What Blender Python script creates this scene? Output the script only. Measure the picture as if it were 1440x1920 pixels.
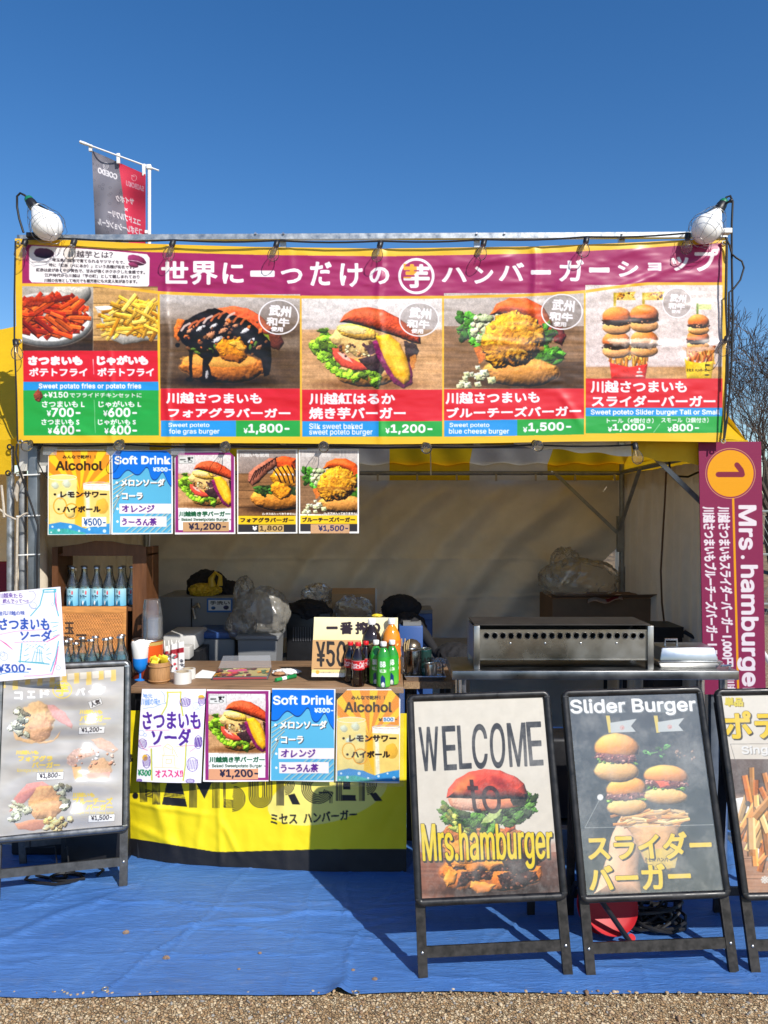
import bpy, bmesh, math, random
import numpy as np
from mathutils import Vector, Matrix, noise as mnoise
R = math.radians
rng = random.Random(7)
for o in list(bpy.data.objects): bpy.data.objects.remove(o)
SC = bpy.context.scene
COL = SC.collection
# ---------------------------------------------------------------- camera, sky, sun, exposure
F, CX, CY, EYE = 1440.0, 720.0, 960.0, 1.65          # the photograph is 1440 x 1920
cam = bpy.data.cameras.new("camera"); cam.sensor_width = 36; cam.lens = 27.0; cam.clip_end = 3000; cam.clip_start = 0.05
camo = bpy.data.objects.new("camera", cam); COL.objects.link(camo)
camo.location = (0, 0, EYE); camo.rotation_euler = (R(90), 0, 0)
SC.camera = camo
SUN = Vector((0.444, -0.65, 0.62)).normalized()       # towards the sun
w = bpy.data.worlds.new("World"); SC.world = w; w.use_nodes = True
nt = w.node_tree; bg = nt.nodes['Background']
sky = nt.nodes.new('ShaderNodeTexSky'); sky.sky_type = 'NISHITA'; sky.sun_disc = False
sky.sun_elevation = math.asin(SUN.z); sky.sun_rotation = math.atan2(SUN.x, SUN.y)
sky.altitude = 0; sky.air_density = 1.0; sky.dust_density = 0.35; sky.ozone_density = 2.0
hs = nt.nodes.new('ShaderNodeHueSaturation'); hs.inputs['Saturation'].default_value = 1.34; hs.inputs['Hue'].default_value = .506; hs.inputs['Value'].default_value = 1.0
nt.links.new(sky.outputs[0], hs.inputs['Color']); nt.links.new(hs.outputs[0], bg.inputs[0]); bg.inputs[1].default_value = 0.110
sl = bpy.data.lights.new("sun", 'SUN'); sl.energy = 4.4; sl.angle = R(0.53); sl.color = (1.0, 0.955, 0.88)
so = bpy.data.objects.new("sun", sl); COL.objects.link(so); so.rotation_euler = SUN.to_track_quat('Z', 'Y').to_euler(); so.location = (3, -4, 6)
SC.view_settings.view_transform = 'Standard'; SC.view_settings.look = 'None'; SC.view_settings.exposure = 0.36; SC.view_settings.gamma = 1
SC.render.engine = 'CYCLES'; SC.cycles.use_denoising = True; SC.cycles.max_bounces = 10; SC.cycles.transparent_max_bounces = 16
SC.cycles.caustics_reflective = False; SC.cycles.caustics_refractive = False

# ---------------------------------------------------------------- measuring: photo pixel + depth -> metres
def at(px, py, d): return Vector(((px - CX) / F * d, d, EYE - (py - CY) / F * d))
def onz(px, py, z=0.0):
    d = F * (EYE - z) / (py - CY); return at(px, py, d)
def proj(P):
    P = np.asarray(P); return CX + F * P[..., 0] / P[..., 1], CY - F * (P[..., 2] - EYE) / P[..., 1]

# ---------------------------------------------------------------- tagging
def tag(o, label=None, cat=None, group=None, kind=None):
    for k, v in (('label', label), ('category', cat), ('group', group), ('kind', kind)):
        if v: o[k] = v
    return o
def thing(name, label, cat, loc=(0, 0, 0), group=None, rz=0.0):
    o = bpy.data.objects.new(name, None); COL.objects.link(o); o.location = loc; o.rotation_euler = (0, 0, rz)
    o.empty_display_size = 0.05
    return tag(o, label, cat, group)
def copy_tree(o, parent=None):
    c = o.copy(); COL.objects.link(c); c.parent = parent
    for ch in list(o.children): copy_tree(ch, c)
    return c
def link(name, me, mat=None, parent=None):
    o = bpy.data.objects.new(name, me); COL.objects.link(o)
    if mat is not None:
        for m in (mat if isinstance(mat, (list, tuple)) else [mat]): me.materials.append(m)
    if parent is not None:
        o.parent = parent                      # children are given in world metres: undo the parent's own place
        M = Matrix.LocRotScale(parent.location, parent.rotation_euler, parent.scale)
        p = parent.parent
        while p is not None:
            M = Matrix.LocRotScale(p.location, p.rotation_euler, p.scale) @ M; p = p.parent
        me.transform(M.inverted())
    return o

# ---------------------------------------------------------------- mesh builder
class MB:
    def __init__(s): s.v, s.f, s.mi, s.sm = [], [], [], []
    def add(s, vs, fs, mi=0, smooth=False, M=None):
        b = len(s.v)
        for p in vs:
            p = Vector(p); s.v.append(M @ p if M is not None else p)
        for f in fs: s.f.append([b + i for i in f]); s.mi.append(mi); s.sm.append(smooth)
        return s
    def box(s, lo, hi, mi=0, M=None, bev=0.0):
        lo, hi = Vector(lo), Vector(hi)
        if bev <= 0:
            vs = [(x, y, z) for z in (lo.z, hi.z) for y in (lo.y, hi.y) for x in (lo.x, hi.x)]
            return s.add(vs, [(0, 2, 3, 1), (4, 5, 7, 6), (0, 1, 5, 4), (2, 6, 7, 3), (0, 4, 6, 2), (1, 3, 7, 5)], mi, False, M)
        bm = bmesh.new(); bmesh.ops.create_cube(bm, size=1)
        for v in bm.verts:
            for i in range(3): v.co[i] = (lo[i] + hi[i]) / 2 + v.co[i] * (hi[i] - lo[i])
        bmesh.ops.bevel(bm, geom=list(bm.edges), offset=bev, segments=2, affect='EDGES', profile=.5)
        return s.bm(bm, mi, M)
    def bm(s, bm, mi=0, M=None, smooth=False):
        bm.verts.index_update()
        s.add([v.co.copy() for v in bm.verts], [[v.index for v in f.verts] for f in bm.faces], mi, smooth, M); bm.free(); return s
    def tube(s, pts, r, n=8, mi=0, cap=True, M=None, smooth=True):
        pts = [Vector(p) for p in pts]; rs = r if isinstance(r, (list, tuple)) else [r] * len(pts)
        vs, fs = [], []; up = None
        for i, p in enumerate(pts):
            t = (pts[min(i + 1, len(pts) - 1)] - pts[max(i - 1, 0)])
            t = t.normalized() if t.length > 1e-9 else Vector((0, 0, 1))
            if up is None: up = t.orthogonal().normalized()
            else:
                up = up - t * up.dot(t); up = up.normalized() if up.length > 1e-6 else t.orthogonal().normalized()
            q = t.cross(up)
            for k in range(n):
                a = 2 * math.pi * k / n; vs.append(p + (up * math.cos(a) + q * math.sin(a)) * rs[i])
        for i in range(len(pts) - 1):
            for k in range(n):
                a, b = i * n + k, i * n + (k + 1) % n; fs.append((a, b, b + n, a + n))
        if cap: fs += [tuple(range(n))[::-1], tuple((len(pts) - 1) * n + k for k in range(n))]
        return s.add(vs, fs, mi, smooth, M)
    def bar(s, a, b, wx, wy, up=(0, 0, 1), mi=0, M=None):
        a, b = Vector(a), Vector(b); t = (b - a).normalized(); u = Vector(up); u = (u - t * u.dot(t)).normalized(); q = t.cross(u)
        vs = [p + q * (sx * wx / 2) + u * (sy * wy / 2) for p in (a, b) for sx, sy in ((-1, -1), (1, -1), (1, 1), (-1, 1))]
        return s.add(vs, [(3, 2, 1, 0), (4, 5, 6, 7), (0, 1, 5, 4), (1, 2, 6, 5), (2, 3, 7, 6), (3, 0, 4, 7)], mi, False, M)
    def lathe(s, prof, n=20, mi=0, M=None, smooth=True, c=(0, 0, 0)):
        c = Vector(c); vs, fs = [], []
        for r, z in prof:
            for k in range(n):
                a = 2 * math.pi * k / n; vs.append(c + Vector((r * math.cos(a), r * math.sin(a), z)))
        for i in range(len(prof) - 1):
            for k in range(n):
                a, b = i * n + k, i * n + (k + 1) % n; fs.append((a, b, b + n, a + n))
        if prof[0][0] > 1e-5: fs.append(tuple(range(n))[::-1])
        if prof[-1][0] > 1e-5: fs.append(tuple((len(prof) - 1) * n + k for k in range(n)))
        return s.add(vs, fs, mi, smooth, M)
    def ball(s, c, r, mi=0, sub=2, M=None, noise=0.0, seed=0):
        bm = bmesh.new(); bmesh.ops.create_icosphere(bm, subdivisions=max(sub, 5) if noise else sub, radius=1)
        rr = Vector(r) if isinstance(r, (list, tuple, Vector)) else Vector((r, r, r)); g = random.Random(seed); ph = [g.uniform(0, 6.3) for _ in range(9)]
        for v in bm.verts:
            p = v.co; k = 1.0
            if noise:       # soft sags with sharp folds between them
                q = Vector((p.x * 1.9, p.y * 1.9, p.z * 1.1)) + Vector(ph[:3]); f = 0.0
                for o, a in ((1, .9), (2.1, .55), (4.3, .22), (8.5, .07)): f += a * (1 - 2.2 * abs(mnoise.noise(q * o)))
                k += noise * (f - .75)
            v.co = Vector((p.x * rr.x, p.y * rr.y, p.z * rr.z)) * k + Vector(c)
        return s.bm(bm, mi, M, True)
    def torus(s, c, R_, r, axis='Z', n=24, m=8, mi=0, M=None):
        c = Vector(c); pts = []
        for k in range(n + 1):
            a = 2 * math.pi * k / n; x, y = R_ * math.cos(a), R_ * math.sin(a)
            pts.append(c + Vector({'Z': (x, y, 0), 'Y': (x, 0, y), 'X': (0, x, y)}[axis]))
        return s.tube(pts, r, m, mi, False, M)
    def prism(s, poly, y0, y1, mi=0, M=None):      # outline in x,z pushed from y0 to y1
        n = len(poly); vs = [(x, y0, z) for x, z in poly] + [(x, y1, z) for x, z in poly]
        fs = [tuple(range(n)), tuple(range(n, 2 * n))[::-1]] + [(i + n, (i + 1) % n + n, (i + 1) % n, i) for i in range(n)]
        return s.add(vs, fs, mi, False, M)
    def build(s, name, mat, parent=None, bevel=0.0):
        me = bpy.data.meshes.new(name); me.from_pydata([tuple(v) for v in s.v], [], s.f)
        me.polygons.foreach_set('material_index', s.mi); me.polygons.foreach_set('use_smooth', s.sm); me.update()
        bm = bmesh.new(); bm.from_mesh(me); bmesh.ops.recalc_face_normals(bm, faces=bm.faces)
        if bevel: bmesh.ops.bevel(bm, geom=[e for e in bm.edges if len(e.link_faces) == 2 and e.calc_face_angle(0) > .6], offset=bevel, segments=2, affect='EDGES', profile=.5)
        bm.to_mesh(me); bm.free(); me.set_sharp_from_angle(angle=R(48))
        return link(name, me, mat, parent)
def grid_mesh(name, P, mat, parent=None, rgb=None, smooth=True, keep=None):
    """P: (nv, nu, 3) points; rgb: (nv, nu, 3) linear colours kept in the attribute 'print'"""
    P = np.asarray(P, np.float64); nv, nu = P.shape[:2]
    i = np.arange((nv - 1) * (nu - 1)); r, c = i // (nu - 1), i % (nu - 1); a = r * nu + c
    q = np.stack([a, a + nu, a + nu + 1, a + 1], 1)
    if keep is not None: q = q[keep.reshape(-1)]
    me = bpy.data.meshes.new(name); me.vertices.add(nv * nu); me.vertices.foreach_set('co', P.reshape(-1).astype(np.float32))
    n = len(q); me.loops.add(4 * n); me.loops.foreach_set('vertex_index', q.reshape(-1).astype(np.int32))
    me.polygons.add(n); me.polygons.foreach_set('loop_start', np.arange(0, 4 * n, 4, dtype=np.int32)); me.polygons.foreach_set('loop_total', np.full(n, 4, np.int32))
    me.polygons.foreach_set('use_smooth', np.full(n, smooth)); me.update(calc_edges=True); me.validate()
    if rgb is not None:
        at_ = me.color_attributes.new('print', 'FLOAT_COLOR', 'POINT')
        at_.data.foreach_set('color', np.concatenate([rgb.reshape(-1, 3), np.ones((nv * nu, 1))], 1).astype(np.float32).reshape(-1))
    return link(name, me, mat, parent)

# ---------------------------------------------------------------- materials
def L(c):      # sRGB 0-255 -> linear
    c = np.asarray(c, float) / 255.0
    return np.where(c <= .04045, c / 12.92, ((c + .055) / 1.055) ** 2.4)
MATS = {}
def pbr(name, col, rough=.5, metal=0.0, spec=.5, coat=0.0, coat_r=.1, trans=0.0, ior=1.45, alpha=1.0, var=0.0, vscale=8.0, bump=0.0, bscale=60.0, rvar=0.0, stretch=(1, 1, 1), emit=None, sheen=0.0, translucent=0.0, dark=None):
    """Principled material; var: amount of noise wear in the colour, bump: height of a noise relief (m)."""
    if name in MATS: return MATS[name]
    m = bpy.data.materials.new(name); m.use_nodes = True; MATS[name] = m
    N, K = m.node_tree.nodes, m.node_tree.links; b = N['Principled BSDF']
    b.inputs['Base Color'].default_value = (*col, 1); b.inputs['Roughness'].default_value = rough; b.inputs['Metallic'].default_value = metal
    b.inputs['Specular IOR Level'].default_value = spec; b.inputs['Coat Weight'].default_value = coat; b.inputs['Coat Roughness'].default_value = coat_r
    b.inputs['Transmission Weight'].default_value = trans; b.inputs['IOR'].default_value = ior; b.inputs['Alpha'].default_value = alpha
    tc = N.new('ShaderNodeTexCoord'); mp = N.new('ShaderNodeMapping'); mp.inputs['Scale'].default_value = stretch; K.new(tc.outputs['Object'], mp.inputs['Vector'])
    if var or rvar:
        n = N.new('ShaderNodeTexNoise'); n.inputs['Scale'].default_value = vscale; n.inputs['Detail'].default_value = 6; n.inputs['Roughness'].default_value = .65; K.new(mp.outputs[0], n.inputs['Vector'])
    if var:
        rp = N.new('ShaderNodeValToRGB'); rp.color_ramp.elements[0].position = .3; rp.color_ramp.elements[1].position = .72
        d = dark if dark is not None else tuple(max(0, c * (1 - var)) for c in col); l = tuple(min(1, c * (1 + var * .8)) for c in col)
        rp.color_ramp.elements[0].color = (*d, 1); rp.color_ramp.elements[1].color = (*l, 1); K.new(n.outputs['Fac'], rp.inputs[0]); K.new(rp.outputs[0], b.inputs['Base Color'])
    if rvar:
        mr = N.new('ShaderNodeMapRange'); mr.inputs['To Min'].default_value = max(.02, rough - rvar); mr.inputs['To Max'].default_value = min(1, rough + rvar); mr.inputs['From Min'].default_value = .3; mr.inputs['From Max'].default_value = .7
        K.new(n.outputs['Fac'], mr.inputs['Value']); K.new(mr.outputs[0], b.inputs['Roughness'])
    if bump:
        nb = N.new('ShaderNodeTexNoise'); nb.inputs['Scale'].default_value = bscale; nb.inputs['Detail'].default_value = 5; K.new(mp.outputs[0], nb.inputs['Vector'])
        bp = N.new('ShaderNodeBump'); bp.inputs['Strength'].default_value = 1; bp.inputs['Distance'].default_value = bump; K.new(nb.outputs['Fac'], bp.inputs['Height']); K.new(bp.outputs[0], b.inputs['Normal'])
    if emit: b.inputs['Emission Color'].default_value = (*emit[:3], 1); b.inputs['Emission Strength'].default_value = emit[3]
    if translucent:
        tr = N.new('ShaderNodeBsdfTranslucent'); mx = N.new('ShaderNodeMixShader'); mx.inputs[0].default_value = translucent
        src = b.inputs['Base Color'].links[0].from_socket if b.inputs['Base Color'].is_linked else None
        if src: K.new(src, tr.inputs['Color'])
        else: tr.inputs['Color'].default_value = (*col, 1)
        K.new(b.outputs[0], mx.inputs[1]); K.new(tr.outputs[0], mx.inputs[2]); K.new(mx.outputs[0], N['Material Output'].inputs['Surface'])
    return m
def printed(name, rough=.45, coat=0.0, coat_r=.2, spec=.5, bump=0.0, bscale=30.0, translucent=0.0, stretch=(1, 1, 1), dust=0.0):
    """a printed surface: its ink is the colour attribute 'print'"""
    m = pbr(name, (.8, .8, .8), rough, spec=spec, coat=coat, coat_r=coat_r, bump=bump, bscale=bscale, stretch=stretch)
    N, K = m.node_tree.nodes, m.node_tree.links; b = N['Principled BSDF']
    a = N.new('ShaderNodeAttribute'); a.attribute_name = 'print'; src = a.outputs['Color']
    if dust:
        tc = N.new('ShaderNodeTexCoord'); n = N.new('ShaderNodeTexNoise'); n.inputs['Scale'].default_value = 9; n.inputs['Detail'].default_value = 9; n.inputs['Roughness'].default_value = .75; K.new(tc.outputs['Object'], n.inputs['Vector'])
        mr = N.new('ShaderNodeMapRange'); mr.inputs['From Min'].default_value = .45; mr.inputs['From Max'].default_value = .75; mr.inputs['To Max'].default_value = dust; K.new(n.outputs['Fac'], mr.inputs['Value'])
        mx = N.new('ShaderNodeMixRGB'); mx.inputs[2].default_value = (.62, .6, .56, 1); K.new(mr.outputs[0], mx.inputs[0]); K.new(src, mx.inputs[1]); src = mx.outputs[0]
    K.new(src, b.inputs['Base Color'])
    if translucent:
        tr = N.new('ShaderNodeBsdfTranslucent'); K.new(src, tr.inputs['Color']); mx = N.new('ShaderNodeMixShader'); mx.inputs[0].default_value = translucent
        K.new(b.outputs[0], mx.inputs[1]); K.new(tr.outputs[0], mx.inputs[2]); K.new(mx.outputs[0], N['Material Output'].inputs['Surface'])
    return m
def clear(name, tint=(1, 1, 1), refl=.08, rough=.03, haze=0.0, hazecol=(.8, .8, .8), fres=1.35):
    """thin clear film or glass: see-through, with its reflection growing at grazing angles"""
    if name in MATS: return MATS[name]
    m = bpy.data.materials.new(name); m.use_nodes = True; MATS[name] = m; N, K = m.node_tree.nodes, m.node_tree.links
    N.remove(N['Principled BSDF']); t = N.new('ShaderNodeBsdfTransparent'); t.inputs[0].default_value = (*tint, 1)
    g = N.new('ShaderNodeBsdfGlossy'); g.inputs['Roughness'].default_value = rough
    fr = N.new('ShaderNodeFresnel'); fr.inputs['IOR'].default_value = fres
    ad = N.new('ShaderNodeMath'); ad.operation = 'ADD'; ad.inputs[1].default_value = refl; K.new(fr.outputs[0], ad.inputs[0])
    mx = N.new('ShaderNodeMixShader'); K.new(ad.outputs[0], mx.inputs[0]); K.new(t.outputs[0], mx.inputs[1]); K.new(g.outputs[0], mx.inputs[2]); out = mx.outputs[0]
    if haze:
        d = N.new('ShaderNodeBsdfDiffuse'); d.inputs[0].default_value = (*hazecol, 1); m2 = N.new('ShaderNodeMixShader'); m2.inputs[0].default_value = haze
        K.new(out, m2.inputs[1]); K.new(d.outputs[0], m2.inputs[2]); out = m2.outputs[0]
    K.new(out, N['Material Output'].inputs['Surface']); return m
steel = pbr('brushed_steel', (.62, .62, .61), .32, 1.0, rvar=.08, vscale=5, var=.10)
galv = pbr('galvanised_steel', (.42, .44, .46), .45, .85, rvar=.15, vscale=22, var=.35)
black_plastic = pbr('black_plastic', (.012, .012, .014), .42, rvar=.12, vscale=20)
cable_mat = pbr('cable_rubber', (.010, .010, .012), .5)
# ---------------------------------------------------------------- painting prints (flat ink on paper and cloth) with numpy
_nc = {}
try: FONT = bpy.data.fonts.load(bpy.utils.system_resource('DATAFILES', path='fonts') + '/Inter.woff2')      # a typeface that ships inside Blender
except Exception: FONT = None
def vnoise(h, w, sx, sy=None, seed=0, octv=3):
    """smooth noise 0..1, cell size sx, sy in pixels"""
    sy = sy or sx; out = np.zeros((h, w), np.float32); amp, tot = 1.0, 0.0
    for o in range(octv):
        g = np.random.RandomState(seed * 17 + o); cx, cy = max(1.0, sx / 2 ** o), max(1.0, sy / 2 ** o)
        gw, gh = int(w / cx) + 3, int(h / cy) + 3; G = g.rand(gh, gw).astype(np.float32)
        x, y = np.arange(w) / cx, np.arange(h) / cy; xi, yi = x.astype(int), y.astype(int); fx, fy = x - xi, y - yi
        fx, fy = fx * fx * (3 - 2 * fx), (fy * fy * (3 - 2 * fy))[:, None]
        A = G[yi][:, xi] * (1 - fx) + G[yi][:, xi + 1] * fx; B = G[yi + 1][:, xi] * (1 - fx) + G[yi + 1][:, xi + 1] * fx
        out += amp * (A * (1 - fy) + B * fy); tot += amp; amp *= .55
    return out / tot
def sstep(a, b, x): t = np.clip((x - a) / (b - a), 0, 1); return t * t * (3 - 2 * t)
def raster(tri, x0, y0, w, h, S):
    """coverage of triangles (n,3,2) on a w x h pixel window at x0,y0, S samples a pixel each way"""
    W, H = w * S, h * S; acc = np.zeros(H * (W + 2), np.float64)
    t = (tri - np.array([x0, y0])) * S
    ar = (t[:, 1, 0] - t[:, 0, 0]) * (t[:, 2, 1] - t[:, 0, 1]) - (t[:, 1, 1] - t[:, 0, 1]) * (t[:, 2, 0] - t[:, 0, 0])
    t = np.where((ar < 0)[:, None, None], t[:, ::-1], t)
    a = t.reshape(-1, 2); b = t[:, [1, 2, 0]].reshape(-1, 2)
    sg = np.where(b[:, 1] > a[:, 1], -1.0, 1.0); lo = np.where((b[:, 1] > a[:, 1])[:, None], a, b); hi = np.where((b[:, 1] > a[:, 1])[:, None], b, a)
    r0 = np.clip(np.ceil(lo[:, 1] - .5), 0, H).astype(int); r1 = np.clip(np.ceil(hi[:, 1] - .5), 0, H).astype(int); n = np.maximum(r1 - r0, 0)
    if n.sum() == 0: return np.zeros((h, w), np.float32), np.zeros((H, W), np.float32)
    e = np.repeat(np.arange(len(n)), n); row = np.arange(n.sum()) - np.repeat(np.cumsum(n) - n, n) + r0[e]
    x = lo[e, 0] + (row + .5 - lo[e, 1]) * (hi[e, 0] - lo[e, 0]) / np.maximum(hi[e, 1] - lo[e, 1], 1e-9)
    x = np.clip(x, 0, W); xi = np.minimum(x.astype(int), W); fr = x - xi
    np.add.at(acc, row * (W + 2) + xi, sg[e] * (1 - fr)); np.add.at(acc, row * (W + 2) + xi + 1, sg[e] * fr)
    M = np.clip(np.abs(np.cumsum(acc.reshape(H, W + 2), 1)[:, :W]), 0, 1).astype(np.float32)
    return M.reshape(h, S, w, S).mean((1, 3)), M
def dilate(M, r):
    out = M.copy(); H, W = M.shape; k = int(math.ceil(r))
    for dy in range(-k, k + 1):
        for dx in range(-k, k + 1):
            d = math.hypot(dx, dy)
            if d > r + .35 or (dx == 0 and dy == 0): continue
            ys, yd = (slice(0, H - dy), slice(dy, H)) if dy >= 0 else (slice(-dy, H), slice(0, H + dy))
            xs, xd = (slice(0, W - dx), slice(dx, W)) if dx >= 0 else (slice(-dx, W), slice(0, W + dx))
            out[yd, xd] = np.maximum(out[yd, xd], M[ys, xs])
    return out
def glyphs(s, sp=1.0):
    if (s, sp) in _nc: return _nc[(s, sp)]
    c = bpy.data.curves.new('t', 'FONT'); c.body = s; c.size = 1
    if FONT and all(ord(ch) < 256 for ch in s): c.font = FONT
    c.resolution_u = 3; c.fill_mode = 'FRONT'; c.space_character = sp
    o = bpy.data.objects.new('t', c); COL.objects.link(o)
    me = bpy.data.meshes.new_from_object(o.evaluated_get(bpy.context.evaluated_depsgraph_get())); me.calc_loop_triangles()
    V = np.zeros(len(me.vertices) * 3); me.vertices.foreach_get('co', V); V = V.reshape(-1, 3)[:, :2]
    T = np.zeros(len(me.loop_triangles) * 3, np.int32); me.loop_triangles.foreach_get('vertices', T)
    bpy.data.objects.remove(o); bpy.data.curves.remove(c); bpy.data.meshes.remove(me)
    _nc[(s, sp)] = V[T.reshape(-1, 3)]; return _nc[(s, sp)]
class Canvas:
    def __init__(s, x0, y0, x1, y1, col=(255, 255, 255), k=1.0):
        """covers photo pixels x0..x1, y0..y1 at k samples a pixel"""
        s.x0, s.y0, s.k = x0, y0, k; s.w, s.h = int((x1 - x0) * k) + 1, int((y1 - y0) * k) + 1
        s.a = np.zeros((s.h, s.w, 3), np.float32); s.a[:] = np.array(col, np.float32) / 255
    def P(s, pts): return (np.asarray(pts, float) - np.array([s.x0, s.y0])) * s.k
    def blend(s, X, Y, M, col):
        """M: mask window whose corner is at canvas pixel X,Y; col: rgb or (h,w,3) in 0-255"""
        h, w = M.shape; a, b = max(0, X), max(0, Y); c, d = min(s.w, X + w), min(s.h, Y + h)
        if c <= a or d <= b: return
        m = M[b - Y:d - Y, a - X:c - X, None]; col = np.asarray(col, np.float32) / 255
        if col.ndim == 3: col = col[b - Y:d - Y, a - X:c - X]
        s.a[b:d, a:c] = s.a[b:d, a:c] * (1 - m) + col * m
    def rect(s, x0, y0, x1, y1, col, al=1.0): s.poly([(x0, y0), (x1, y0), (x1, y1), (x0, y1)], col, al)
    def tris(s, tri, col, al=1.0, bold=0.0, outline=None, shadow=None, S=3):
        t = s.P(tri.reshape(-1, 2)).reshape(-1, 3, 2); pad = int(4 + (outline[1] if outline else 0) * s.k + bold * s.k + (max(abs(shadow[0]), abs(shadow[1])) * s.k if shadow else 0))
        lo = np.floor(t.min((0, 1))).astype(int) - pad; hi = np.ceil(t.max((0, 1))).astype(int) + pad; w, h = hi - lo
        if w <= 0 or h <= 0 or w > 4000 or h > 4000: return
        m, Mh = raster(t, lo[0], lo[1], w, h, S); dn = lambda Q: Q.reshape(h, S, w, S).mean((1, 3))
        if bold: Mh = dilate(Mh, bold * S * s.k); m = dn(Mh)
        if shadow:
            sm = Mh if not outline else dilate(Mh, outline[1] * S * s.k); s.blend(lo[0] + int(round(shadow[0] * s.k)), lo[1] + int(round(shadow[1] * s.k)), dn(sm), shadow[2])
        if outline: s.blend(lo[0], lo[1], dn(dilate(Mh, outline[1] * S * s.k)), outline[0])
        s.blend(lo[0], lo[1], m * al, col)
    def poly(s, pts, col, al=1.0, **kw):
        p = np.asarray(pts, float)
        if len(p) == 4 and False: pass
        # ear-free: fan triangles with signs kept by even accumulation
        from mathutils.geometry import tessellate_polygon
        t = tessellate_polygon([[Vector((x, y, 0)) for x, y in p]]); 
        if len(t): s.tris(p[np.array(t)], col, al, **kw)
    def ell(s, cx, cy, rx, ry, col, al=1.0, rot=0.0, **kw):
        a = np.linspace(0, 2 * np.pi, 40, endpoint=False); c, n = math.cos(rot), math.sin(rot); x, y = rx * np.cos(a), ry * np.sin(a)
        p = np.stack([cx + x * c - y * n, cy + x * n + y * c], 1); i = np.arange(1, 39)
        s.tris(p[np.stack([np.zeros(38, int), i, i + 1], 1)], col, al, **kw)
    def line(s, pts, wd, col, al=1.0, taper=False):
        p = np.asarray(pts, float); T = []
        for i in range(len(p) - 1):
            d = p[i + 1] - p[i]; l = np.hypot(*d)
            if l < 1e-6: continue
            n = np.array([-d[1], d[0]]) / l * wd / 2; w0 = w1 = 1.0
            if taper: w0, w1 = 1 - .6 * abs(2 * i / (len(p) - 1) - 1), 1 - .6 * abs(2 * (i + 1) / (len(p) - 1) - 1)
            a, b, c, e = p[i] + n * w0, p[i] - n * w0, p[i + 1] - n * w1, p[i + 1] + n * w1; T += [[a, b, c], [a, c, e]]
            k = np.linspace(0, 2 * np.pi, 9)[:-1]
            for q, ww in ((p[i], w0), (p[i + 1], w1)):
                o = q + np.stack([np.cos(k), np.sin(k)], 1) * wd / 2 * ww
                for j in range(1, 7): T.append([o[0], o[j], o[j + 1]])
        if T: s.tris(np.array(T), col, al)
    def ring(s, cx, cy, rx, ry, wd, col, al=1.0):
        a = np.linspace(0, 2 * np.pi, 49); s.line(np.stack([cx + rx * np.cos(a), cy + ry * np.sin(a)], 1), wd, col, al)
    def text(s, t, x0, y0, x1, y1, col, bold=0.0, sp=1.0, bend=None, quad=None, rot=0.0, mirror=False, wob=0.0, al=1.0, **kw):
        g = glyphs(t, sp)
        if not len(g): return
        lo, hi = g.min((0, 1)), g.max((0, 1)); u = (g - lo) / np.maximum(hi - lo, 1e-6); u[..., 1] = 1 - u[..., 1]
        if mirror: u[..., 0] = 1 - u[..., 0]
        if quad is not None:
            q = np.asarray(quad, float); U, V = u[..., :1], u[..., 1:]
            p = (q[0] * (1 - U) + q[1] * U) * (1 - V) + (q[3] * (1 - U) + q[2] * U) * V
        else:
            b = bold * .8; p = np.array([x0 + b, y0 + b]) + u * np.array([x1 - x0 - 2 * b, y1 - y0 - 2 * b])
        if wob: p = p + wob * np.stack([np.sin(p[..., 1] * .37 + p[..., 0] * .05), np.sin(p[..., 0] * .23 + 1) + .5 * np.sin(p[..., 0] * .51)], -1)
        if rot:
            c = np.array([(x0 + x1) / 2, (y0 + y1) / 2]); d = p - c; cs, sn = math.cos(rot), math.sin(rot); p = c + np.stack([d[..., 0] * cs - d[..., 1] * sn, d[..., 0] * sn + d[..., 1] * cs], -1)
        if bend is not None: p = p.copy(); p[..., 1] += bend(p[..., 0])
        s.tris(p, col, al, bold, **kw)
    # ---- painterly marks for the food photographs that are printed on the posters
    def win(s, x0, y0, x1, y1):
        a, b = s.P((x0, y0)); c, d = s.P((x1, y1)); X, Y, X1, Y1 = int(math.floor(a)), int(math.floor(b)), int(math.ceil(c)), int(math.ceil(d))
        xs, ys = np.meshgrid(np.arange(X, X1) / s.k + s.x0, np.arange(Y, Y1) / s.k + s.y0); return X, Y, xs, ys
    def blob(s, cx, cy, rx, ry, col, rot=0.0, edge=.12, es=None, soft=.06, shade=.35, tex=.15, ts=None, seed=0, lo=-9, hi=9, al=1.0, pw=2.0, top=None):
        """a lumpy ellipse; lo/hi keep only that band of its own height (-1 top .. 1 bottom)"""
        m = max(rx, ry) * 1.35 + 2; X, Y, xs, ys = s.win(cx - m, cy - m, cx + m, cy + m); h, w = xs.shape
        if h < 2 or w < 2: return
        c, n = math.cos(rot), math.sin(rot); dx, dy = xs - cx, ys - cy; u, v = (dx * c + dy * n) / rx, (-dx * n + dy * c) / ry
        e = vnoise(h, w, (es or min(rx, ry) * .5) * s.k, seed=seed) - .5; tx = vnoise(h, w, (ts or max(1.2, min(rx, ry) * .16)) * s.k, seed=seed + 3) - .5
        r = (np.abs(u) ** pw + np.abs(v) ** pw) ** (1 / pw) + e * edge * 2
        M = sstep(1 + soft, 1 - soft, r) * sstep(lo - .07, lo + .07, v + e * .2) * sstep(hi + .07, hi - .07, v + e * .2) * al
        H = np.sqrt(np.clip(1.02 - np.clip(r, 0, 1) ** 2, 0, 1)) * min(rx, ry) * s.k * .75 + tx * tex * min(rx, ry) * s.k * .2
        gy, gx = np.gradient(H); nl = (.42 * gx + .62 * gy + .66) / np.sqrt(gx * gx + gy * gy + 1); lit = 1 + min(1.5, shade * 2.1) * (nl - .62) + tex * 1.1 * tx
        C = np.array(col, np.float32)[None, None] * lit[..., None]
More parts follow.
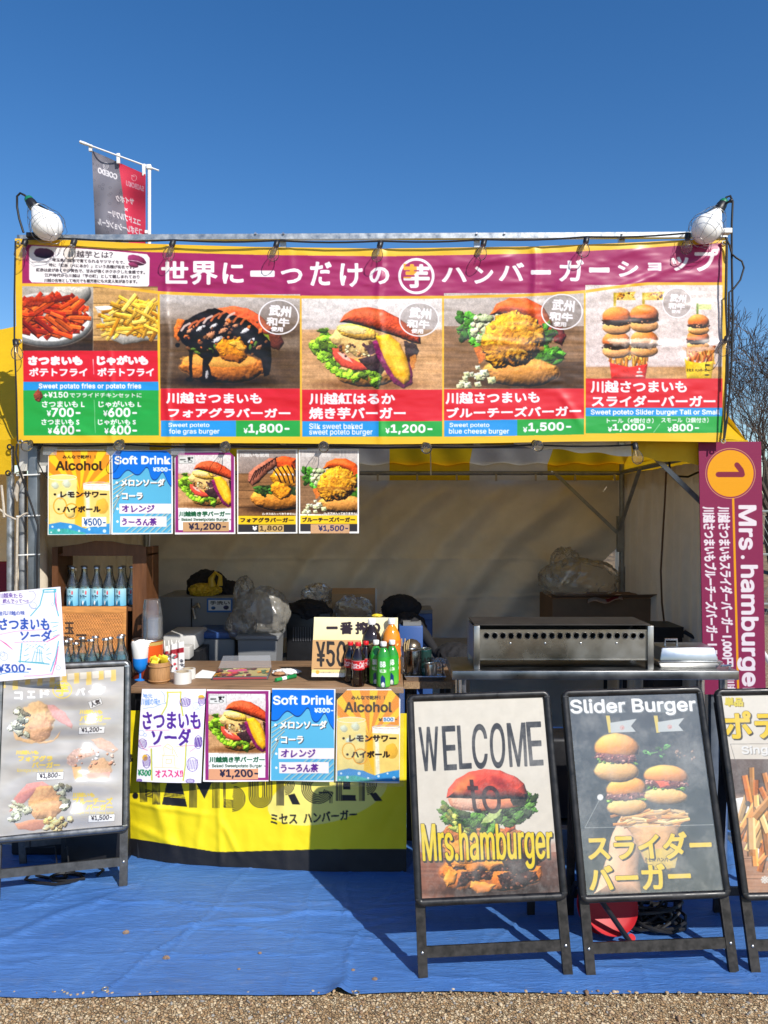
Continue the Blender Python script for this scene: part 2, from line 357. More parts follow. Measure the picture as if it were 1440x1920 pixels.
        if top is not None: k = sstep(.2, -.8, v)[..., None]; C = C * (1 - k) + np.array(top, np.float32) * k * lit[..., None]
        s.blend(X, Y, M.astype(np.float32), np.clip(C, 0, 255))
    def lump(s, pts, col, warp=2.0, ws=8, tex=.15, ts=3, shade=0.0, seed=0, al=1.0, blur=0):
        """a polygon with a ragged edge"""
        p = np.asarray(pts, float); X, Y, xs, ys = s.win(p[:, 0].min() - 2 * warp - 2, p[:, 1].min() - 2 * warp - 2, p[:, 0].max() + 2 * warp + 2, p[:, 1].max() + 2 * warp + 2); h, w = xs.shape
        nx, ny = (vnoise(h, w, ws * s.k, seed=seed) - .5) * 2 * warp, (vnoise(h, w, ws * s.k, seed=seed + 5) - .5) * 2 * warp
        qx, qy = xs + nx, ys + ny; ins = np.zeros(xs.shape, bool); j = len(p) - 1; dist = np.full(xs.shape, 1e9)
        for i in range(len(p)):
            a, b = p[i], p[j]; cr = ((a[1] > qy) != (b[1] > qy)) & (qx < (b[0] - a[0]) * (qy - a[1]) / (b[1] - a[1] + 1e-12) + a[0]); ins ^= cr
            d = b - a; t = np.clip(((qx - a[0]) * d[0] + (qy - a[1]) * d[1]) / max(d @ d, 1e-9), 0, 1); dist = np.minimum(dist, np.hypot(qx - a[0] - t * d[0], qy - a[1] - t * d[1])); j = i
        sd = np.where(ins, dist, -dist); M = sstep(-.6 - blur, .6 + blur, sd) * al
        tx = vnoise(h, w, ts * s.k, seed=seed + 9) - .5; lit = 1 + tex * 2 * tx
        if shade:
            Rr = max(2.5, np.clip(sd, 0, None).max() * .8); q = np.clip(sd / Rr, 0, 1); H = np.sqrt(1 - (1 - q) ** 2) * Rr * s.k * .7 + tx * tex * Rr * s.k * .28
            gy, gx = np.gradient(H); nl = (.42 * gx + .62 * gy + .66) / np.sqrt(gx * gx + gy * gy + 1); lit = lit + min(1.5, shade * 1.9) * (nl - .62)
        s.blend(X, Y, M.astype(np.float32), np.clip(np.array(col, np.float32)[None, None] * lit[..., None], 0, 255))
    def wood(s, x0, y0, x1, y1, col, seed=0, amp=.35, sy=4, sx=60, plank=0, persp=False):
        X, Y, xs, ys = s.win(x0, y0, x1, y1); h, w = xs.shape; n = vnoise(h, w, sx * s.k, sy * s.k, seed, 4) - .5; n2 = vnoise(h, w, 30 * s.k, 30 * s.k, seed + 2) - .5
        lit = 1 + amp * 2 * n + .12 * n2
        if plank: lit = lit * (1 - .35 * ((ys - y0) % plank < 1.2))
        s.blend(X, Y, np.ones((h, w), np.float32), np.clip(np.array(col, np.float32)[None, None] * lit[..., None], 0, 255))
    def vgrad(s, x0, y0, x1, y1, c0, c1, tex=.03, seed=0):
        X, Y, xs, ys = s.win(x0, y0, x1, y1); t = ((ys - y0) / (y1 - y0))[..., None]; n = vnoise(*xs.shape, 14 * s.k, seed=seed)[..., None] - .5
        s.blend(X, Y, np.ones(xs.shape, np.float32), np.clip((np.array(c0) * (1 - t) + np.array(c1) * t) * (1 + tex * 2 * n), 0, 255))
    def greens(s, pts, r, seed=0, n=3, base=(96, 150, 44)):
        g = random.Random(seed)
        for (x, y) in pts:
            for k in range(n):
                f = g.uniform(.55, 1.35); s.blob(x + g.uniform(-r, r) * .8, y + g.uniform(-r, r) * .7, r * g.uniform(.45, .9), r * g.uniform(.3, .6), (base[0] * f + 10 * g.random(), base[1] * f, base[2] * f), g.uniform(-1, 1), .4, shade=.5, tex=.3, seed=g.randrange(999))
    def crumbs(s, x0, y0, x1, y1, n, cols, r=(1, 2.5), seed=0, inside=None):
        g = random.Random(seed)
        for k in range(n):
            x, y = g.uniform(x0, x1), g.uniform(y0, y1)
            if inside and not inside((x - (x0 + x1) / 2) / ((x1 - x0) / 2), (y - (y0 + y1) / 2) / ((y1 - y0) / 2)): continue
            q = g.uniform(*r); s.blob(x, y, q * g.uniform(.8, 1.5), q, g.choice(cols), g.uniform(-1.5, 1.5), .3, shade=.5, tex=.1, seed=g.randrange(999))
    def fries(s, x0, y0, x1, y1, n, cols, ln=(18, 34), wd=4, seed=0, ang=(-1.2, .3), inside=None):
        g = random.Random(seed)
        for k in range(n):
            x, y = g.uniform(x0, x1), g.uniform(y0, y1)
            if inside and not inside(x, y): continue
            a = g.uniform(*ang); l = g.uniform(*ln) / 2; c = np.array(g.choice(cols)) * g.uniform(.72, 1.12); d = np.array([math.cos(a), math.sin(a)]); n_ = np.array([-d[1], d[0]]); p = np.array([x, y]); q = wd * g.uniform(.75, 1.2) / 2
            if n_[1] > 0: n_ = -n_
            if k < n: 
                s.poly([p - d * l - n_ * q * 1.5, p + d * l - n_ * q * 1.5, p + d * l, p - d * l], c * .45, .8)
                s.poly([p - d * l - n_ * q, p + d * l - n_ * q, p + d * l + n_ * q, p - d * l + n_ * q], c)
                s.poly([p - d * l + n_ * q * .3, p + d * l + n_ * q * .3, p + d * l + n_ * q, p - d * l + n_ * q], np.clip(c * 1.22 + 8, 0, 255))
    def sample(s, px, py, gain=.86):
        x, y = (np.asarray(px) - s.x0) * s.k, (np.asarray(py) - s.y0) * s.k
        x, y = np.clip(x, 0, s.w - 1.001), np.clip(y, 0, s.h - 1.001); xi, yi = x.astype(int), y.astype(int); fx, fy = (x - xi)[..., None], (y - yi)[..., None]
        c = (s.a[yi, xi] * (1 - fx) + s.a[yi, xi + 1] * fx) * (1 - fy) + (s.a[yi + 1, xi] * (1 - fx) + s.a[yi + 1, xi + 1] * fx) * fy
        return L(np.clip(c, 0, 1) * 255) * gain
def panel(name, surf, u, v, canvas, mat, parent=None, gain=.86, local=None):
    """surf(U, V) -> points; the print is what the canvas shows at each point (measured in the photograph), or canvas coordinates local(U, V)"""
    U, V = np.meshgrid(u, v); P = surf(U, V)
    px, py = proj(P) if local is None else local(U, V)
    return grid_mesh(name, P, mat, parent, canvas.sample(px, py, gain))
def quad_surf(TL, TR, BR, BL, relief=None):
    TL, TR, BR, BL = (np.array(p, float) for p in (TL, TR, BR, BL)); n = np.cross(BL - TL, TR - TL); n /= np.linalg.norm(n)
    if n[1] > 0: n = -n
    def f(U, V):
        U_, V_ = U[..., None], V[..., None]; P = (TL * (1 - U_) + TR * U_) * (1 - V_) + (BL * (1 - U_) + BR * U_) * V_
        if relief is not None: P = P + relief(U, V)[..., None] * n
        return P
    return f
# ---------------------------------------------------------------- the ground, the tarp, the bank, fence and trees
def ground_material():
    m = pbr('gravel', (.2, .16, .11), .9); N, K = m.node_tree.nodes, m.node_tree.links; b = N['Principled BSDF']
    tc = N.new('ShaderNodeTexCoord'); v = N.new('ShaderNodeTexVoronoi'); v.inputs['Scale'].default_value = 105; K.new(tc.outputs['Object'], v.inputs['Vector'])
    v2 = N.new('ShaderNodeTexVoronoi'); v2.inputs['Scale'].default_value = 105; v2.feature = 'DISTANCE_TO_EDGE'; K.new(tc.outputs['Object'], v2.inputs['Vector'])
    r = N.new('ShaderNodeValToRGB'); r.color_ramp.interpolation = 'LINEAR'
    for i, (p, c) in enumerate([(0, (.20, .12, .06)), (.3, (.52, .33, .16)), (.55, (.32, .22, .12)), (.75, (.78, .60, .36)), (1, (.46, .37, .26))]):
        e = r.color_ramp.elements[i] if i < 2 else r.color_ramp.elements.new(p); e.position = p; e.color = (*c, 1)
    K.new(v.outputs['Color'], r.inputs[0])
    n = N.new('ShaderNodeTexNoise'); n.inputs['Scale'].default_value = .35; n.inputs['Detail'].default_value = 4; K.new(tc.outputs['Object'], n.inputs['Vector'])
    mr = N.new('ShaderNodeMapRange'); mr.inputs['From Max'].default_value = .12; K.new(v2.outputs['Distance'], mr.inputs['Value'])
    mx = N.new('ShaderNodeMixRGB'); mx.blend_type = 'MULTIPLY'; mx.inputs[0].default_value = .75; K.new(r.outputs[0], mx.inputs[1]); K.new(mr.outputs[0], mx.inputs[2])
    K.new(mx.outputs[0], b.inputs['Base Color'])
    bp = N.new('ShaderNodeBump'); bp.inputs['Distance'].default_value = .007; K.new(mr.outputs[0], bp.inputs['Height']); K.new(bp.outputs[0], b.inputs['Normal'])
    return m
def earth_material():
    m = pbr('dry_grass_earth', (.2, .14, .08), .95, var=.55, vscale=3.5, bump=.05, bscale=9); return m
MB().add([(-80, 1.2, 0), (80, 1.2, 0), (80, 90, 0), (-80, 90, 0), (-80, -30, 0), (80, -30, 0)], [(0, 1, 2, 3), (4, 5, 1, 0)]).build('ground', ground_material())['kind'] = 'structure'
def bank():     # dry grass bank far behind, rising to the right
    u = np.linspace(-40, 60, 120); v = np.linspace(0, 1, 30); U, V = np.meshgrid(u, v)
    Y = 11 + V * 30; Z = -.05 + 1.9 * sstep(0, .5, V) + (vnoise(30, 120, 7, seed=4) - .5) * .5 * V
    o = grid_mesh('grass_bank', np.stack([U, Y, Z], -1), earth_material()); o['kind'] = 'structure'
bank()
def tarp():
    x = np.linspace(-3.4, 3.4, 540); y0, y1 = 2.612, 5.95; y = np.linspace(0, 1, 300); U, V = np.meshgrid(x, y); Y = y0 + V * (y1 - y0)
    edge = .012 * np.sin(U * 2.1 + .5) + .006 * np.sin(U * 7.0); Y = Y + edge * (1 - V) ** 3
    Z = np.full(U.shape, .006)
    n1 = vnoise(300, 540, 40, 16, 1, 3) - .5; n2 = vnoise(300, 540, 90, 60, 5, 2) - .5; n3 = vnoise(300, 540, 26, 3.2, 9, 3) - .5
    Z += np.clip(n1 * .007 + n2 * .010 + .004, 0, 1) + n3 * .0035
    def ridge(xa, ya, xb, yb, hgt, wd):
        d = np.array([xb - xa, yb - ya]); l = np.hypot(*d); d = d / l; s = (U - xa) * d[0] + (Y - ya) * d[1]; q = -(U - xa) * d[1] + (Y - ya) * d[0] + .01 * np.sin(s * 17)
        return hgt * np.exp(-(q / wd) ** 2) * sstep(-.15, .1, s) * sstep(l + .15, l - .1, s)
    for a in [(-.98, 2.6, -.73, 3.1, .008, .005), (-.73, 3.1, -.62, 3.55, .004, .006), (-.155, 2.6, -.10, 3.0, .009, .005), (-1.75, 2.62, -1.2, 3.25, .010, .03), (.30, 2.62, .27, 3.6, .003, .005), (.9, 2.6, 1.0, 3.4, .004, .006), (1.35, 2.66, 1.2, 2.8, .010, .008), (-3, 2.85, 3, 2.86, .005, .008), (-3, 3.22, 3, 3.24, .005, .007), (-.6, 3.1, .3, 3.2, .006, .012), (-1.2, 3.25, .1, 3.1, .006, .010), (-.35, 2.62, -.3, 3.5, .004, .007)]: Z += ridge(*a)
    g = random.Random(12)
    for _ in range(95):
        xa, ya, a, l = g.uniform(-1.9, 1.6), g.uniform(2.65, 3.7), g.choice((g.gauss(0, .25), g.gauss(1.3, .5))), g.uniform(.15, .7); Z += ridge(xa, ya, xa + l * math.cos(a), ya + l * math.sin(a), g.uniform(.002, .0065) * g.choice((1, 1, -.6)), g.uniform(.004, .011))
    Z = Z + .024 * np.exp(-((U + .155) / .028) ** 2) * np.exp(-((Y - 2.61) / .06) ** 2)
    m = pbr('blue_polyethylene', (.028, .105, .42), .36, spec=.5); N, K = m.node_tree.nodes, m.node_tree.links; b = N['Principled BSDF']
    tc = N.new('ShaderNodeTexCoord'); mp = N.new('ShaderNodeMapping'); mp.inputs['Scale'].default_value = (6, 30, 1); K.new(tc.outputs['Object'], mp.inputs[0])
    n = N.new('ShaderNodeTexNoise'); n.inputs['Scale'].default_value = 1.6; n.inputs['Detail'].default_value = 7; n.inputs['Roughness'].default_value = .7; n.inputs['Distortion'].default_value = 1.6; K.new(mp.outputs[0], n.inputs[0])
    bp = N.new('ShaderNodeBump'); bp.inputs['Distance'].default_value = .0075; bp.inputs['Strength'].default_value = 1; K.new(n.outputs[0], bp.inputs['Height']); K.new(bp.outputs[0], b.inputs['Normal'])
    n2 = N.new('ShaderNodeTexNoise'); n2.inputs['Scale'].default_value = 2.2; n2.inputs['Detail'].default_value = 8; n2.inputs['Roughness'].default_value = .7; K.new(tc.outputs['Object'], n2.inputs[0])
    rp = N.new('ShaderNodeValToRGB'); e = rp.color_ramp.elements; e[0].position = .35; e[0].color = (.050, .150, .42, 1); e[1].position = .62; e[1].color = (.070, .190, .48, 1); q = e.new(.8); q.color = (.10, .20, .43, 1)
    K.new(n2.outputs[0], rp.inputs[0])
    n3 = N.new('ShaderNodeTexNoise'); n3.inputs['Scale'].default_value = 3.1; n3.inputs['Detail'].default_value = 10; n3.inputs['Roughness'].default_value = .8; m3 = N.new('ShaderNodeMapping'); m3.inputs['Scale'].default_value = (.8, 2.2, 1); m3.inputs['Location'].default_value = (3, 7, 0); K.new(tc.outputs['Object'], m3.inputs[0]); K.new(m3.outputs[0], n3.inputs[0])
    r3 = N.new('ShaderNodeMapRange'); r3.inputs['From Min'].default_value = .56; r3.inputs['From Max'].default_value = .78; r3.inputs['To Max'].default_value = .7; K.new(n3.outputs[0], r3.inputs['Value'])
    mx = N.new('ShaderNodeMixRGB'); mx.inputs[2].default_value = (.20, .26, .38, 1); K.new(r3.outputs[0], mx.inputs[0]); K.new(rp.outputs[0], mx.inputs[1]); K.new(mx.outputs[0], b.inputs['Base Color'])
    r4 = N.new('ShaderNodeMapRange'); r4.inputs['To Min'].default_value = .28; r4.inputs['To Max'].default_value = .55; K.new(n2.outputs[0], r4.inputs['Value']); K.new(r4.outputs[0], b.inputs['Roughness'])
    t = thing('ground_tarp', 'creased blue plastic tarp spread on the gravel under the stall', 'tarp', (0, 2.7, 0))
    o = grid_mesh('sheet', np.stack([U, Y, Z], -1), m, t)
    for px, py in ((197, 1862), (668, 1869)):
        p = onz(px, py); g = MB(); g.torus((p.x, p.y, .014), .010, .0022, 'Z', 16, 6); g.build('eyelet', pbr('dull_brass', (.28, .26, .22), .5, .6), t)
    return t
tarp()
peb = pbr('pebble', (.24, .16, .11), .8, var=.4, vscale=60)
for (px, py, s, lb) in ((312, 1797, .009, 'brown pebble on the tarp nearest its left grommet'), (236, 1749, .009, 'tan pebble on the tarp below the silver stand leg'), (487, 1788, .005, 'tiny pale pebble alone in the middle of the sunlit tarp'), (703, 1837, .007, 'brown pebble near the welcome stand foot'), (448, 1818, .004, 'dark crumb of soil near the tarp front edge'), (662, 1820, .005, 'short dark twig bit beside the tarp crease')):
    p = onz(px, py, .01); tag(MB().ball((p.x, p.y, .012), (s * 1.3, s, s * .8), 0, 3, None, .25, px).build('pebble', peb), lb, 'pebble', 'bits of grit scattered on the tarp')
bark = pbr('bark', (.075, .055, .042), .9, var=.4, vscale=9, bump=.01, bscale=30)
def gravel_stones():      # loose stones standing proud of the gravel in front of the tarp
    g = random.Random(4); m = MB()
    for k in range(1300):
        x, y = g.uniform(-1.5, 1.5), g.uniform(2.36, 2.63) if k % 50 else g.uniform(2.60, 2.64); s = g.uniform(.003, .0075) * (1.35 if k % 37 == 0 else .85); a = g.uniform(0, 3); z = 0 if y < 2.61 else .008
        bm = bmesh.new(); bmesh.ops.create_icosphere(bm, subdivisions=1, radius=1); ca, sa = math.cos(a), math.sin(a); kx, ky, kz = s * g.uniform(.8, 1.6), s * g.uniform(.7, 1.1), s * g.uniform(.5, .9)
        for v in bm.verts: q = v.co * g.uniform(.85, 1.1); v.co = Vector((x + (q.x * kx * ca - q.y * ky * sa), y + (q.x * kx * sa + q.y * ky * ca), z + kz * .5 + q.z * kz))
        m.bm(bm, g.choice((0, 0, 1, 2, 3)), None, True)
    o = m.build('gravel_stones', [pbr('stone_tan', (.42, .30, .18), .85), pbr('stone_brown', (.24, .15, .09), .85), pbr('stone_pale', (.50, .40, .27), .8), pbr('stone_grey', (.28, .26, .23), .85)]); o['kind'] = 'stuff'
gravel_stones()
def bare_tree(x, y, h, seed, label, lean=0.0, spread=1.0, levels=6):
    g = random.Random(seed); t = thing('bare_tree', label, 'tree', (x, y, 0), 'bare winter trees behind the stall')
    trunk, br = MB(), MB()
    def grow(p, d, l, r, k):
        n = 4 if k > 1 else 3; pts, rs = [p], [r]; q = p; dd = d
        for i in range(n):
            dd = (dd + Vector((g.uniform(-.22, .22), g.uniform(-.22, .22), g.uniform(-.1, .14)))).normalized(); q = q + dd * l / n; pts.append(q); rs.append(max(.0035, r * (1 - .42 * (i + 1) / n)))
        (trunk if k >= levels - 1 else br).tube(pts, rs, 7 if k > 3 else (4 if k > 1 else 3), cap=False)
        if k == 0: return
        m = 3 if k < levels else 4
        for j in range(m):
            a = 2 * math.pi * (j + g.random() * .7) / m; s = spread * g.uniform(.45, .95); o_ = dd.orthogonal().normalized(); b_ = dd.cross(o_)
            nd = (dd + (o_ * math.cos(a) + b_ * math.sin(a)) * s + Vector((0, 0, .12))).normalized(); st = pts[-1] if j < 2 else pts[-2]
            grow(st, nd, l * g.uniform(.58, .82), rs[-1] * g.uniform(.55, .75), k - 1)
    grow(Vector((x, y, -.05)), Vector((lean, 0, 1)).normalized(), h * .25, h * .022, levels)
    trunk.build('trunk', bark, t); br.build('crown', bark, t)
bare_tree(6.45, 12.5, 6.6, 11, 'bare winter tree with dark forked trunk just beyond the banner edge', -.05, .8, 7)
bare_tree(7.9, 15.5, 7.2, 5, 'bare winter tree leaning with thin upswept branches behind the forked one', .0, .75, 6)
bare_tree(9.3, 18, 6.8, 23, 'bare winter tree farthest back beside the grey fence', -.05, .8, 6)
def back_fence():
    t = thing('mesh_fence', 'grey wire mesh fence running along the dry grass bank', 'fence', (7.4, 11, 0)); mt = pbr('fence_grey', (.22, .25, .24), .6)
    for i in range(8):
        x = 5.2 + i * 1.0; MB().tube([(x, 10.9, 0), (x, 10.9, 1.72)], .03, 8).build('post', mt, t)
    for z in (.35, 1.05, 1.66): MB().tube([(5.2, 10.86, z), (12.2, 10.86, z)], .018, 6).build('rail', mt, t)
    m = MB()
    for k in range(90):
        x = 5.2 + k * .078; m.tube([(x, 10.89, .1), (min(12.2, x + .8), 10.89, 1.66)], .004, 3, cap=False); m.tube([(x, 10.893, 1.66), (min(12.2, x + .8), 10.893, .1)], .004, 3, cap=False)
    m.build('mesh', mt, t)
back_fence()
# ---------------------------------------------------------------- the striped tent, the next stall's tent, the banner frame
def cloth(name, col, rough=.55, tl=.25, var=.10):
    return pbr(name, col, rough, spec=.35, var=var, vscale=5, bump=.002, bscale=45, translucent=tl)
YEL = cloth('yellow_canvas', (.80, .50, .012), tl=.30); WHT = cloth('white_canvas', (.74, .72, .66), tl=.16)
WALL = pbr('cream_wall_canvas', (.70, .61, .48), .7, spec=.3, var=.16, vscale=2.2, bump=.0015, bscale=60, translucent=.05)
pole_mat = pbr('painted_pole', (.30, .31, .32), .5, .6, var=.35, vscale=16, rvar=.15)
YF, YB, YR, ZE, ZR, XH = 3.80, 5.75, 4.78, 2.0, 2.76, 1.80
def stripes_roof(t, xs, cols, yf, yb, zr=ZR, seed=0, name='roof'):
    for side in (0, 1):
        for i in range(len(xs) - 1):
            u = np.linspace(xs[i], xs[i + 1], 24); v = np.linspace(0, 1, 40); U, V = np.meshgrid(u, v)
            ye = yf if side == 0 else yb; Y = ye + V * (YR - ye); Z = ZE + V * (zr - ZE) - .05 * np.sin(np.pi * V) + .012 * np.sin(U * 9 + seed) * np.sin(V * 7) + .010 * np.sin(U * 23 + V * 9)
            grid_mesh('roof_stripe', np.stack([U, Y, Z], -1), cols[i % 2], t)
def tent():
    t = thing('festival_tent', 'yellow and white striped festival tent over the burger stall', 'tent', (0, 4.7, 0))
    xs = [-1.80, -1.16, -.56, .04, .64, 1.22, 1.80]; stripes_roof(t, xs, (WHT, YEL), YF, YB)
    # front valance: gathered up in the middle, hanging free towards both ends
    def hem(x):
        return float(np.interp(x, [-1.8, -1.45, -1.2, -.95, .55, .8, 1.18, 1.5, 1.8], [1.84, 1.86, 1.93, 1.985, 1.985, 1.955, 1.925, 1.885, 1.85]))
    for i in range(len(xs) - 1):
        u = np.linspace(xs[i], xs[i + 1], 30); v = np.linspace(0, 1, 10); U, V = np.meshgrid(u, v); H = np.vectorize(hem)(U)
        Z = ZE + .005 - V * (ZE - H) + .006 * np.sin(U * 31) * V; Y = YF - .006 + V * .012 * np.sin(U * 19) + .004 * np.sin(U * 47)
        grid_mesh('valance', np.stack([U, Y, Z], -1), (WHT, YEL)[i % 2], t)
    for sx in (-1, 1):      # side valances
        u = np.linspace(YF, YB, 40); v = np.linspace(0, 1, 8); U, V = np.meshgrid(u, v)
        grid_mesh('valance', np.stack([np.full(U.shape, sx * (XH - .003)) + .01 * np.sin(U * 17) * V, U, ZE + .004 - V * .15 + .005 * np.sin(U * 23) * V], -1), (WHT if sx < 0 else YEL), t)
    for i in range(len(xs) - 1):   # valance along the back
        U, V = np.meshgrid(np.linspace(xs[i], xs[i + 1], 20), np.linspace(0, 1, 6)); grid_mesh('valance', np.stack([U, YB - .012 + .006 * np.sin(U * 19) * V, ZE + .006 - V * .15 + .03], -1), (WHT, YEL)[i % 2], t)
    for sx in (-1, 1):      # gable ends
        U, V = np.meshgrid(np.linspace(YF, YB, 60), np.linspace(0, 1, 14)); H = ZR - .01 - (ZR - ZE) * np.where(U < YR, (YR - U) / (YR - YF), (U - YR) / (YB - YR)); Zg = ZE + (H - ZE) * V
        grid_mesh('gable_end', np.stack([np.full(U.shape, sx * (XH - .004)) + .006 * np.sin(U * 9 + Zg * 5), U, Zg], -1), (WHT if sx < 0 else YEL), t)
    # posts, eave pipes, braces
    for x, y in ((-1.815, 3.86), (1.79, 3.86), (-1.74, 5.62), (1.74, 5.62)):
        m = MB(); m.tube([(x, y, 0), (x, y, 2.0)], .019, 14); m.tube([(x, y, 1.0), (x, y, 1.25)], .025, 14); p = m.build('post', pole_mat, t)
        MB().box((x - .07, y - .07, .0), (x + .07, y + .07, .012)).build('foot_plate', galv, p)
    for a, b in (((-1.74, 3.86, 1.985), (1.74, 3.86, 1.985)), ((-1.74, 5.62, 1.935), (1.74, 5.62, 1.935)), ((-1.74, 3.86, 1.97), (-1.74, 5.62, 1.94)), ((1.74, 3.86, 1.97), (1.74, 5.62, 1.94)), ((-1.74, YR, ZR - .07), (1.74, YR, ZR - .07))):
        MB().tube([a, b], .016, 10).build('eave_pipe', pole_mat, t)
    for a, b in (((1.70, 5.60, 1.50), (1.25, 5.60, 1.93)), ((1.71, 5.58, 1.52), (1.70, 5.1, 1.94)), ((1.70, 3.87, 1.60), (1.32, 3.87, 1.97)), ((-1.70, 3.87, 1.60), (-1.32, 3.87, 1.97)), ((-1.70, 5.60, 1.5), (-1.25, 5.60, 1.93))):
        MB().bar(a, b, .024, .010, (0, 1, 0)).build('brace', pole_mat, t)
    MB().box((1.70, 5.585, 1.36), (1.745, 5.62, 1.62)).build('slider_bracket', pole_mat, t)
    # back wall: wrinkled sheet, tied to the pipe; torn away from the corner post low on the right
    nu, nv = 300, 170; U, V = np.meshgrid(np.linspace(-1.76, 1.80, nu), np.linspace(0, 1, nv)); Z = 1.925 - V * 1.9
    D = np.zeros(U.shape)
    for x0, z0, x1, z1, a, wd in [(.15, 1.9, -.75, 1.0, .035, .075), (.55, 1.9, -.4, .9, .04, .085), (.95, 1.88, .0, .75, .045, .10), (1.5, 1.88, .3, .75, .055, .11), (1.7, 1.6, .6, .62, .05, .12), (-.5, 1.9, -1.3, 1.1, .03, .08), (-1.0, 1.9, -1.7, 1.2, .03, .09), (1.1, 1.35, 1.65, 1.1, .04, .06), (-.2, 1.9, -.9, 1.3, .02, .05)]:
        d = np.array([x1 - x0, z1 - z0]); l = np.hypot(*d); d /= l; s = (U - x0) * d[0] + (Z - z0) * d[1]; q = -(U - x0) * d[1] + (Z - z0) * d[0] + .10 * np.sin(s * 1.9) - .05 * s * s
        D += a * np.exp(-(q / wd) ** 2) * sstep(-.1, .25, s) * sstep(l + .35, l - .25, s)
    D += .012 * np.sin(U * 2.1 + 1) * np.sin(Z * 3) + (vnoise(nv, nu, 30, 16, 8, 3) - .5) * .02 + .004 * np.exp(-((Z - 1.3) / .012) ** 2) + .004 * np.exp(-((Z - 1.0 - .02 * U) / .01) ** 2) + .003 * np.exp(-((U + .03 * np.sin(Z * 9)) / .02) ** 2)
    top = .012 * np.abs(np.sin(U * 8.5)) * sstep(.12, 0, V); Z = Z - top
    uc, zc = U[:-1, :-1] + .006, Z[:-1, :-1]
    keep = ~((uc > 1.635 + .12 * np.abs(zc - 1.275) / .11) & (np.abs(zc - 1.275) < .11))
    grid_mesh('back_wall', np.stack([U, 5.80 - 2.1 * D, Z], -1), WALL, t, keep=keep)
    for i in range(9):
        x = -.62 + i * .287; MB().box((x - .007, 5.575, 1.875), (x + .007, 5.585, 1.925), bev=.002).build('wall_clip', pbr('clip_plastic', (.42, .38, .30), .5), t)
    for sx in (1, -1):
        nu, nv = 160, 110; U, V = np.meshgrid(np.linspace(3.90, 5.88, nu), np.linspace(0, 1, nv)); Z = 1.93 - V * 1.9
        D = .020 * np.sin(U * 21 + .6 * np.sin(Z * 3)) * (.4 + .6 * V) + .012 * np.sin(U * 47 + Z * 2) + (vnoise(nv, nu, 9, 40, 3, 3) - .5) * .05
        grid_mesh('side_wall', np.stack([sx * (1.765 + 0 * U) - sx * D * .6, U, Z], -1), WALL, t)
    for i in range(11):
        x = -1.55 + i * .3; MB().torus((x, 5.60, 1.93), .012, .002, 'Y', 12, 5).build('tie_ring', pole_mat, t)
    return t
tent()
def neighbour():
    t = thing('festival_tent', 'plain yellow tent of the next stall with eyelets along its edge', 'tent', (-3.6, 4.7, 0))
    stripes_roof(t, [-5.4, -4.4, -1.825], (YEL, YEL), YF - .02, YB, 2.80, 2)
    u = np.linspace(-5.4, -1.835, 120); v = np.linspace(0, 1, 12); U, V = np.meshgrid(u, v)
    grid_mesh('valance', np.stack([U, YF - .026 + .012 * np.sin(U * 13) * V, ZE + .004 - V * .165 + .004 * np.sin(U * 21) * V], -1), YEL, t)
    for px, py in ((18, 840), (15, 889)):
        p = at(px, py - 2, YF - .05); MB().torus(p, .011, .004, 'Y', 14, 6).build('eyelet', black_plastic, t)
    for x in (-1.867, -5.3):
        for y in (3.84, 5.72): MB().tube([(x, y, 0), (x, y, 1.98)], .018, 14).build('post', galv, t)
    U, V = np.meshgrid(np.linspace(-5.3, -1.85, 80), np.linspace(0, 1, 40)); grid_mesh('back_wall', np.stack([U, 5.70 - .03 * np.sin(U * 4 + V * 3), 1.93 - V * 1.9], -1), WALL, t)
    a = thing('folding_chair', 'dark red fabric folding chair inside the next stall', 'chair', (-2.18, 4.3, 0)); red = pbr('maroon_fabric', (.16, .012, .035), .8)
    m = MB(); m.box((-2.60, 4.5, .85), (-2.20, 4.53, 1.36), bev=.012); m.build('backrest', red, a); MB().box((-2.60, 4.1, .42), (-2.20, 4.5, .47), bev=.012).build('seat', red, a)
    for x in (-2.59, -2.21):
        for y0, y1, z in ((4.1, 4.15, .42), (4.515, 4.46, 1.0)): MB().tube([(x, y0, 0), (x, y1, z)], .012, 8).build('leg', black_plastic, a)
neighbour()
def rope():
    t = thing('tie_rope', 'frayed beige rope tying the yellow tent edge to the pole', 'rope', at(35, 980, 3.79)); m = pbr('hemp_rope', (.46, .40, .32), .9, var=.3, vscale=60)
    d = 3.765
    MB().tube([at(16, 888, d), at(28, 888, d - .01), at(38, 884, d - .02), at(42, 896, d - .02), at(35, 905, d - .02), at(30, 925, d - .02), at(32, 940, d - .02)], [.004, .004, .006, .009, .011, .012, .004], 8).build('knot', m, t)
    MB().tube([at(0, 955, d - .02), at(12, 966, d - .03), at(30, 974, d - .035), at(45, 964, d - .03), at(52, 962, d - .03)], .0052, 8).build('strand', m, t)
    MB().tube([at(33, 970, d - .04), at(32, 1020, d - .035), at(31, 1080, d - .03), at(30, 1150, d - .03)], .006, 8).build('hanging_end', m, t)
    MB().tube([at(3, 910, d), at(7, 950, d - .02), at(8, 970, d - .03)], .006, 6).build('loose_end', m, t)
rope()
DB = 3.70     # depth of the banner cloth
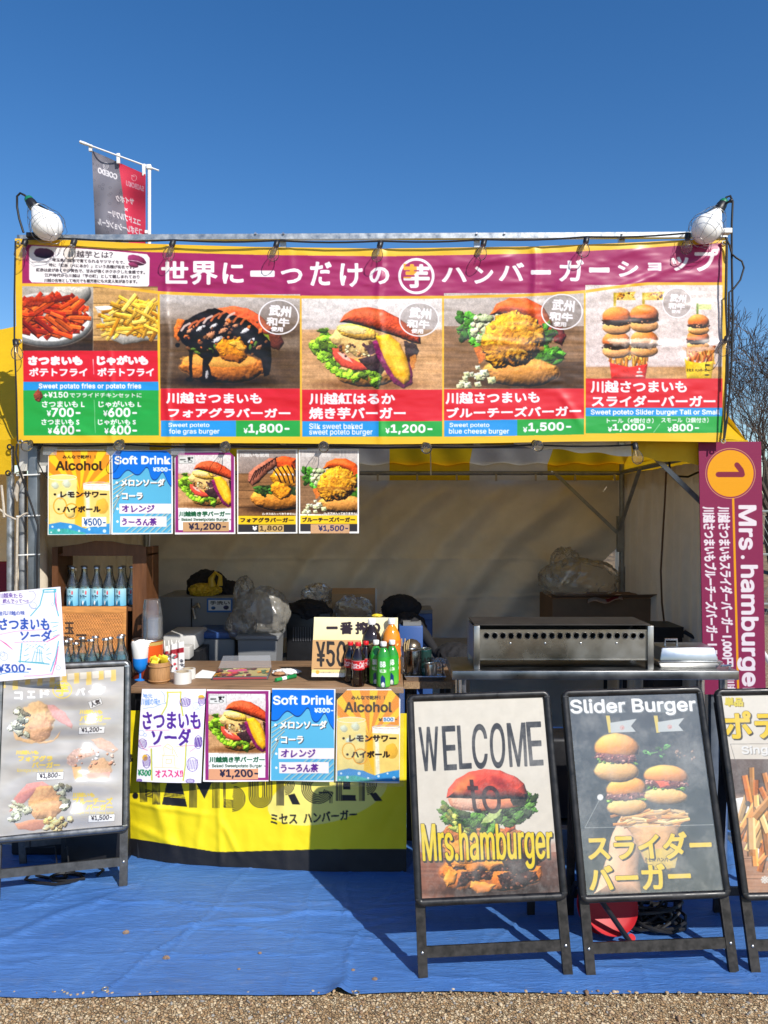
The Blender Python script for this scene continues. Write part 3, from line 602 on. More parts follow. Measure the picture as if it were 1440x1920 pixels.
def banner_frame():
    t = thing('banner_frame', 'grey steel tube frame standing in front of the tent to carry the banner', 'frame', (0, DB + .03, 0)); y = DB + .045
    pl, pr = at(34, 447, y), at(1362, 441, y)
    MB().bar(pl, pr, .026, .026, (0, 0, 1)).build('top_rail', galv, t)
    for px in (223, 531, 894, 1165): a = at(px, 450, y + .028); MB().box((a.x - .014, y + .016, 1.98), (a.x + .014, y + .042, a.z + .010)).build('upright', galv, t)
    for px in (58, 1345): a = at(px, 450, y); MB().box((a.x - .024, y + .018, 0), (a.x + .022, y + .052, 2.9), bev=.003).build('square_post', pbr('grey_square_tube', (.20, .225, .245), .42, .6, var=.25, vscale=12, rvar=.12), t)
    for py in (890, 967, 1040):
        a = at(56, py, y); m = MB(); m.bar((a.x - .07, y + .008, a.z - .003), (a.x + .036, y + .008, a.z + .002), .003, .006); m.bar((a.x + .036, y + .006, a.z), (a.x + .05, y - .002, a.z + .002), .002, .004); m.build('zip_tie', pbr('white_nylon', (.75, .75, .72), .4), t)
    for px in (480, 532, 893, 945, 1165):
        a = at(px, 443, y); MB().tube([(a.x, y - .014, a.z + .006), (a.x, y - .02, a.z + .008)], .006, 6).build('bolt', steel, t)
banner_frame()
# ---------------------------------------------------------------- the food photographs printed on banner and posters
_pics = {}
def pic(name):
    if name not in _pics:
        c = _pics[name] = globals()['pic_' + name](); h, w = c.a.shape[:2]
        g1, g2 = vnoise(h, w, 2.2, seed=5, octv=2) - .5, vnoise(h, w, 11, seed=8, octv=3) - .5       # mottle and grain of the photograph
        b = c.a.copy(); b[1:-1, 1:-1] = (c.a[1:-1, 1:-1] * 4 + c.a[:-2, 1:-1] + c.a[2:, 1:-1] + c.a[1:-1, :-2] + c.a[1:-1, 2:]) / 8
        b = b * (1 + .26 * g1 + .20 * g2)[..., None]; m = b.mean(2, keepdims=True); b = m + (b - m) * 1.10; c.a = np.clip((b - .5) * 1.14 + .46, 0, 1).astype(np.float32)
    return _pics[name]
def paste(c, name, x0, y0, x1, y1, win=None, quad=None, fade=0, to=(235, 232, 228)):
    s = pic(name) if isinstance(name, str) else name; X, Y, xs, ys = c.win(x0, y0, x1, y1); a, b, e, f = win or (s.x0, s.y0, s.x0 + (s.w - 1) / s.k, s.y0 + (s.h - 1) / s.k)
    u = np.clip((xs - x0) / (x1 - x0), 0, 1) * (e - a) + a; v = np.clip((ys - y0) / (y1 - y0), 0, 1) * (f - b) + b
    xi, yi = np.clip((u - s.x0) * s.k, 0, s.w - 1.001), np.clip((v - s.y0) * s.k, 0, s.h - 1.001); i, j = xi.astype(int), yi.astype(int); p, q = (xi - i)[..., None], (yi - j)[..., None]
    C = (s.a[j, i] * (1 - p) + s.a[j, i + 1] * p) * (1 - q) + (s.a[j + 1, i] * (1 - p) + s.a[j + 1, i + 1] * p) * q
    if fade: C = C * (1 - fade) + np.array(to, np.float32) / 255 * fade
    c.blend(X, Y, np.ones(xs.shape, np.float32), C * 255)
def pic_baked():
    c = Canvas(0, 0, 264, 170, k=2.0); c.vgrad(0, 0, 264, 62, (232, 226, 224), (214, 203, 200)); c.wood(0, 58, 264, 170, (206, 165, 124), 3, .16, 3, 70); c.lump([(0, 56), (264, 56), (264, 62), (0, 62)], (200, 170, 145), blur=4, al=.5)
    c.blob(125, 160, 95, 11, (120, 82, 52), 0, .1, soft=.5, shade=0, al=.75)
    c.blob(118, 138, 58, 27, (206, 150, 84), .05, .08, shade=.5, tex=.06); c.blob(112, 130, 52, 12, (238, 205, 150), .05, .1, shade=.1, tex=.08)
    c.greens([(30, 84), (38, 76), (48, 66), (36, 92), (44, 104), (54, 116), (64, 126), (78, 134), (92, 140), (108, 140), (122, 137), (134, 140), (140, 150), (46, 82), (56, 96)], 13, 4, 5, (128, 172, 58))
    c.lump([(56, 92), (60, 112), (74, 126), (98, 134), (128, 132), (138, 122), (110, 120), (84, 108), (70, 92)], (214, 96, 78), 2, 9, .12, 4, .4, 3); c.lump([(66, 100), (78, 112), (96, 120), (90, 112), (76, 100)], (245, 190, 175), 1, 6, .1)
    c.lump([(104, 112), (140, 104), (160, 126), (150, 140), (124, 132)], (74, 56, 58), 2, 8, .3, 3, .3, 8)
    c.lump([(52, 74), (62, 58), (84, 48), (112, 46), (134, 54), (144, 70), (140, 90), (124, 108), (106, 110), (90, 100), (74, 92), (60, 86)], (238, 204, 140), 3, 12, .08, 9, .35, 2)
    c.blob(104, 62, 40, 14, (246, 196, 96), .18, .12, shade=.5, tex=.04); c.blob(96, 58, 26, 8, (252, 224, 160), .1, .2, shade=.2, tex=.04); c.lump([(66, 88), (78, 84), (84, 98), (74, 102)], (166, 122, 70), 2, 5, .3); c.crumbs(70, 82, 130, 108, 26, [(214, 160, 110), (120, 90, 60), (250, 224, 170), (90, 60, 64)], (1.5, 4), 5)
    c.lump([(116, 88), (134, 84), (140, 100), (128, 106)], (96, 70, 80), 2, 5, .4)
    c.lump([(192, 78), (216, 86), (220, 100), (208, 120), (198, 128)], (64, 44, 44), 3, 6, .5, 3, .4); c.lump([(204, 108), (216, 104), (212, 128), (202, 138)], (204, 140, 80), 2)
    c.lump([(132, 80), (150, 72), (176, 86), (197, 108), (208, 138), (208, 158), (192, 168), (172, 158), (152, 128), (138, 102)], (142, 52, 104), 1.5, 6, .2, 4, .3)
    c.lump([(138, 70), (164, 66), (184, 84), (198, 112), (204, 142), (202, 154), (192, 160), (174, 146), (154, 112)], (240, 186, 56), 1, 10, .07, 12, .4, 4); c.lump([(150, 80), (166, 76), (184, 100), (192, 132), (182, 140)], (252, 212, 92), 2, 12, .05, 14, blur=3, al=.7)
    c.lump([(70, 44), (80, 28), (98, 19), (124, 16), (152, 21), (182, 36), (206, 54), (222, 72), (224, 84), (206, 82), (180, 72), (150, 62), (118, 52), (92, 46)], (196, 88, 56), 1.5, 14, .2, 4, .75, 7); c.lump([(84, 32), (104, 22), (130, 21), (160, 32), (150, 40), (110, 34)], (236, 136, 96), 4, 14, .14, 6, blur=5, al=.75)
    return c
def pic_foie():
    c = Canvas(0, 0, 264, 172, k=2.0); c.vgrad(0, 0, 264, 60, (206, 200, 198), (150, 132, 118)); c.wood(0, 54, 264, 172, (104, 84, 66), 5, .2, 3, 80); c.lump([(0, 48), (264, 44), (264, 62), (0, 66)], (140, 118, 98), blur=8, al=.6); c.lump([(206, 84), (262, 76), (262, 100), (210, 98)], (176, 160, 146), 3, 20, .1, blur=7, al=.5)
    c.blob(118, 158, 96, 12, (40, 30, 26), 0, .1, soft=.5, shade=0, al=.85)
    c.lump([(92, 34), (112, 24), (140, 21), (168, 26), (192, 42), (212, 62), (206, 76), (180, 70), (146, 54)], (212, 104, 66), 2, 12, .16, 5, .6, 3); c.lump([(204, 70), (228, 74), (234, 88), (224, 102), (206, 96)], (110, 62, 48), 2, 8, .2, shade=.4); c.lump([(184, 72), (204, 72), (208, 92), (192, 92)], (146, 160, 60), 2, 5, .3)
    c.blob(118, 132, 80, 29, (204, 130, 62), .03, .08, shade=.55, tex=.12); c.blob(112, 120, 72, 12, (236, 176, 96), .02, .12, shade=.1)
    c.lump([(26, 58), (34, 44), (48, 48), (44, 78), (34, 88), (26, 76)], (214, 124, 62), 2, 8, .2, shade=.4)
    c.lump([(32, 74), (46, 48), (72, 34), (102, 24), (132, 36), (162, 46), (188, 66), (208, 86), (210, 112), (206, 146), (196, 150), (190, 116), (168, 108), (120, 112), (100, 114), (92, 128), (100, 158), (78, 160), (80, 118), (62, 104), (60, 152), (55, 152), (53, 96), (40, 86)], (30, 24, 28), 2, 9, .5, 4, .3, 6)
    for i in range(9):
        x, y = 40 + i * 14, 66 - i * 4.5 + max(0, i - 5) * 8; c.line([(x, y), (x + 6, y - 8), (x + 16, y - 13)], 4, (226, 130, 84) if i % 3 else (240, 214, 204), .85)
    for i, (x, y, r) in enumerate([(94, 74, 8), (108, 82, 7), (118, 66, 6), (76, 62, 6), (140, 58, 5), (160, 66, 6), (56, 66, 5), (172, 84, 5), (128, 52, 6), (100, 58, 5), (186, 96, 4)]): c.blob(x, y, r * 1.5, r * .6, (226, 222, 226) if i % 2 else (206, 150, 116), -.5, .5, shade=.3, seed=i)
    for i, (x, y) in enumerate([(62, 100), (70, 106), (96, 102), (104, 96), (170, 96), (180, 90)]): c.blob(x, y, 6, 3, (96, 118, 56), .4 * i, .4, shade=.5, seed=i + 40)
    c.crumbs(32, 40, 200, 112, 60, [(16, 12, 16), (60, 46, 50), (214, 120, 70), (120, 84, 60)], (1.5, 4.5), 3)
    c.lump([(104, 96), (116, 80), (132, 84), (150, 78), (164, 94), (164, 116), (150, 126), (134, 122), (116, 118)], (206, 138, 40), 3, 7, .3, 5, .55, 9); c.lump([(126, 88), (150, 84), (162, 100), (156, 104), (138, 96)], (236, 180, 84), 3, 6, .2, 4, .4, 5); c.lump([(110, 112), (136, 108), (158, 114), (148, 124), (122, 120)], (160, 100, 40), 3, 6, .2, 4, .4, 6)
    c.blob(90, 154, 18, 7, (28, 20, 22), 0, .3, shade=.2); c.blob(56, 155, 8, 4, (24, 18, 20), 0, .3); c.blob(88, 146, 3, 8, (214, 210, 212), .1, .4, al=.8)
    return c
def pic_blue():
    c = Canvas(0, 0, 264, 168, k=2.0); c.vgrad(0, 0, 264, 62, (204, 196, 192), (186, 172, 164)); c.wood(0, 58, 264, 168, (146, 116, 90), 9, .2, 3, 80); c.wood(150, 120, 264, 168, (96, 74, 58), 9, .2, 3, 80)
    c.blob(140, 156, 92, 12, (60, 44, 34), 0, .1, soft=.5, shade=0, al=.8)
    c.lump([(86, 38), (98, 18), (124, 8), (156, 8), (186, 24), (204, 50), (208, 78), (188, 84), (168, 46), (136, 36)], (206, 96, 48), 1.5, 14, .15, 5, .7, 2); c.lump([(104, 20), (130, 12), (156, 16), (170, 28), (130, 24)], (240, 156, 90), 3, 12, .1, blur=4, al=.75)
    c.lump([(206, 58), (222, 60), (230, 76), (222, 92), (206, 86)], (120, 44, 44), 2, 6, .3, shade=.5)
    c.greens([(36, 46), (46, 42), (58, 50), (40, 62), (50, 72), (62, 82), (72, 90), (54, 60), (36, 74)], 12, 2, 5, (84, 146, 62)); c.greens([(176, 74), (186, 66), (196, 76), (186, 96), (200, 104), (212, 100), (176, 112), (206, 114)], 13, 5, 5, (74, 130, 46))
    c.blob(144, 138, 72, 26, (206, 150, 86), .02, .08, shade=.55, tex=.08); c.lump([(56, 96), (72, 92), (80, 112), (66, 124)], (214, 130, 70), 2, 7, .2)
    c.crumbs(54, 40, 104, 84, 34, [(214, 214, 176), (190, 200, 160), (150, 160, 120), (232, 226, 190)], (4, 8), 8)
    c.lump([(68, 92), (78, 60), (96, 40), (130, 30), (166, 40), (188, 64), (192, 88), (172, 112), (152, 126), (122, 128), (96, 132), (80, 118)], (216, 156, 56), 4, 9, .3, 7, .7, 12)
    g = random.Random(3)
    for k in range(70):
        x, y = g.uniform(80, 184), g.uniform(40, 124)
        if ((x - 132) / 54) ** 2 + ((y - 82) / 46) ** 2 < 1: c.blob(x, y, g.uniform(3, 9), g.uniform(2, 5), g.choice([(232, 176, 76), (200, 136, 46), (222, 160, 58), (190, 124, 50), (240, 194, 100)]), g.uniform(-1.2, 1.2), .4, soft=.5, shade=.25, al=.75, seed=k)
    c.lump([(64, 92), (150, 88), (190, 94), (188, 100), (120, 98), (70, 100)], (150, 100, 58), 3, 6, .3, al=.5)
    g = random.Random(8)
    for k in range(26):
        x, y = g.uniform(26, 118), g.uniform(128, 164)
        if y < 128 + abs(x - 62) * .45: continue
        r = g.uniform(5, 9); c.lump([(x - r, y - r * .6), (x + r * .8, y - r * .8), (x + r, y + r * .6), (x - r * .7, y + r * .8)], g.choice([(226, 220, 178), (206, 206, 160), (238, 230, 196)]), 1.5, 5, .15, 3, .5, k); c.blob(x + r * .3, y, r * .4, r * .25, (116, 134, 112), g.random(), .5, al=.8, seed=k)
    return c
def mini(c, x, y, r, seed=0, tint=1.0):
    c.blob(x, y + r * .55, r, r * .5, np.array((236, 176, 116)) * tint, 0, .05, shade=.45, tex=.05, seed=seed); c.blob(x, y + r * .12, r * 1.02, r * .30, np.array((62, 40, 34)) * tint, 0, .25, shade=.3, tex=.5, seed=seed + 1); c.crumbs(x - r, y - r * .1, x + r, y + r * .3, 10, [(120, 80, 66), (44, 28, 26), (200, 150, 120), (84, 60, 54)], (1, 2.2), seed)
    c.blob(x, y - r * .22, r, r * .72, np.array((206, 116, 56)) * tint, 0, .03, shade=.55, tex=.05, seed=seed + 2, hi=.32, top=np.array((226, 142, 78)) * tint)
def pic_slider():
    c = Canvas(0, 0, 257, 178, k=2.0); c.vgrad(0, 0, 257, 158, (228, 217, 213), (222, 206, 203)); c.wood(0, 156, 257, 178, (202, 162, 118), 3, .12, 3, 60); c.lump([(0, 154), (257, 154), (257, 158), (0, 158)], (180, 140, 110), blur=2, al=.5)
    c.lump([(52, 40), (57, 40), (57, 14), (52, 14)], (196, 172, 66), .3); c.lump([(106, 36), (111, 36), (111, 14), (106, 14)], (196, 172, 66), .3)
    for x in (56, 110): c.lump([(x, 14), (x + 38, 12), (x + 34, 20), (x + 38, 28), (x, 28)], (240, 200, 104), .5, 4, .15); c.crumbs(x + 3, 14, x + 34, 27, 12, [(230, 150, 40), (120, 80, 40), (250, 220, 120)], (1.5, 3), x)
    c.lump([(208, 66), (212, 66), (212, 34), (208, 34)], (128, 150, 74), .3); c.lump([(212, 36), (236, 36), (236, 46), (212, 46)], (206, 214, 150), .4)
    c.fries(46, 118, 116, 152, 90, [(214, 150, 66), (236, 180, 92), (190, 120, 50)], (14, 26), 4, 4, (-1.9, -.9))
    for x, y in ((57, 112), (110, 110)): mini(c, x, y, 26, int(x))
    for x, y in ((58, 66), (110, 62)): mini(c, x, y, 27, int(x) + 9)
    c.lump([(36, 104), (62, 102), (98, 100), (136, 104), (150, 112), (120, 122), (82, 118), (50, 116)], (226, 214, 204), 4, 8, .12, 8, .3, al=.6)
    c.lump([(44, 138), (48, 178), (112, 178), (118, 138), (116, 150), (82, 156), (46, 148)], (216, 66, 64), .5, 9, .04, shade=.2); c.blob(101, 166, 6, 2.5, (240, 200, 195)); c.blob(101, 160, 2, 3, (240, 200, 195)); c.blob(101, 173, 8, 2, (240, 200, 195))
    c.fries(190, 122, 240, 146, 60, [(214, 140, 80), (236, 170, 100), (180, 100, 60)], (12, 20), 4, 8, (-2, -.9)); mini(c, 211, 104, 21, 31, 1.02); mini(c, 212, 74, 20, 37, 1.02)
    c.lump([(182, 118), (240, 116), (246, 122), (210, 126), (184, 124)], (236, 196, 170), 2, al=.8)
    c.lump([(186, 138), (190, 178), (236, 178), (242, 138), (238, 144), (214, 148), (190, 144)], (230, 196, 60), .5, 9, .04, shade=.15); c.text('ミセス  ハンバーガー', 190, 159, 232, 165, (60, 50, 20), .3); c.blob(229, 152, 5, 2, (60, 50, 20), shade=0); c.blob(228, 171, 5, 1.5, (60, 50, 20), shade=0)
    return c
def pic_sweetfries():
    c = Canvas(0, 0, 132, 120, k=2.0); c.vgrad(0, 0, 132, 60, (196, 190, 182), (120, 100, 84)); c.wood(0, 60, 132, 120, (72, 58, 48), 4, .3, 4, 60); c.blob(92, 12, 36, 26, (196, 192, 186), 0, .02, shade=.4, tex=.03); c.blob(92, 2, 30, 12, (232, 226, 216), shade=.1)
    c.blob(46, 62, 86, 50, (226, 226, 224), .02, .01, shade=.3, tex=.02); c.blob(46, 58, 80, 44, (206, 204, 200), .02, .01, shade=-.2, tex=.02)
    c.fries(-8, 22, 112, 88, 150, [(214, 90, 42), (226, 112, 54), (180, 62, 32), (160, 54, 30)], (24, 46), 7, 2, (-.9, .8), lambda x, y: ((x - 44) / 72) ** 2 + ((y - 56) / 36) ** 2 < 1); c.lump([(0, 22), (24, 18), (60, 16), (70, 26), (30, 36), (0, 40)], (170, 66, 40), 4, 8, .3, shade=.3, al=.8); return c
def pic_potfries():
    c = Canvas(0, 0, 124, 112, k=2.0); c.wood(0, 0, 124, 112, (206, 168, 118), 6, .14, 4, 70, 28); c.wood(0, 94, 124, 112, (110, 80, 56), 7, .2, 4, 70)
    c.lump([(2, 34), (124, 30), (124, 92), (58, 100), (36, 92)], (240, 234, 226), 2, 20, .03, shade=.3); c.lump([(10, 40), (124, 38), (124, 84), (60, 88), (40, 84)], (206, 190, 170), 2, 20, .03)
    c.fries(20, 26, 124, 82, 130, [(232, 178, 66), (244, 196, 84), (216, 152, 48), (246, 206, 110)], (22, 44), 5.5, 5, (-1.1, .5), lambda x, y: y > 24 + abs(x - 80) * .12 and y < 86 - max(0, 34 - x) * 1.2 and x > 18); return c
# ---------------------------------------------------------------- the big menu banner
ip = lambda pts: (lambda x: np.interp(x, [p[0] for p in pts], [p[1] for p in pts]))
b_top = ip([(28, 447), (150, 451), (280, 457), (480, 463), (720, 466), (1000, 462), (1180, 455), (1365, 446)])
b_bot = ip([(33, 831), (280, 830), (500, 831), (720, 833), (900, 831), (1060, 828), (1200, 827), (1361, 829)])
h_top = ip([(42, 458), (160, 465), (280, 473), (480, 478), (720, 481), (1000, 476), (1180, 467), (1353, 456)])
h_bot = ip([(42, 532), (180, 533), (240, 539), (300, 547), (420, 552), (560, 555), (720, 556), (860, 555), (980, 552), (1097, 545), (1150, 537), (1210, 530), (1353, 530)])
MAR, YLW, RED, BLU, GRN = (164, 32, 98), (245, 196, 44), (222, 24, 44), (32, 150, 226), (32, 166, 66)
bc = Canvas(20, 436, 1374, 842, YLW, k=1.5)
band = lambda f, x0, x1, dy=0, n=40: [(x, float(f(x)) + dy) for x in np.linspace(x0, x1, n)]
bc.poly(band(h_top, 42, 1354) + band(h_bot, 42, 1354)[::-1], MAR)
bc.line(band(h_bot, 42, 1354, 3), 3.5, (246, 186, 52))
W_ = (252, 246, 250)
for s, a, b, c, d in [('世', 303, 490, 353, 532), ('界', 357, 490, 408, 534), ('に', 418, 493, 457, 532), ('一', 470, 508, 515, 519), ('つ', 527, 504, 567, 532), ('だ', 582, 491, 622, 536), ('け', 638, 494, 680, 538), ('の', 693, 501, 730, 533), ('ハ', 829, 502, 875, 529), ('ン', 890, 500, 925, 532), ('バ', 936, 493, 983, 527), ('ー', 996, 507, 1033, 515), ('ガ', 1049, 487, 1095, 528), ('ー', 1105, 502, 1143, 511), ('シ', 1159, 490, 1197, 519), ('ョ', 1215, 493, 1240, 508), ('ッ', 1259, 482, 1291, 508), ('プ', 1303, 467, 1347, 509)]:
    bc.text(s, a, b, c, d, W_, 1.3 if s not in '一ー' else 2.0)
bc.ell(781, 518, 34, 34, W_); bc.ell(781, 518, 29, 29, MAR); bc.text('芋', 757, 496, 806, 540, W_, 1.8)
X, Y, xs, ys = bc.win(757, 495, 782, 522); sub = bc.a[Y:Y + xs.shape[0], X:X + xs.shape[1]]; msk = (sub[..., 1] > .5)[..., None]; sub[:] = np.where(msk & ((xs + ys) < 1291)[..., None], np.array([250, 176, 48], np.float32) / 255, sub)
# the white information box
box = [(60, 461), (120, 464), (200, 470), (276, 477), (281, 484), (280, 534), (275, 540), (240, 537), (180, 532), (60, 530), (55, 524), (55, 467)]
bc.poly(box, (250, 244, 246)); slope = lambda x: (x - 168) * .055
bc.text('川越芋とは？', 128, 471, 212, 484, (60, 50, 55), .35, bend=lambda x: slope(x) * .5)
for i, (s, a, b) in enumerate([('埼玉県川越市で育てられるサツマイモで、', 98, 234), ('特に「紅赤（べにあか）」という品種が有名です。', 92, 252), ('紅赤は皮が赤く中が黄色で、甘みが強くホクホクした食感です。', 68, 272), ('江戸時代から川越は「芋の町」として親しまれており', 84, 262), ('川越の名物として地元でも観光客にも大変人気があります。', 83, 258)]):
    y = 486.5 + i * 9.3; bc.text(s, a, y, b, y + 7, (64, 56, 60), .25, bend=lambda x: slope(x) * (.6 - .08 * i))
bc.blob(82, 475, 19, 9.5, (74, 26, 58), .1, .12, shade=.4); bc.line([(60, 492), (88, 491), (97, 484)], 1.2, (90, 80, 84)); bc.blob(256, 488, 18, 9, (132, 42, 88), .3, .1, shade=.5); bc.line([(240, 488), (258, 490), (272, 496)], 1, (226, 190, 206)); bc.blob(250, 497, 10, 4.5, (140, 50, 92), .3, .1, shade=.4)
regions = []                                                   # (part name, polygon): how the print is split into parts
def block(name, poly, col=None):
    if col is not None: bc.poly(poly, col)
    regions.append((name, np.array(poly, float)))
def pbox(x0, y0, x1, y1, xb0=None, xb1=None, yr0=None, yr1=None):
    return [(x0, y0), (x1, y0 if yr0 is None else yr0), (x1 if xb1 is None else xb1, y1 if yr1 is None else yr1), (x0 if xb0 is None else xb0, y1)]
regions.append(('title_band', np.array(band(h_top, 42, 1354) + band(h_bot, 42, 1354)[::-1])))
def dish(kind, x0, x1, y1, drop=5.0):
    paste(bc, kind, x0, float(min(h_bot(x0), h_bot(x1))) + drop, x1, y1); poly = band(h_bot, x0, x1, drop, 12) + [(x1, y1), (x0, y1)]; block('food_photo', poly)
    bc.poly(band(h_bot, x0, x1, -.5, 12) + band(h_bot, x0, x1, drop, 12)[::-1], (246, 186, 52))
dish('sweetfries', 42.5, 175, 658); dish('potfries', 175, 296, 658); dish('foie', 300.5, 563, 729); dish('baked', 566.5, 829.5, 731); dish('blue', 833, 1096, 729); dish('slider', 1098.5, 1354.5, 710)
bc.line([(175, 540), (175, 658)], 1.0, (200, 190, 180), .6)
# dish 1
block('name_strip', pbox(43.5, 658, 296, 716, 44, 297), RED); block('english_strip', pbox(44, 716, 297, 732, 44, 298), BLU); block('price_strip', pbox(44, 732, 298, 817, 45, 300), GRN)
bc.text('さつまいも', 53, 668, 155, 685, W_, 1.7); bc.text('ポテトフライ', 55, 690, 164, 706, W_, .8); bc.text('じゃがいも', 182, 667, 278, 685, W_, 1.7); bc.text('ポテトフライ', 183, 690, 289, 706, W_, .8); bc.line([(175, 674), (176, 702)], .8, W_)
bc.text('Sweet potato fries or potato fries', 73, 719, 265, 731, W_, .45, sp=1.05)
bc.text('+¥150', 82, 735, 128, 746, W_, .5); bc.text('でフライドチキンセットに', 131, 737, 266, 746, W_, .35); bc.blob(72, 742, 8, 11, (142, 62, 40), 0, .3, shade=.4, tex=.4); 
for x, s in ((0, 'さつまいも'), (106, 'じゃがいも')):
    bc.text(s + ' L', 79 + x, 752, 159 + x, 764, W_, .5); bc.text('¥', 88 + x, 770, 96 + x, 781, W_, .4); bc.text('700-' if x == 0 else '600-', 97 + x, 765, 151 + x, 782, W_, .9); bc.text(s + ' S', 78 + x, 786, 149 + x, 797, W_, .5); bc.text('¥', 90 + x, 803, 98 + x, 814, W_, .4); bc.text('400-', 100 + x, 798, 151 + x, 815, W_, .9)
bc.line([(177, 750), (179, 812)], .8, (170, 220, 170))
def dishes(x0, x1, yn, l1, l2, e1, e2, price, xs_, ye, yb, yr=0, l1w=0, l2w=0):
    block('name_strip', pbox(x0, yn, x1, ye, yr0=yn - yr * .3, yr1=ye - yr), RED); block('english_strip', pbox(x0 + .5, ye, xs_, yb, yr1=yb - yr * .4, yr0=ye - yr * .5), BLU); block('price_strip', pbox(xs_, ye - yr * .5, x1, yb - yr * .4, yr0=ye - yr, yr1=yb - yr), GRN)
dishes(301.5, 563, 729, 0, 0, 0, 0, 0, 443, 789, 819); dishes(566.5, 829.5, 731, 0, 0, 0, 0, 0, 710, 790, 819); dishes(832.5, 1095.5, 730, 0, 0, 0, 0, 0, 970, 789, 819, 4)
def rub(s, x0, y0, x1, y1, bold=.9, dy=0): bc.text(s, x0, y0, x1, y1, W_, bold, bend=(lambda x: (x - x0) / (x1 - x0) * dy) if dy else None)
rub('川越さつまいも', 312, 736, 491, 757, 1.0, 1); rub('フォアグラバーガー', 316, 765, 545, 783, 1.0, 1); rub('Sweet poteto', 316, 793, 393, 803, .35); rub('foie gras burger', 317, 804, 412, 816, .35); rub('¥', 457, 803, 465, 813, .4); rub('1,800-', 466, 795, 543, 815, .9)
rub('川越紅はるか', 580, 737, 741, 759, 1.0); rub('焼き芋バーガー', 580, 764, 761, 786, 1.0); rub('Silk sweet baked', 580, 794, 680, 805, .35); rub('sweet poteto burger', 580, 805, 699, 818, .35); rub('¥', 723, 803, 731, 813, .4); rub('1,200-', 733, 796, 811, 815, .9)
rub('川越さつまいも', 836, 736, 1012, 758, 1.0, -2); rub('ブルーチーズバーガー', 838, 765, 1090, 784, 1.0, -4); rub('Sweet poteto', 843, 793, 918, 803, .35); rub('blue cheese burger', 842, 804, 955, 816, .35); rub('¥', 981, 801, 989, 811, .4); rub('1,500-', 991, 793, 1071, 812, .9, -1.5)
block('name_strip', pbox(1097, 710, 1355, 765, 1097, 1355), RED); block('english_strip', pbox(1097, 765, 1355, 781), BLU); block('price_strip', pbox(1097, 781, 1355, 813, yr1=812), GRN)
rub('川越さつまいも', 1108, 714, 1288, 737, 1.0); rub('スライダーバーガー', 1110, 742, 1342, 763, 1.0); rub('Sweet poteto Slider burger Tall or Small', 1108, 768, 1350, 780, .4, 0)
rub('トール（4個付き）', 1138, 784, 1226, 794, .3); rub('スモール（2個付き）', 1240, 783, 1329, 793, .3); rub('¥', 1140, 801, 1148, 810, .4); rub('1,000-', 1149, 795, 1222, 810, .8); rub('¥', 1252, 801, 1260, 810, .4); rub('800-', 1261, 795, 1311, 809, .8); bc.line([(1226, 811), (1238, 795)], .8, (210, 240, 210))
for x in (298.5, 564.7, 831.2, 1097): bc.line([(x - .3, float(h_bot(x)) + 4), (x + (1.5 if x < 300 else 0), 818)], 3.2, (246, 190, 44))
for cx, cy, r in ((523, 595, 37), (786, 599, 36.5), (1054, 585, 38), (1270, 568, 27)):
    bc.ell(cx, cy, r, r * .86 if r > 30 else r * 1.03, (120, 108, 106), .38); bc.ring(cx, cy, r, r * .86 if r > 30 else r * 1.03, 2.2 * r / 37, W_); k = r / 37
    bc.text('武州', cx - 18 * k, cy - 22 * k, cx + 23 * k, cy - 1 * k, W_, .9 * k, rot=.1); bc.text('和牛', cx - 23 * k, cy + 1 * k, cx + 20 * k, cy + 17 * k, W_, .9 * k, rot=.06); bc.text('使用', cx - 15 * k, cy + 18 * k, cx + 8 * k, cy + 27 * k, W_, .5 * k, rot=.05)
def inpoly(x, y, p):
    ins = np.zeros(x.shape, bool); j = len(p) - 1
    for i in range(len(p)):
        a, b = p[i], p[j]; ins ^= ((a[1] > y) != (b[1] > y)) & (x < (b[0] - a[0]) * (y - a[1]) / (b[1] - a[1] + 1e-12) + a[0]); j = i
    return ins
def relief(x, y):      # creases of the cloth, metres towards the viewer
    D = .006 * np.sin(x * .011 + 1) * np.sin((y - 450) * .008) 
    for x0, y0, x1, y1, a, wd in [(312, 450, 316, 830, .006, 6), (713, 450, 711, 830, .007, 7), (1000, 455, 1006, 600, .008, 8), (540, 455, 545, 560, .004, 9), (205, 655, 208, 830, .005, 6), (1130, 645, 1360, 648, .0035, 7), (860, 640, 1095, 640, .003, 6), (1060, 610, 1010, 690, -.007, 12), (1240, 600, 1200, 670, .007, 9), (1350, 470, 1120, 556, .010, 9), (1340, 480, 1200, 520, -.007, 12), (1090, 470, 1040, 560, .006, 12), (960, 480, 830, 500, .005, 10), (660, 485, 560, 478, .004, 7), (420, 482, 330, 520, .004, 10), (900, 490, 960, 480, .006, 9), (1150, 480, 1210, 470, .008, 10), (1270, 690, 1350, 640, .006, 9), (1050, 740, 1090, 800, .005, 8), (445, 600, 540, 700, -.004, 16), (880, 690, 1000, 640, .006, 14), (60, 760, 180, 820, .004, 10), (235, 670, 250, 800, -.004, 10)]:
        d = np.array([x1 - x0, y1 - y0], float); l = np.hypot(*d); d /= l; s = (x - x0) * d[0] + (y - y0) * d[1]; q = -(x - x0) * d[1] + (y - y0) * d[0] + 3 * np.sin(s * .04)
        D = D + a * np.exp(-(q / wd) ** 2) * sstep(-20, 25, s) * sstep(l + 20, l - 25, s)
    return D
NZ = (vnoise(420, 1360, 90, 46, 2, 3) - .5) * .011 + (vnoise(420, 1360, 40, 14, 6, 2) - .5) * .0040 * np.linspace(1.9, .2, 420)[:, None]
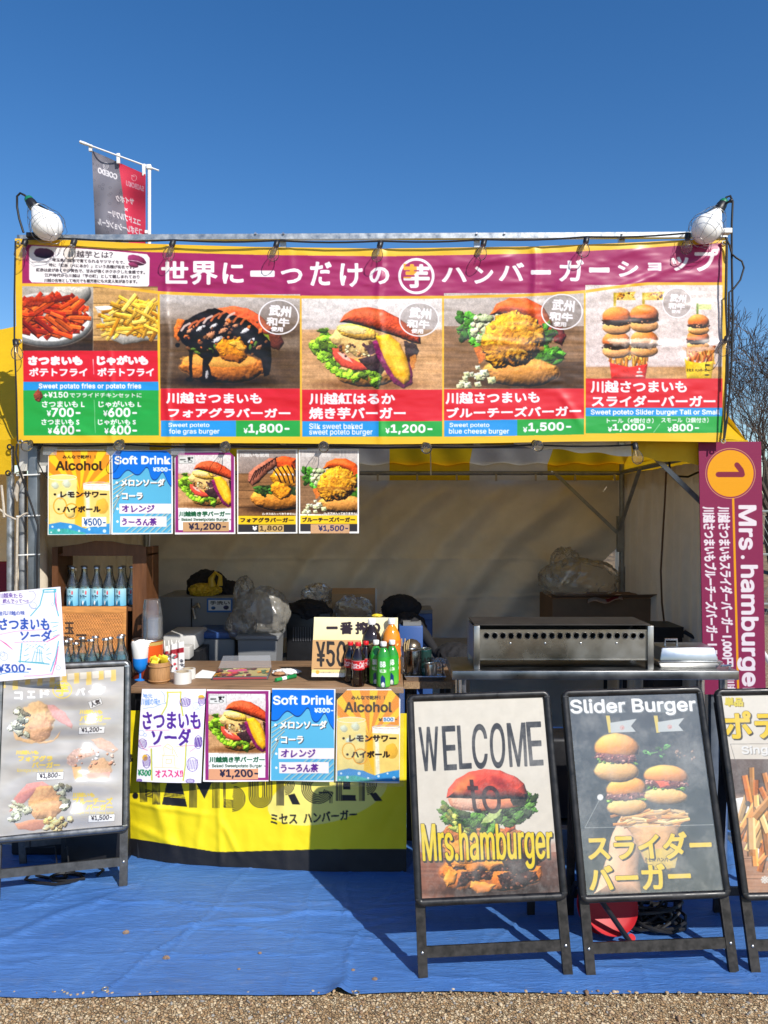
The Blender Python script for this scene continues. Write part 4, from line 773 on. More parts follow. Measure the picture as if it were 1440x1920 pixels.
def banner():
    t = thing('menu_banner', 'wide glossy burger menu banner with yellow hem and magenta title band across the tent front', 'banner', (0, DB, 2.0))
    mat = printed('banner_vinyl', .42, coat=.10, coat_r=.25, spec=.45, bump=.0004, bscale=6)
    u = np.arange(0, 1336); v = np.arange(0, 386); U, V = np.meshgrid(u / 1335, v / 385)
    x = (28 + 5 * V) * (1 - U) + (1365 - 4 * V) * U; y = b_top(x) * (1 - V) + b_bot(x) * V
    d = DB - relief(x, y) - NZ[:386, :1336] * (.35 + .65 * np.minimum(1, 6 * np.minimum(np.minimum(V, 1 - V), np.minimum(U, 1 - U) * 4)))
    P = np.stack([(x - CX) / F * d, d, EYE - (y - CY) / F * d], -1); rgb = bc.sample(x, y, .80)
    cx, cy = (x[:-1, :-1] + x[1:, 1:]) / 2, (y[:-1, :-1] + y[1:, 1:]) / 2; ids = np.full(cx.shape, -1); 
    for i, (nm, pl) in enumerate(regions): ids[inpoly(cx, cy, pl)] = i
    for i in range(-1, len(regions)):
        k = ids == i
        if not k.any(): continue
        r, c = np.nonzero(k); r0, r1, c0, c1 = r.min(), r.max() + 2, c.min(), c.max() + 2
        o = grid_mesh('hem' if i < 0 else regions[i][0], P[r0:r1, c0:c1], mat, t, rgb[r0:r1, c0:c1], keep=k[r0:r1 - 1, c0:c1 - 1])
        bm = bmesh.new(); bm.from_mesh(o.data); bmesh.ops.delete(bm, geom=[q for q in bm.verts if not q.link_faces], context='VERTS'); bm.to_mesh(o.data); bm.free()
    for px, py in ((30, 450), (32, 640), (34, 829), (1362, 450), (1362, 640), (1360, 827)): MB().torus(at(px + (4 if px < 700 else -4), py + (5 if py < 500 else 0), DB - .008), .010, .003, 'Y', 14, 6).build('grommet', steel, t)
banner()
# ---------------------------------------------------------------- paper posters
PAPER = printed('poster_paper', .5, spec=.3); TAGM = printed('kraft_paper', .75)
def sub_quad(q, u0, v0, u1, v1):
    TL, TR, BR, BL = (Vector(p) for p in q); f = lambda u, v: (TL * (1 - u) + TR * u) * (1 - v) + (BL * (1 - u) + BR * u) * v
    return f(u0, v0), f(u1, v0), f(u1, v1), f(u0, v1)
def poster(label, quad_px, dt, db, canvas, tags=(), group=None, name='poster', curl=.006, bevel=False, mat=None, cat='poster', back=True):
    """quad_px: TL TR BR BL in the photograph; tags: (name, x0, y0, x1, y1) pieces of paper stuck on it"""
    TL, TR = at(*quad_px[0], dt), at(*quad_px[1], dt); BR, BL = at(*quad_px[2], db), at(*quad_px[3], db); mid = (TL + TR + BR + BL) / 4
    t = thing(name, label, cat, mid, group); sd = len(label) * .7
    rel = lambda U, V: curl * np.sin(np.pi * U * 1.1 + sd) * (.3 + V) + curl * .6 * np.sin(V * 5 + sd)
    s = quad_surf(TL, TR, BR, BL, rel); nu, nv = int(abs(quad_px[1][0] - quad_px[0][0]) * 1.15), int(abs(quad_px[3][1] - quad_px[0][1]) * 1.15)
    U, V = np.meshgrid(np.linspace(0, 1, nu), np.linspace(0, 1, nv)); P = s(U, V); px, py = proj(P); keep = None
    if bevel: keep = ((U + V * 1.4) > bevel) & (((1 - U) + V * 1.4) > bevel); keep = keep[:-1, :-1]
    grid_mesh('sheet', P, mat or PAPER, t, canvas.sample(px, py, .84), keep=keep)
    W, H = (TR - TL).length, (BL - TL).length
    for nm, x0, y0, x1, y1, cv in tags:
        (xa, ya), (xb, yb), (xd, yd) = quad_px[0], quad_px[1], quad_px[3]; u0, u1 = (x0 - xa) / (xb - xa), (x1 - xa) / (xb - xa); v0, v1 = (y0 - ya) / (yd - ya), (y1 - ya) / (yd - ya)
        f = lambda U, V: s(u0 + (u1 - u0) * U, v0 + (v1 - v0) * V) + np.array([0, -.0015, 0])
        U, V = np.meshgrid(np.linspace(0, 1, max(8, int(x1 - x0) * 2)), np.linspace(0, 1, max(6, int(y1 - y0) * 2))); P = f(U, V); px, py = proj(P)
        grid_mesh(nm, P, TAGM, t, cv.sample(px, py, .84))
    return t
def frame_fn(x0, y0, x1, y1): return (lambda u: x0 + (x1 - x0) * u), (lambda v: y0 + (y1 - y0) * v)
def tagc(x0, y0, x1, y1, s, tx, col=(206, 160, 112), ink=(34, 30, 60), bold=.5, wob=.4):
    c = Canvas(x0 - 2, y0 - 2, x1 + 2, y1 + 2, col, 2.5); g = random.Random(int(x0)); 
    X, Y, xs, ys = c.win(x0 - 2, y0 - 2, x1 + 2, y1 + 2); n = vnoise(xs.shape[0], xs.shape[1], 5, 3, int(x0)) - .5; c.a *= (1 + .12 * n[:c.h, :c.w, None]) if n.shape == c.a.shape[:2] else 1
    c.text(s, *tx, ink, bold, wob=wob); return c
def alcohol(x0, y0, x1, y1, top_price):
    c = Canvas(x0 - 4, y0 - 4, x1 + 4, y1 + 4, (252, 250, 246), 2.2); X, Y = frame_fn(x0, y0, x1, y1); m = 2.5; c.rect(x0 + m, y0 + m, x1 - m, y1 - m, (243, 150, 32))
    ox, oy = X(.52), Y(.52)
    for k in range(9):
        a = math.pi * (1.02 + k / 8.3); b = a + .17; r = 170; p = [(ox, oy), (ox + r * math.cos(a), oy + r * math.sin(a)), (ox + r * math.cos(b), oy + r * math.sin(b))]
        q = [(min(max(x, x0 + m), x1 - m), max(y, y0 + m)) for x, y in [(ox + (r_ * math.cos(a_)), oy + r_ * math.sin(a_)) for r_, a_ in ((0, a), (r, a), (r, b))]]
        lim = [(ox + t * math.cos(aa), oy + t * math.sin(aa)) for aa in (a, b) for t in [min([r] + [((x1 - m if math.cos(aa) > 0 else x0 + m) - ox) / math.cos(aa) if abs(math.cos(aa)) > 1e-3 else r, (y0 + m - oy) / math.sin(aa) if math.sin(aa) < -1e-3 else r])]]
        c.poly([(ox, oy), lim[0], lim[1]], (252, 208, 36))
    c.vgrad(x0 + m, Y(.55), x1 - m, y1 - m, (246, 186, 40), (250, 204, 60))
    c.lump([(X(.02), Y(.36)), (X(.06), Y(.31)), (X(.22), Y(.29)), (X(.40), Y(.31)), (X(.47), Y(.36)), (X(.45), Y(.6)), (X(.43), Y(.88)), (X(.03), Y(.88))], (250, 228, 140), 1, 20, .05, 10, blur=1)
    c.ring(X(.24), Y(.33), 26, 5, 1.2, (250, 246, 220)); 
    for u, v, r in ((.12, .42, 7), (.3, .40, 8), (.2, .55, 6), (.36, .52, 7)): c.blob(X(u), Y(v), r, r * .9, (206, 226, 226), .4, .2, shade=.2, tex=.03, soft=.4, al=.7)
    c.ring(X(.2), Y(.66), 12, 15, 2.2, (244, 176, 50)); c.ring(X(.38), Y(.72), 13, 14, 2.4, (246, 170, 48)); c.blob(X(.36), Y(.74), 9, 9, (252, 214, 120), al=.6)
    c.lump([(X(.56), Y(.40)), (X(.98), Y(.40)), (X(.98), Y(.94)), (X(.60), Y(.94))], (250, 216, 120), .5, 10, .05, 8); c.lump([(X(.56), Y(.40)), (X(.98), Y(.40)), (X(.98), Y(.48)), (X(.57), Y(.47))], (255, 250, 236), .5); c.ring(X(.78), Y(.405), 25, 3.5, 1.4, (214, 196, 190)); c.lump([(X(.60), Y(.5)), (X(.66), Y(.5)), (X(.68), Y(.92)), (X(.62), Y(.92))], (255, 246, 214), .5, blur=1)
    c.blob(X(.86), Y(.66), 12, 14, (246, 178, 44), al=.7, shade=.1); c.lump([(X(.02), Y(.87)), (X(.2), Y(.845)), (X(.42), Y(.87)), (X(.6), Y(.92)), (X(.8), Y(.88)), (X(.98), Y(.86)), (X(.98), Y(.985)), (X(.02), Y(.985))], (60, 150, 214), .5, 9, .06, 6); c.lump([(X(.02), Y(.93)), (X(.3), Y(.92)), (X(.6), Y(.97)), (X(.6), Y(.985)), (X(.02), Y(.985))], (70, 180, 170), .5, blur=1)
    for u, v, r in ((.08, .9, 2), (.18, .94, 2.6), (.36, .9, 3), (.5, .95, 2), (.66, .93, 2.4), (.8, .9, 1.8), (.9, .95, 3.2), (.06, .965, 1.6)): c.ell(X(u), Y(v), r, r, (240, 250, 250), .85)
    c.text('みんなで乾杯！！', X(.24), Y(.07), X(.76), Y(.115), (54, 38, 20), .4); c.text('Alcohol', X(.13), Y(.14), X(.87), Y(.25), (56, 36, 14), 1.0)
    c.text('・レモンサワー', X(.10), Y(.49), X(.94), Y(.565), (40, 26, 24), .9); c.text('・ハイボール', X(.16), Y(.66), X(.84), Y(.735), (40, 26, 24), .9)
    if top_price: c.rect(X(.73), Y(.30), X(.91), Y(.35), (252, 250, 244)); c.text('¥', X(.66), Y(.31), X(.72), Y(.345), (60, 40, 20), .4); c.text('500', X(.74), Y(.305), X(.89), Y(.345), (60, 130, 190), .5); c.text('-', X(.92), Y(.322), X(.95), Y(.33), (60, 40, 20), .3)
    return c
def softdrink(x0, y0, x1, y1):
    c = Canvas(x0 - 4, y0 - 4, x1 + 4, y1 + 4, (250, 250, 248), 2.2); X, Y = frame_fn(x0, y0, x1, y1); m = 2.5; c.rect(x0 + m, y0 + m, x1 - m, y1 - m, (92, 182, 220))
    g = lambda pts: [(X(u), Y(v)) for u, v in pts]
    for k in range(7):
        a = .30 + k * .055; c.line(g([(.03, a + .12), (.36 - k * .045, a - .01 + .0 * k)]), 1.1, (214, 206, 160)); c.line(g([(.03, a + .13), (.36 - k * .045, a)]), .8, (60, 110, 150))
    for k in range(9):
        u = .22 + k * .1; c.line(g([(u, .975), (min(.975, u + .45), max(.70 + .0 * k, .975 - .31 * min(1, (.975 - u) / .45)))]), 1.1, (216, 206, 164)); c.line(g([(u + .03, .975), (min(.975, u + .48), max(.71, .975 - .31 * min(1, (.975 - u - .03) / .45)))]), .7, (70, 110, 150))
    drip = [(0.021, .33), (.06, .345), (.13, .335), (.18, .29), (.24, .235), (.30, .235), (.36, .28), (.42, .30), (.48, .285), (.54, .22), (.58, .195), (.61, .22), (.635, .31), (.68, .36), (.74, .355), (.79, .30), (.83, .25), (.86, .27), (.90, .35), (.95, .42), (.979, .43)]
    t = np.linspace(0, len(drip) - 1, 120); du = np.interp(t, range(len(drip)), [p[0] for p in drip]); dv = np.interp(t, range(len(drip)), [p[1] for p in drip]); dv = np.convolve(np.pad(dv, 4, 'edge'), np.ones(9) / 9, 'valid')
    for off, col in ((.014, (16, 60, 130)), (0, (8, 116, 226))): c.poly([(X(.021), Y(.014)), (X(.979), Y(.014))] + [(X(a), Y(b + off)) for a, b in list(zip(du, dv))[::-1]], col)
    c.text('Soft Drink', X(.05), Y(.075), X(.965), Y(.175), (250, 252, 252), .8); c.text('¥300-', X(.68), Y(.21), X(.97), Y(.26), (235, 248, 252), .6)
    for s, a, b, d, e in (('・メロンソーダ', .07, .345, .87, .435), ('・コーラ', .08, .51, .51, .59)): c.text(s, X(a), Y(b), X(d), Y(e), (250, 250, 246), .8, shadow=(1.3, 1.5, (60, 40, 34)))
    c.rect(X(.13), Y(.64), X(.985), Y(.755), (250, 236, 232)); c.rect(X(.145), Y(.79), X(.90), Y(.91), (250, 236, 232)); c.ell(X(.10), Y(.70), 2.3, 2.3, (250, 250, 250)); c.ell(X(.10), Y(.85), 2.3, 2.3, (250, 250, 250))
    c.text('オレンジ', X(.17), Y(.655), X(.70), Y(.74), (92, 36, 140), .7, wob=.5); c.text('うーろん茶', X(.17), Y(.81), X(.74), Y(.90), (92, 36, 140), .7, wob=.5); return c
def cow_mark(c, x, y, w, h):
    c.rect(x, y, x + w, y + h, (226, 226, 222)); c.line([(x, y), (x + w, y), (x + w, y + h), (x, y + h), (x, y)], .5, (90, 90, 86)); c.text('国産和牛', x + w * .06, y + h * .38, x + w * .42, y + h * .58, (60, 60, 60), .2); c.text('使用', x + w * .30, y + h * .68, x + w * .46, y + h * .82, (60, 60, 60), .2)
    c.ell(x + w * .68, y + h * .5, w * .11, h * .36, (30, 30, 34)); c.ell(x + w * .60, y + h * .28, w * .07, h * .12, (30, 30, 34), rot=.5); c.ell(x + w * .82, y + h * .27, w * .08, h * .11, (30, 30, 34), rot=-.5); c.ell(x + w * .77, y + h * .48, w * .05, h * .2, (226, 226, 222)); c.ell(x + w * .70, y + h * .72, w * .15, h * .18, (30, 30, 34)); c.ell(x + w * .70, y + h * .72, w * .11, h * .12, (226, 226, 222))
def bakedposter(x0, y0, x1, y1):
    c = Canvas(x0 - 4, y0 - 4, x1 + 4, y1 + 4, (252, 250, 248), 2.2); X, Y = frame_fn(x0, y0, x1, y1); c.rect(X(.025), Y(.022), X(.975), Y(.978), (150, 42, 120)); c.rect(X(.075), Y(.055), X(.925), Y(.95), (250, 250, 248))
    paste(c, 'baked', X(.075), Y(.055), X(.925), Y(.70), (18, -2, 200, 174)); cow_mark(c, X(.085), Y(.065), X(.34) - X(.085), Y(.155) - Y(.065))
    c.text('川越焼き芋バーガー', X(.085), Y(.725), X(.915), Y(.79), (24, 92, 56), .7); c.text('- Baked Sweetpotato Burger -', X(.075), Y(.805), X(.925), Y(.85), (60, 90, 66), .3); return c
def pic_foie2():
    c = Canvas(0, 0, 110, 126, k=2.4); c.vgrad(0, 0, 110, 50, (176, 166, 162), (150, 132, 122)); c.wood(0, 44, 110, 126, (148, 112, 80), 5, .2, 3, 60, 16); c.blob(70, 112, 60, 9, (60, 40, 28), 0, .1, soft=.5, shade=0, al=.8)
    c.lump([(62, 18), (82, 10), (110, 14), (110, 50), (84, 42)], (212, 98, 54), 2, 10, .15, 5, .5); c.blob(76, 92, 52, 24, (214, 146, 70), .03, .07, shade=.6, tex=.1); c.lump([(30, 68), (60, 66), (110, 70), (110, 86), (70, 84), (36, 82)], (56, 70, 44), 2, 6, .4); c.greens([(42, 76), (54, 74), (64, 78), (48, 82), (36, 74)], 7, 3, 4, (70, 110, 52))
    c.lump([(18, 58), (20, 42), (36, 28), (58, 14), (72, 14), (74, 28), (54, 44), (38, 62), (26, 68)], (172, 112, 92), 1.5, 8, .15, 4, .5); c.lump([(60, 50), (72, 34), (92, 26), (110, 36), (110, 70), (84, 66), (66, 62)], (214, 150, 52), 2, 7, .25, 5, .4)
    for i in range(9): c.line([(22 + i * 6, 62 - i * 5.6), (30 + i * 5.2, 44 - i * 3.8), (34 + i * 5, 38 - i * 3.2)], 2, (40, 26, 30))
    for i in range(5): c.line([(66 + i * 9, 34 - i * 1.5), (76 + i * 9, 48), (82 + i * 8, 62)], 2.4, (42, 26, 26)); c.blob(72 + i * 8, 46, 2.5, 1.2, (240, 230, 226), 1)
    c.lump([(62, 66), (72, 58), (90, 64), (102, 76), (96, 90), (82, 94), (70, 88), (62, 78)], (222, 152, 52), 3, 6, .35, 4, .5); return c
def yellowposter(x0, y0, x1, y1, kind, title, win=None):
    c = Canvas(x0 - 4, y0 - 4, x1 + 4, y1 + 4, (252, 250, 246), 2.2); X, Y = frame_fn(x0, y0, x1, y1); paste(c, kind, X(.025), Y(.02), X(.975), Y(.79), win)
    c.text('川越いも使用', X(.05), Y(.045), X(.53), Y(.095), (226, 220, 216), .6); c.text('(レタスは入っておりません)', X(.42), Y(.752), X(.965), Y(.782), (246, 238, 230), .3); c.rect(X(.025), Y(.79), X(.975), Y(.89), (250, 204, 30)); c.rect(X(.025), Y(.89), X(.975), Y(.98), (50, 48, 52)); c.text(title, X(.06), Y(.81), X(.94), Y(.868), (34, 24, 20), .7); c.text('¥', X(.26), Y(.91), X(.335), Y(.96), (250, 248, 244), .8); return c
HANG = 'menu posters taped in a row under the banner'; CNT = 'menu posters pinned along the counter front'
q = [(91, 843), (207, 843), (207, 1002), (89, 1003)]
poster('orange sunburst alcohol poster hanging under the banner with blue 500 yen sticker', q, 3.745, 3.75, alcohol(89, 842, 208, 1004, False), [('price_sticker', 155, 970, 199, 988, tagc(155, 970, 199, 988, '¥500-', (157, 972, 198, 986), (248, 246, 240), (30, 84, 150), .5))], HANG, bevel=.10)
q = [(209, 843), (323, 845), (324, 1001), (210, 1002)]
poster('blue dripping soft drink poster hanging between the alcohol and baked potato posters', q, 3.745, 3.75, softdrink(209, 843, 324, 1002), (), HANG, bevel=.10)
q = [(327, 847), (440, 846), (442, 1001), (328, 1002)]
poster('purple framed burger poster hanging under the banner with 1,200 yen kraft tag', q, 3.745, 3.75, bakedposter(326, 845, 442, 1002), [('price_tag', 342, 979, 428, 997, tagc(342, 979, 428, 997, '¥1,200-', (354, 981, 424, 996), bold=.7))], HANG, bevel=.10)
q = [(444, 843), (558, 842), (558, 1000), (445, 1001)]
poster('yellow captioned poster of a sauce striped burger with 1,800 yen tag', q, 3.745, 3.75, yellowposter(444, 842, 558, 1001, 'foie2', 'フォアグラバーガー'), [('price_tag', 484, 985, 532, 998, tagc(484, 985, 532, 998, '1,800', (487, 986, 530, 997), (214, 176, 110), (70, 50, 30), .5))], HANG)
q = [(560, 843), (673, 842), (673, 1000), (561, 1000)]
poster('yellow captioned poster of a scrambled egg topped burger with 1,500 yen tag', q, 3.745, 3.75, yellowposter(560, 842, 673, 1000, 'blue', 'ブルーチーズバーガー', (18, -14, 190, 172)), [('price_tag', 582, 983, 655, 1000, tagc(582, 983, 655, 1000, '¥1,500-', (597, 985, 653, 998), (206, 160, 118), (40, 40, 90), .6))], HANG)
# counter row
z3 = lambda x, y: (240 + x / 5.143, 1280 + y / 5.143)
def sodaposter():
    c = Canvas(250, 1288, 392, 1474, (246, 242, 248), 2.4); Z = lambda p: [z3(*a) for a in p]; vio, yel = (84, 42, 150), (228, 214, 84); blu = (120, 160, 220)
    for s in ([(380, 90), (384, 130), (370, 230), (310, 335)], [(510, 90), (506, 150), (520, 260), (530, 320)], [(225, 640), (230, 940)], [(560, 590), (552, 800), (532, 945)]): c.line(Z(s), 2.6, yel); c.line(Z([(x + 6, y) for x, y in s]), 1.0, (150, 190, 110))
    c.line(Z([(378, 95), (514, 92)]), 2.6, yel)
    for s in ([(250, 815), (500, 826)], [(330, 700), (450, 705)], [(340, 700), (332, 810)], [(444, 700), (455, 815)], [(350, 690), (345, 625), (385, 590), (430, 625), (432, 690)], [(370, 740), (420, 740), (418, 780), (366, 780), (370, 740)], [(360, 620), (420, 650)], [(465, 620), (530, 615)], [(440, 640), (480, 720)]): c.line(Z(s), 1.0, (236, 216, 110))
    c.text('さつまいも', *z3(140, 280), *z3(702, 450), vio, 1.0, wob=.5); c.text('ソーダ', *z3(225, 445), *z3(610, 612), vio, 1.1, wob=.6)
    for s in ([(170, 462), (400, 458)], [(520, 446), (700, 446)], [(200, 622), (320, 608)], [(520, 612), (640, 606)], [(100, 545), (150, 640), (190, 655)], [(600, 665), (650, 630)]): c.line(Z(s), .8, (236, 90, 140))
    c.text('地元', *z3(145, 105), *z3(235, 150), blu, .35, wob=.4); c.text('川越の味!!', *z3(130, 152), *z3(312, 220), blu, .3, wob=.5); c.line(Z([(150, 250), (250, 238), (330, 205), (368, 200), (350, 180), (352, 120), (325, 85)]), .9, blu)
    for x, y, r in ((660, 225, 34), (130, 485, 26), (165, 505, 14), (690, 240, 18)): c.ring(*z3(x, y), r / 5.1, r / 5.1, .6, blu)
    for x, y, w_, h_, a in ((552, 190, 52, 42, -.3), (712, 175, 34, 44, .2), (180, 760, 36, 64, .1), (622, 790, 52, 66, .3), (678, 575, 36, 62, .3), (140, 590, 40, 46, 0), (600, 950, 40, 20, 0), (110, 945, 24, 14, 0)):
        X_, Y_ = z3(x, y); c.ring(X_, Y_, w_ / 5.1, h_ / 5.1, .9, vio); g = random.Random(x)
        if (x, y) == (180, 760): c.ell(*z3(165, 725), 5, 6, (240, 190, 60))
        if (x, y) == (712, 175): c.ell(*z3(708, 140), 6, 4, (240, 190, 60))
        for k in range(6): u = -.75 + k * .3; c.line([(X_ + (u - .1) * w_ / 5.1, Y_ + .7 * h_ / 5.1), (X_ + (u + .16) * w_ / 5.1, Y_ - .7 * h_ / 5.1)], 1.5 if x in (552, 678) else .9, vio)
    c.text('¥300', *z3(95, 840), *z3(225, 900), (30, 140, 90), .7, wob=.5); c.text('オススメ!!', *z3(265, 840), *z3(530, 915), (230, 60, 130), .6, wob=.6); return c
poster('handwritten white poster with purple marker lettering pinned to the counter edge', [(266, 1292), (386, 1292), (377, 1468), (255, 1466)], 3.545, 3.535, sodaposter(), (), CNT)
poster('purple framed burger poster on the counter front with 1,200 yen kraft tag', [(388, 1292), (507, 1294), (503, 1466), (381, 1465)], 3.545, 3.535, bakedposter(382, 1292, 507, 1467), [('price_tag', 398, 1441, 488, 1461, tagc(398, 1441, 488, 1461, '¥1,200-', (412, 1443, 484, 1460), (224, 160, 120), bold=.8))], CNT)
poster('blue dripping soft drink poster pinned to the counter beside the burger poster', [(510, 1291), (629, 1292), (626, 1465), (506, 1465)], 3.545, 3.535, softdrink(506, 1291, 629, 1466), (), CNT)
t = poster('orange sunburst alcohol poster in clear film at the end of the counter', [(632, 1293), (751, 1292), (749, 1468), (629, 1466)], 3.545, 3.535, alcohol(630, 1292, 751, 1468, True), (), CNT, bevel=.155)
a, b, c_, d = at(628, 1289, 3.538), at(757, 1288, 3.538), at(757, 1475, 3.530), at(626, 1475, 3.530)
MB().add([a, b, c_, d], [(0, 1, 2, 3)]).build('film_sleeve', clear('film', refl=.02, rough=.15, haze=.05), t)
for px in (86, 205, 326):
    t_ = thing('clear_tape', 'strip of clear packing tape holding up the poster corners near pixel'.replace(' near pixel', {86: ' by the grey post', 205: ' between the two drink posters', 326: ' beside the purple framed burger poster'}[px]), 'tape', at(px, 842, 3.74), 'tape strips above the hanging posters')
    MB().add([at(px - 4, 829, 3.742), at(px + 22, 829, 3.742), at(px + 20, 853, 3.738), at(px - 6, 853, 3.738)], [(0, 1, 2, 3)]).build('strip', clear('tape_film', refl=.05, rough=.2, haze=.16), t_)
# the handwritten soda sheet on the leftmost stand
z4 = lambda x, y: (x / 4, 1080 + y / 4)
def sodasheet():
    c = Canvas(-30, 1094, 130, 1290, (240, 238, 248), 2.4); Z = lambda p: [z4(*a) for a in p]; blu, cy, pk = (46, 84, 176), (72, 178, 200), (238, 88, 160)
    for s in ([(330, 105), (300, 220), (230, 300)], [(408, 100), (412, 200), (440, 300)], [(440, 490), (420, 600), (380, 715)], [(140, 640), (370, 662)], [(165, 505), (150, 650)]): c.line(Z(s), 2.0, cy)
    c.line(Z([(325, 105), (420, 100), (418, 120), (326, 122), (325, 105)]), 2, cy)
    for s in ([(420, 125), (420, 200), (432, 260)], [(0, 480), (45, 510), (95, 552)], [(350, 495), (400, 470), (450, 440)], [(440, 530), (420, 640), (390, 745)]): c.line(Z(s), 2.4, pk, taper=True)
    for s in ([(0, 440), (120, 415), (380, 400)], [(110, 500), (250, 492), (360, 495)], [(180, 752), (300, 748), (390, 735)]): c.line(Z(s), .8, pk)
    c.text('さつまいも', *z4(-4, 318), *z4(372, 405), blu, .9, wob=.6); c.text('ソーダ', *z4(150, 408), *z4(390, 488), blu, .8, wob=.6); c.text('¥300-', *z4(-16, 662), *z4(232, 725), blu, .7, wob=.4); c.line(Z([(-40, 745), (80, 722), (214, 722)]), 1.4, (60, 140, 216))
    c.text('川越来たら', *z4(-10, 128), *z4(168, 168), (110, 80, 160), .25, wob=.4); c.text('飲んでって〜!!', *z4(20, 172), *z4(215, 206), (110, 80, 160), .25, wob=.4); c.text('地元川越の味', *z4(-14, 262), *z4(186, 296), (70, 90, 170), .25, wob=.4)
    c.line(Z([(-40, 200), (20, 215), (80, 205), (140, 216), (210, 205), (240, 190), (262, 170), (268, 140), (250, 115), (215, 118)]), .7, (120, 120, 180)); c.line(Z([(215, 210), (240, 240), (272, 246)]), .7, (120, 120, 180))
    for x, y, r in ((248, 222, 26), (30, 605, 30), (20, 585, 18), (410, 655, 14), (438, 690, 16), (395, 212, 10)): c.ring(*z4(x, y), r / 4, r / 4, .6, (110, 150, 210))
    for s in ([(380, 350), (440, 348)], [(395, 385), (435, 372)], [(395, 420), (430, 405)], [(400, 455), (440, 440)], [(270, 545), (300, 525), (330, 545)], [(265, 560), (240, 645)], [(310, 560), (318, 648)], [(270, 575), (320, 580)], [(285, 545), (270, 640)], [(298, 550), (300, 640)], [(220, 645), (330, 650)], [(350, 560), (370, 540)], [(350, 590), (385, 580)], [(350, 610), (380, 632)], [(190, 560), (215, 540)], [(180, 600), (215, 590)], [(190, 640), (220, 620)]): c.line(Z(s), 1.1, cy)
    for k in range(7): c.line(Z([(200 + k * 22, 520 + (k % 3) * 8), (212 + k * 22, 512 + (k % 3) * 8)]), .9, cy); c.line(Z([(170 + k * 26, 496), (182 + k * 26, 490)]), .8, cy)
    return c
t = poster('handwritten soda sheet with cyan bottle drawing taped over the first stand top', [(-16, 1112), (113, 1100), (125, 1267), (-12, 1279)], 3.375, 3.345, sodasheet(), (), name='poster', curl=.004)
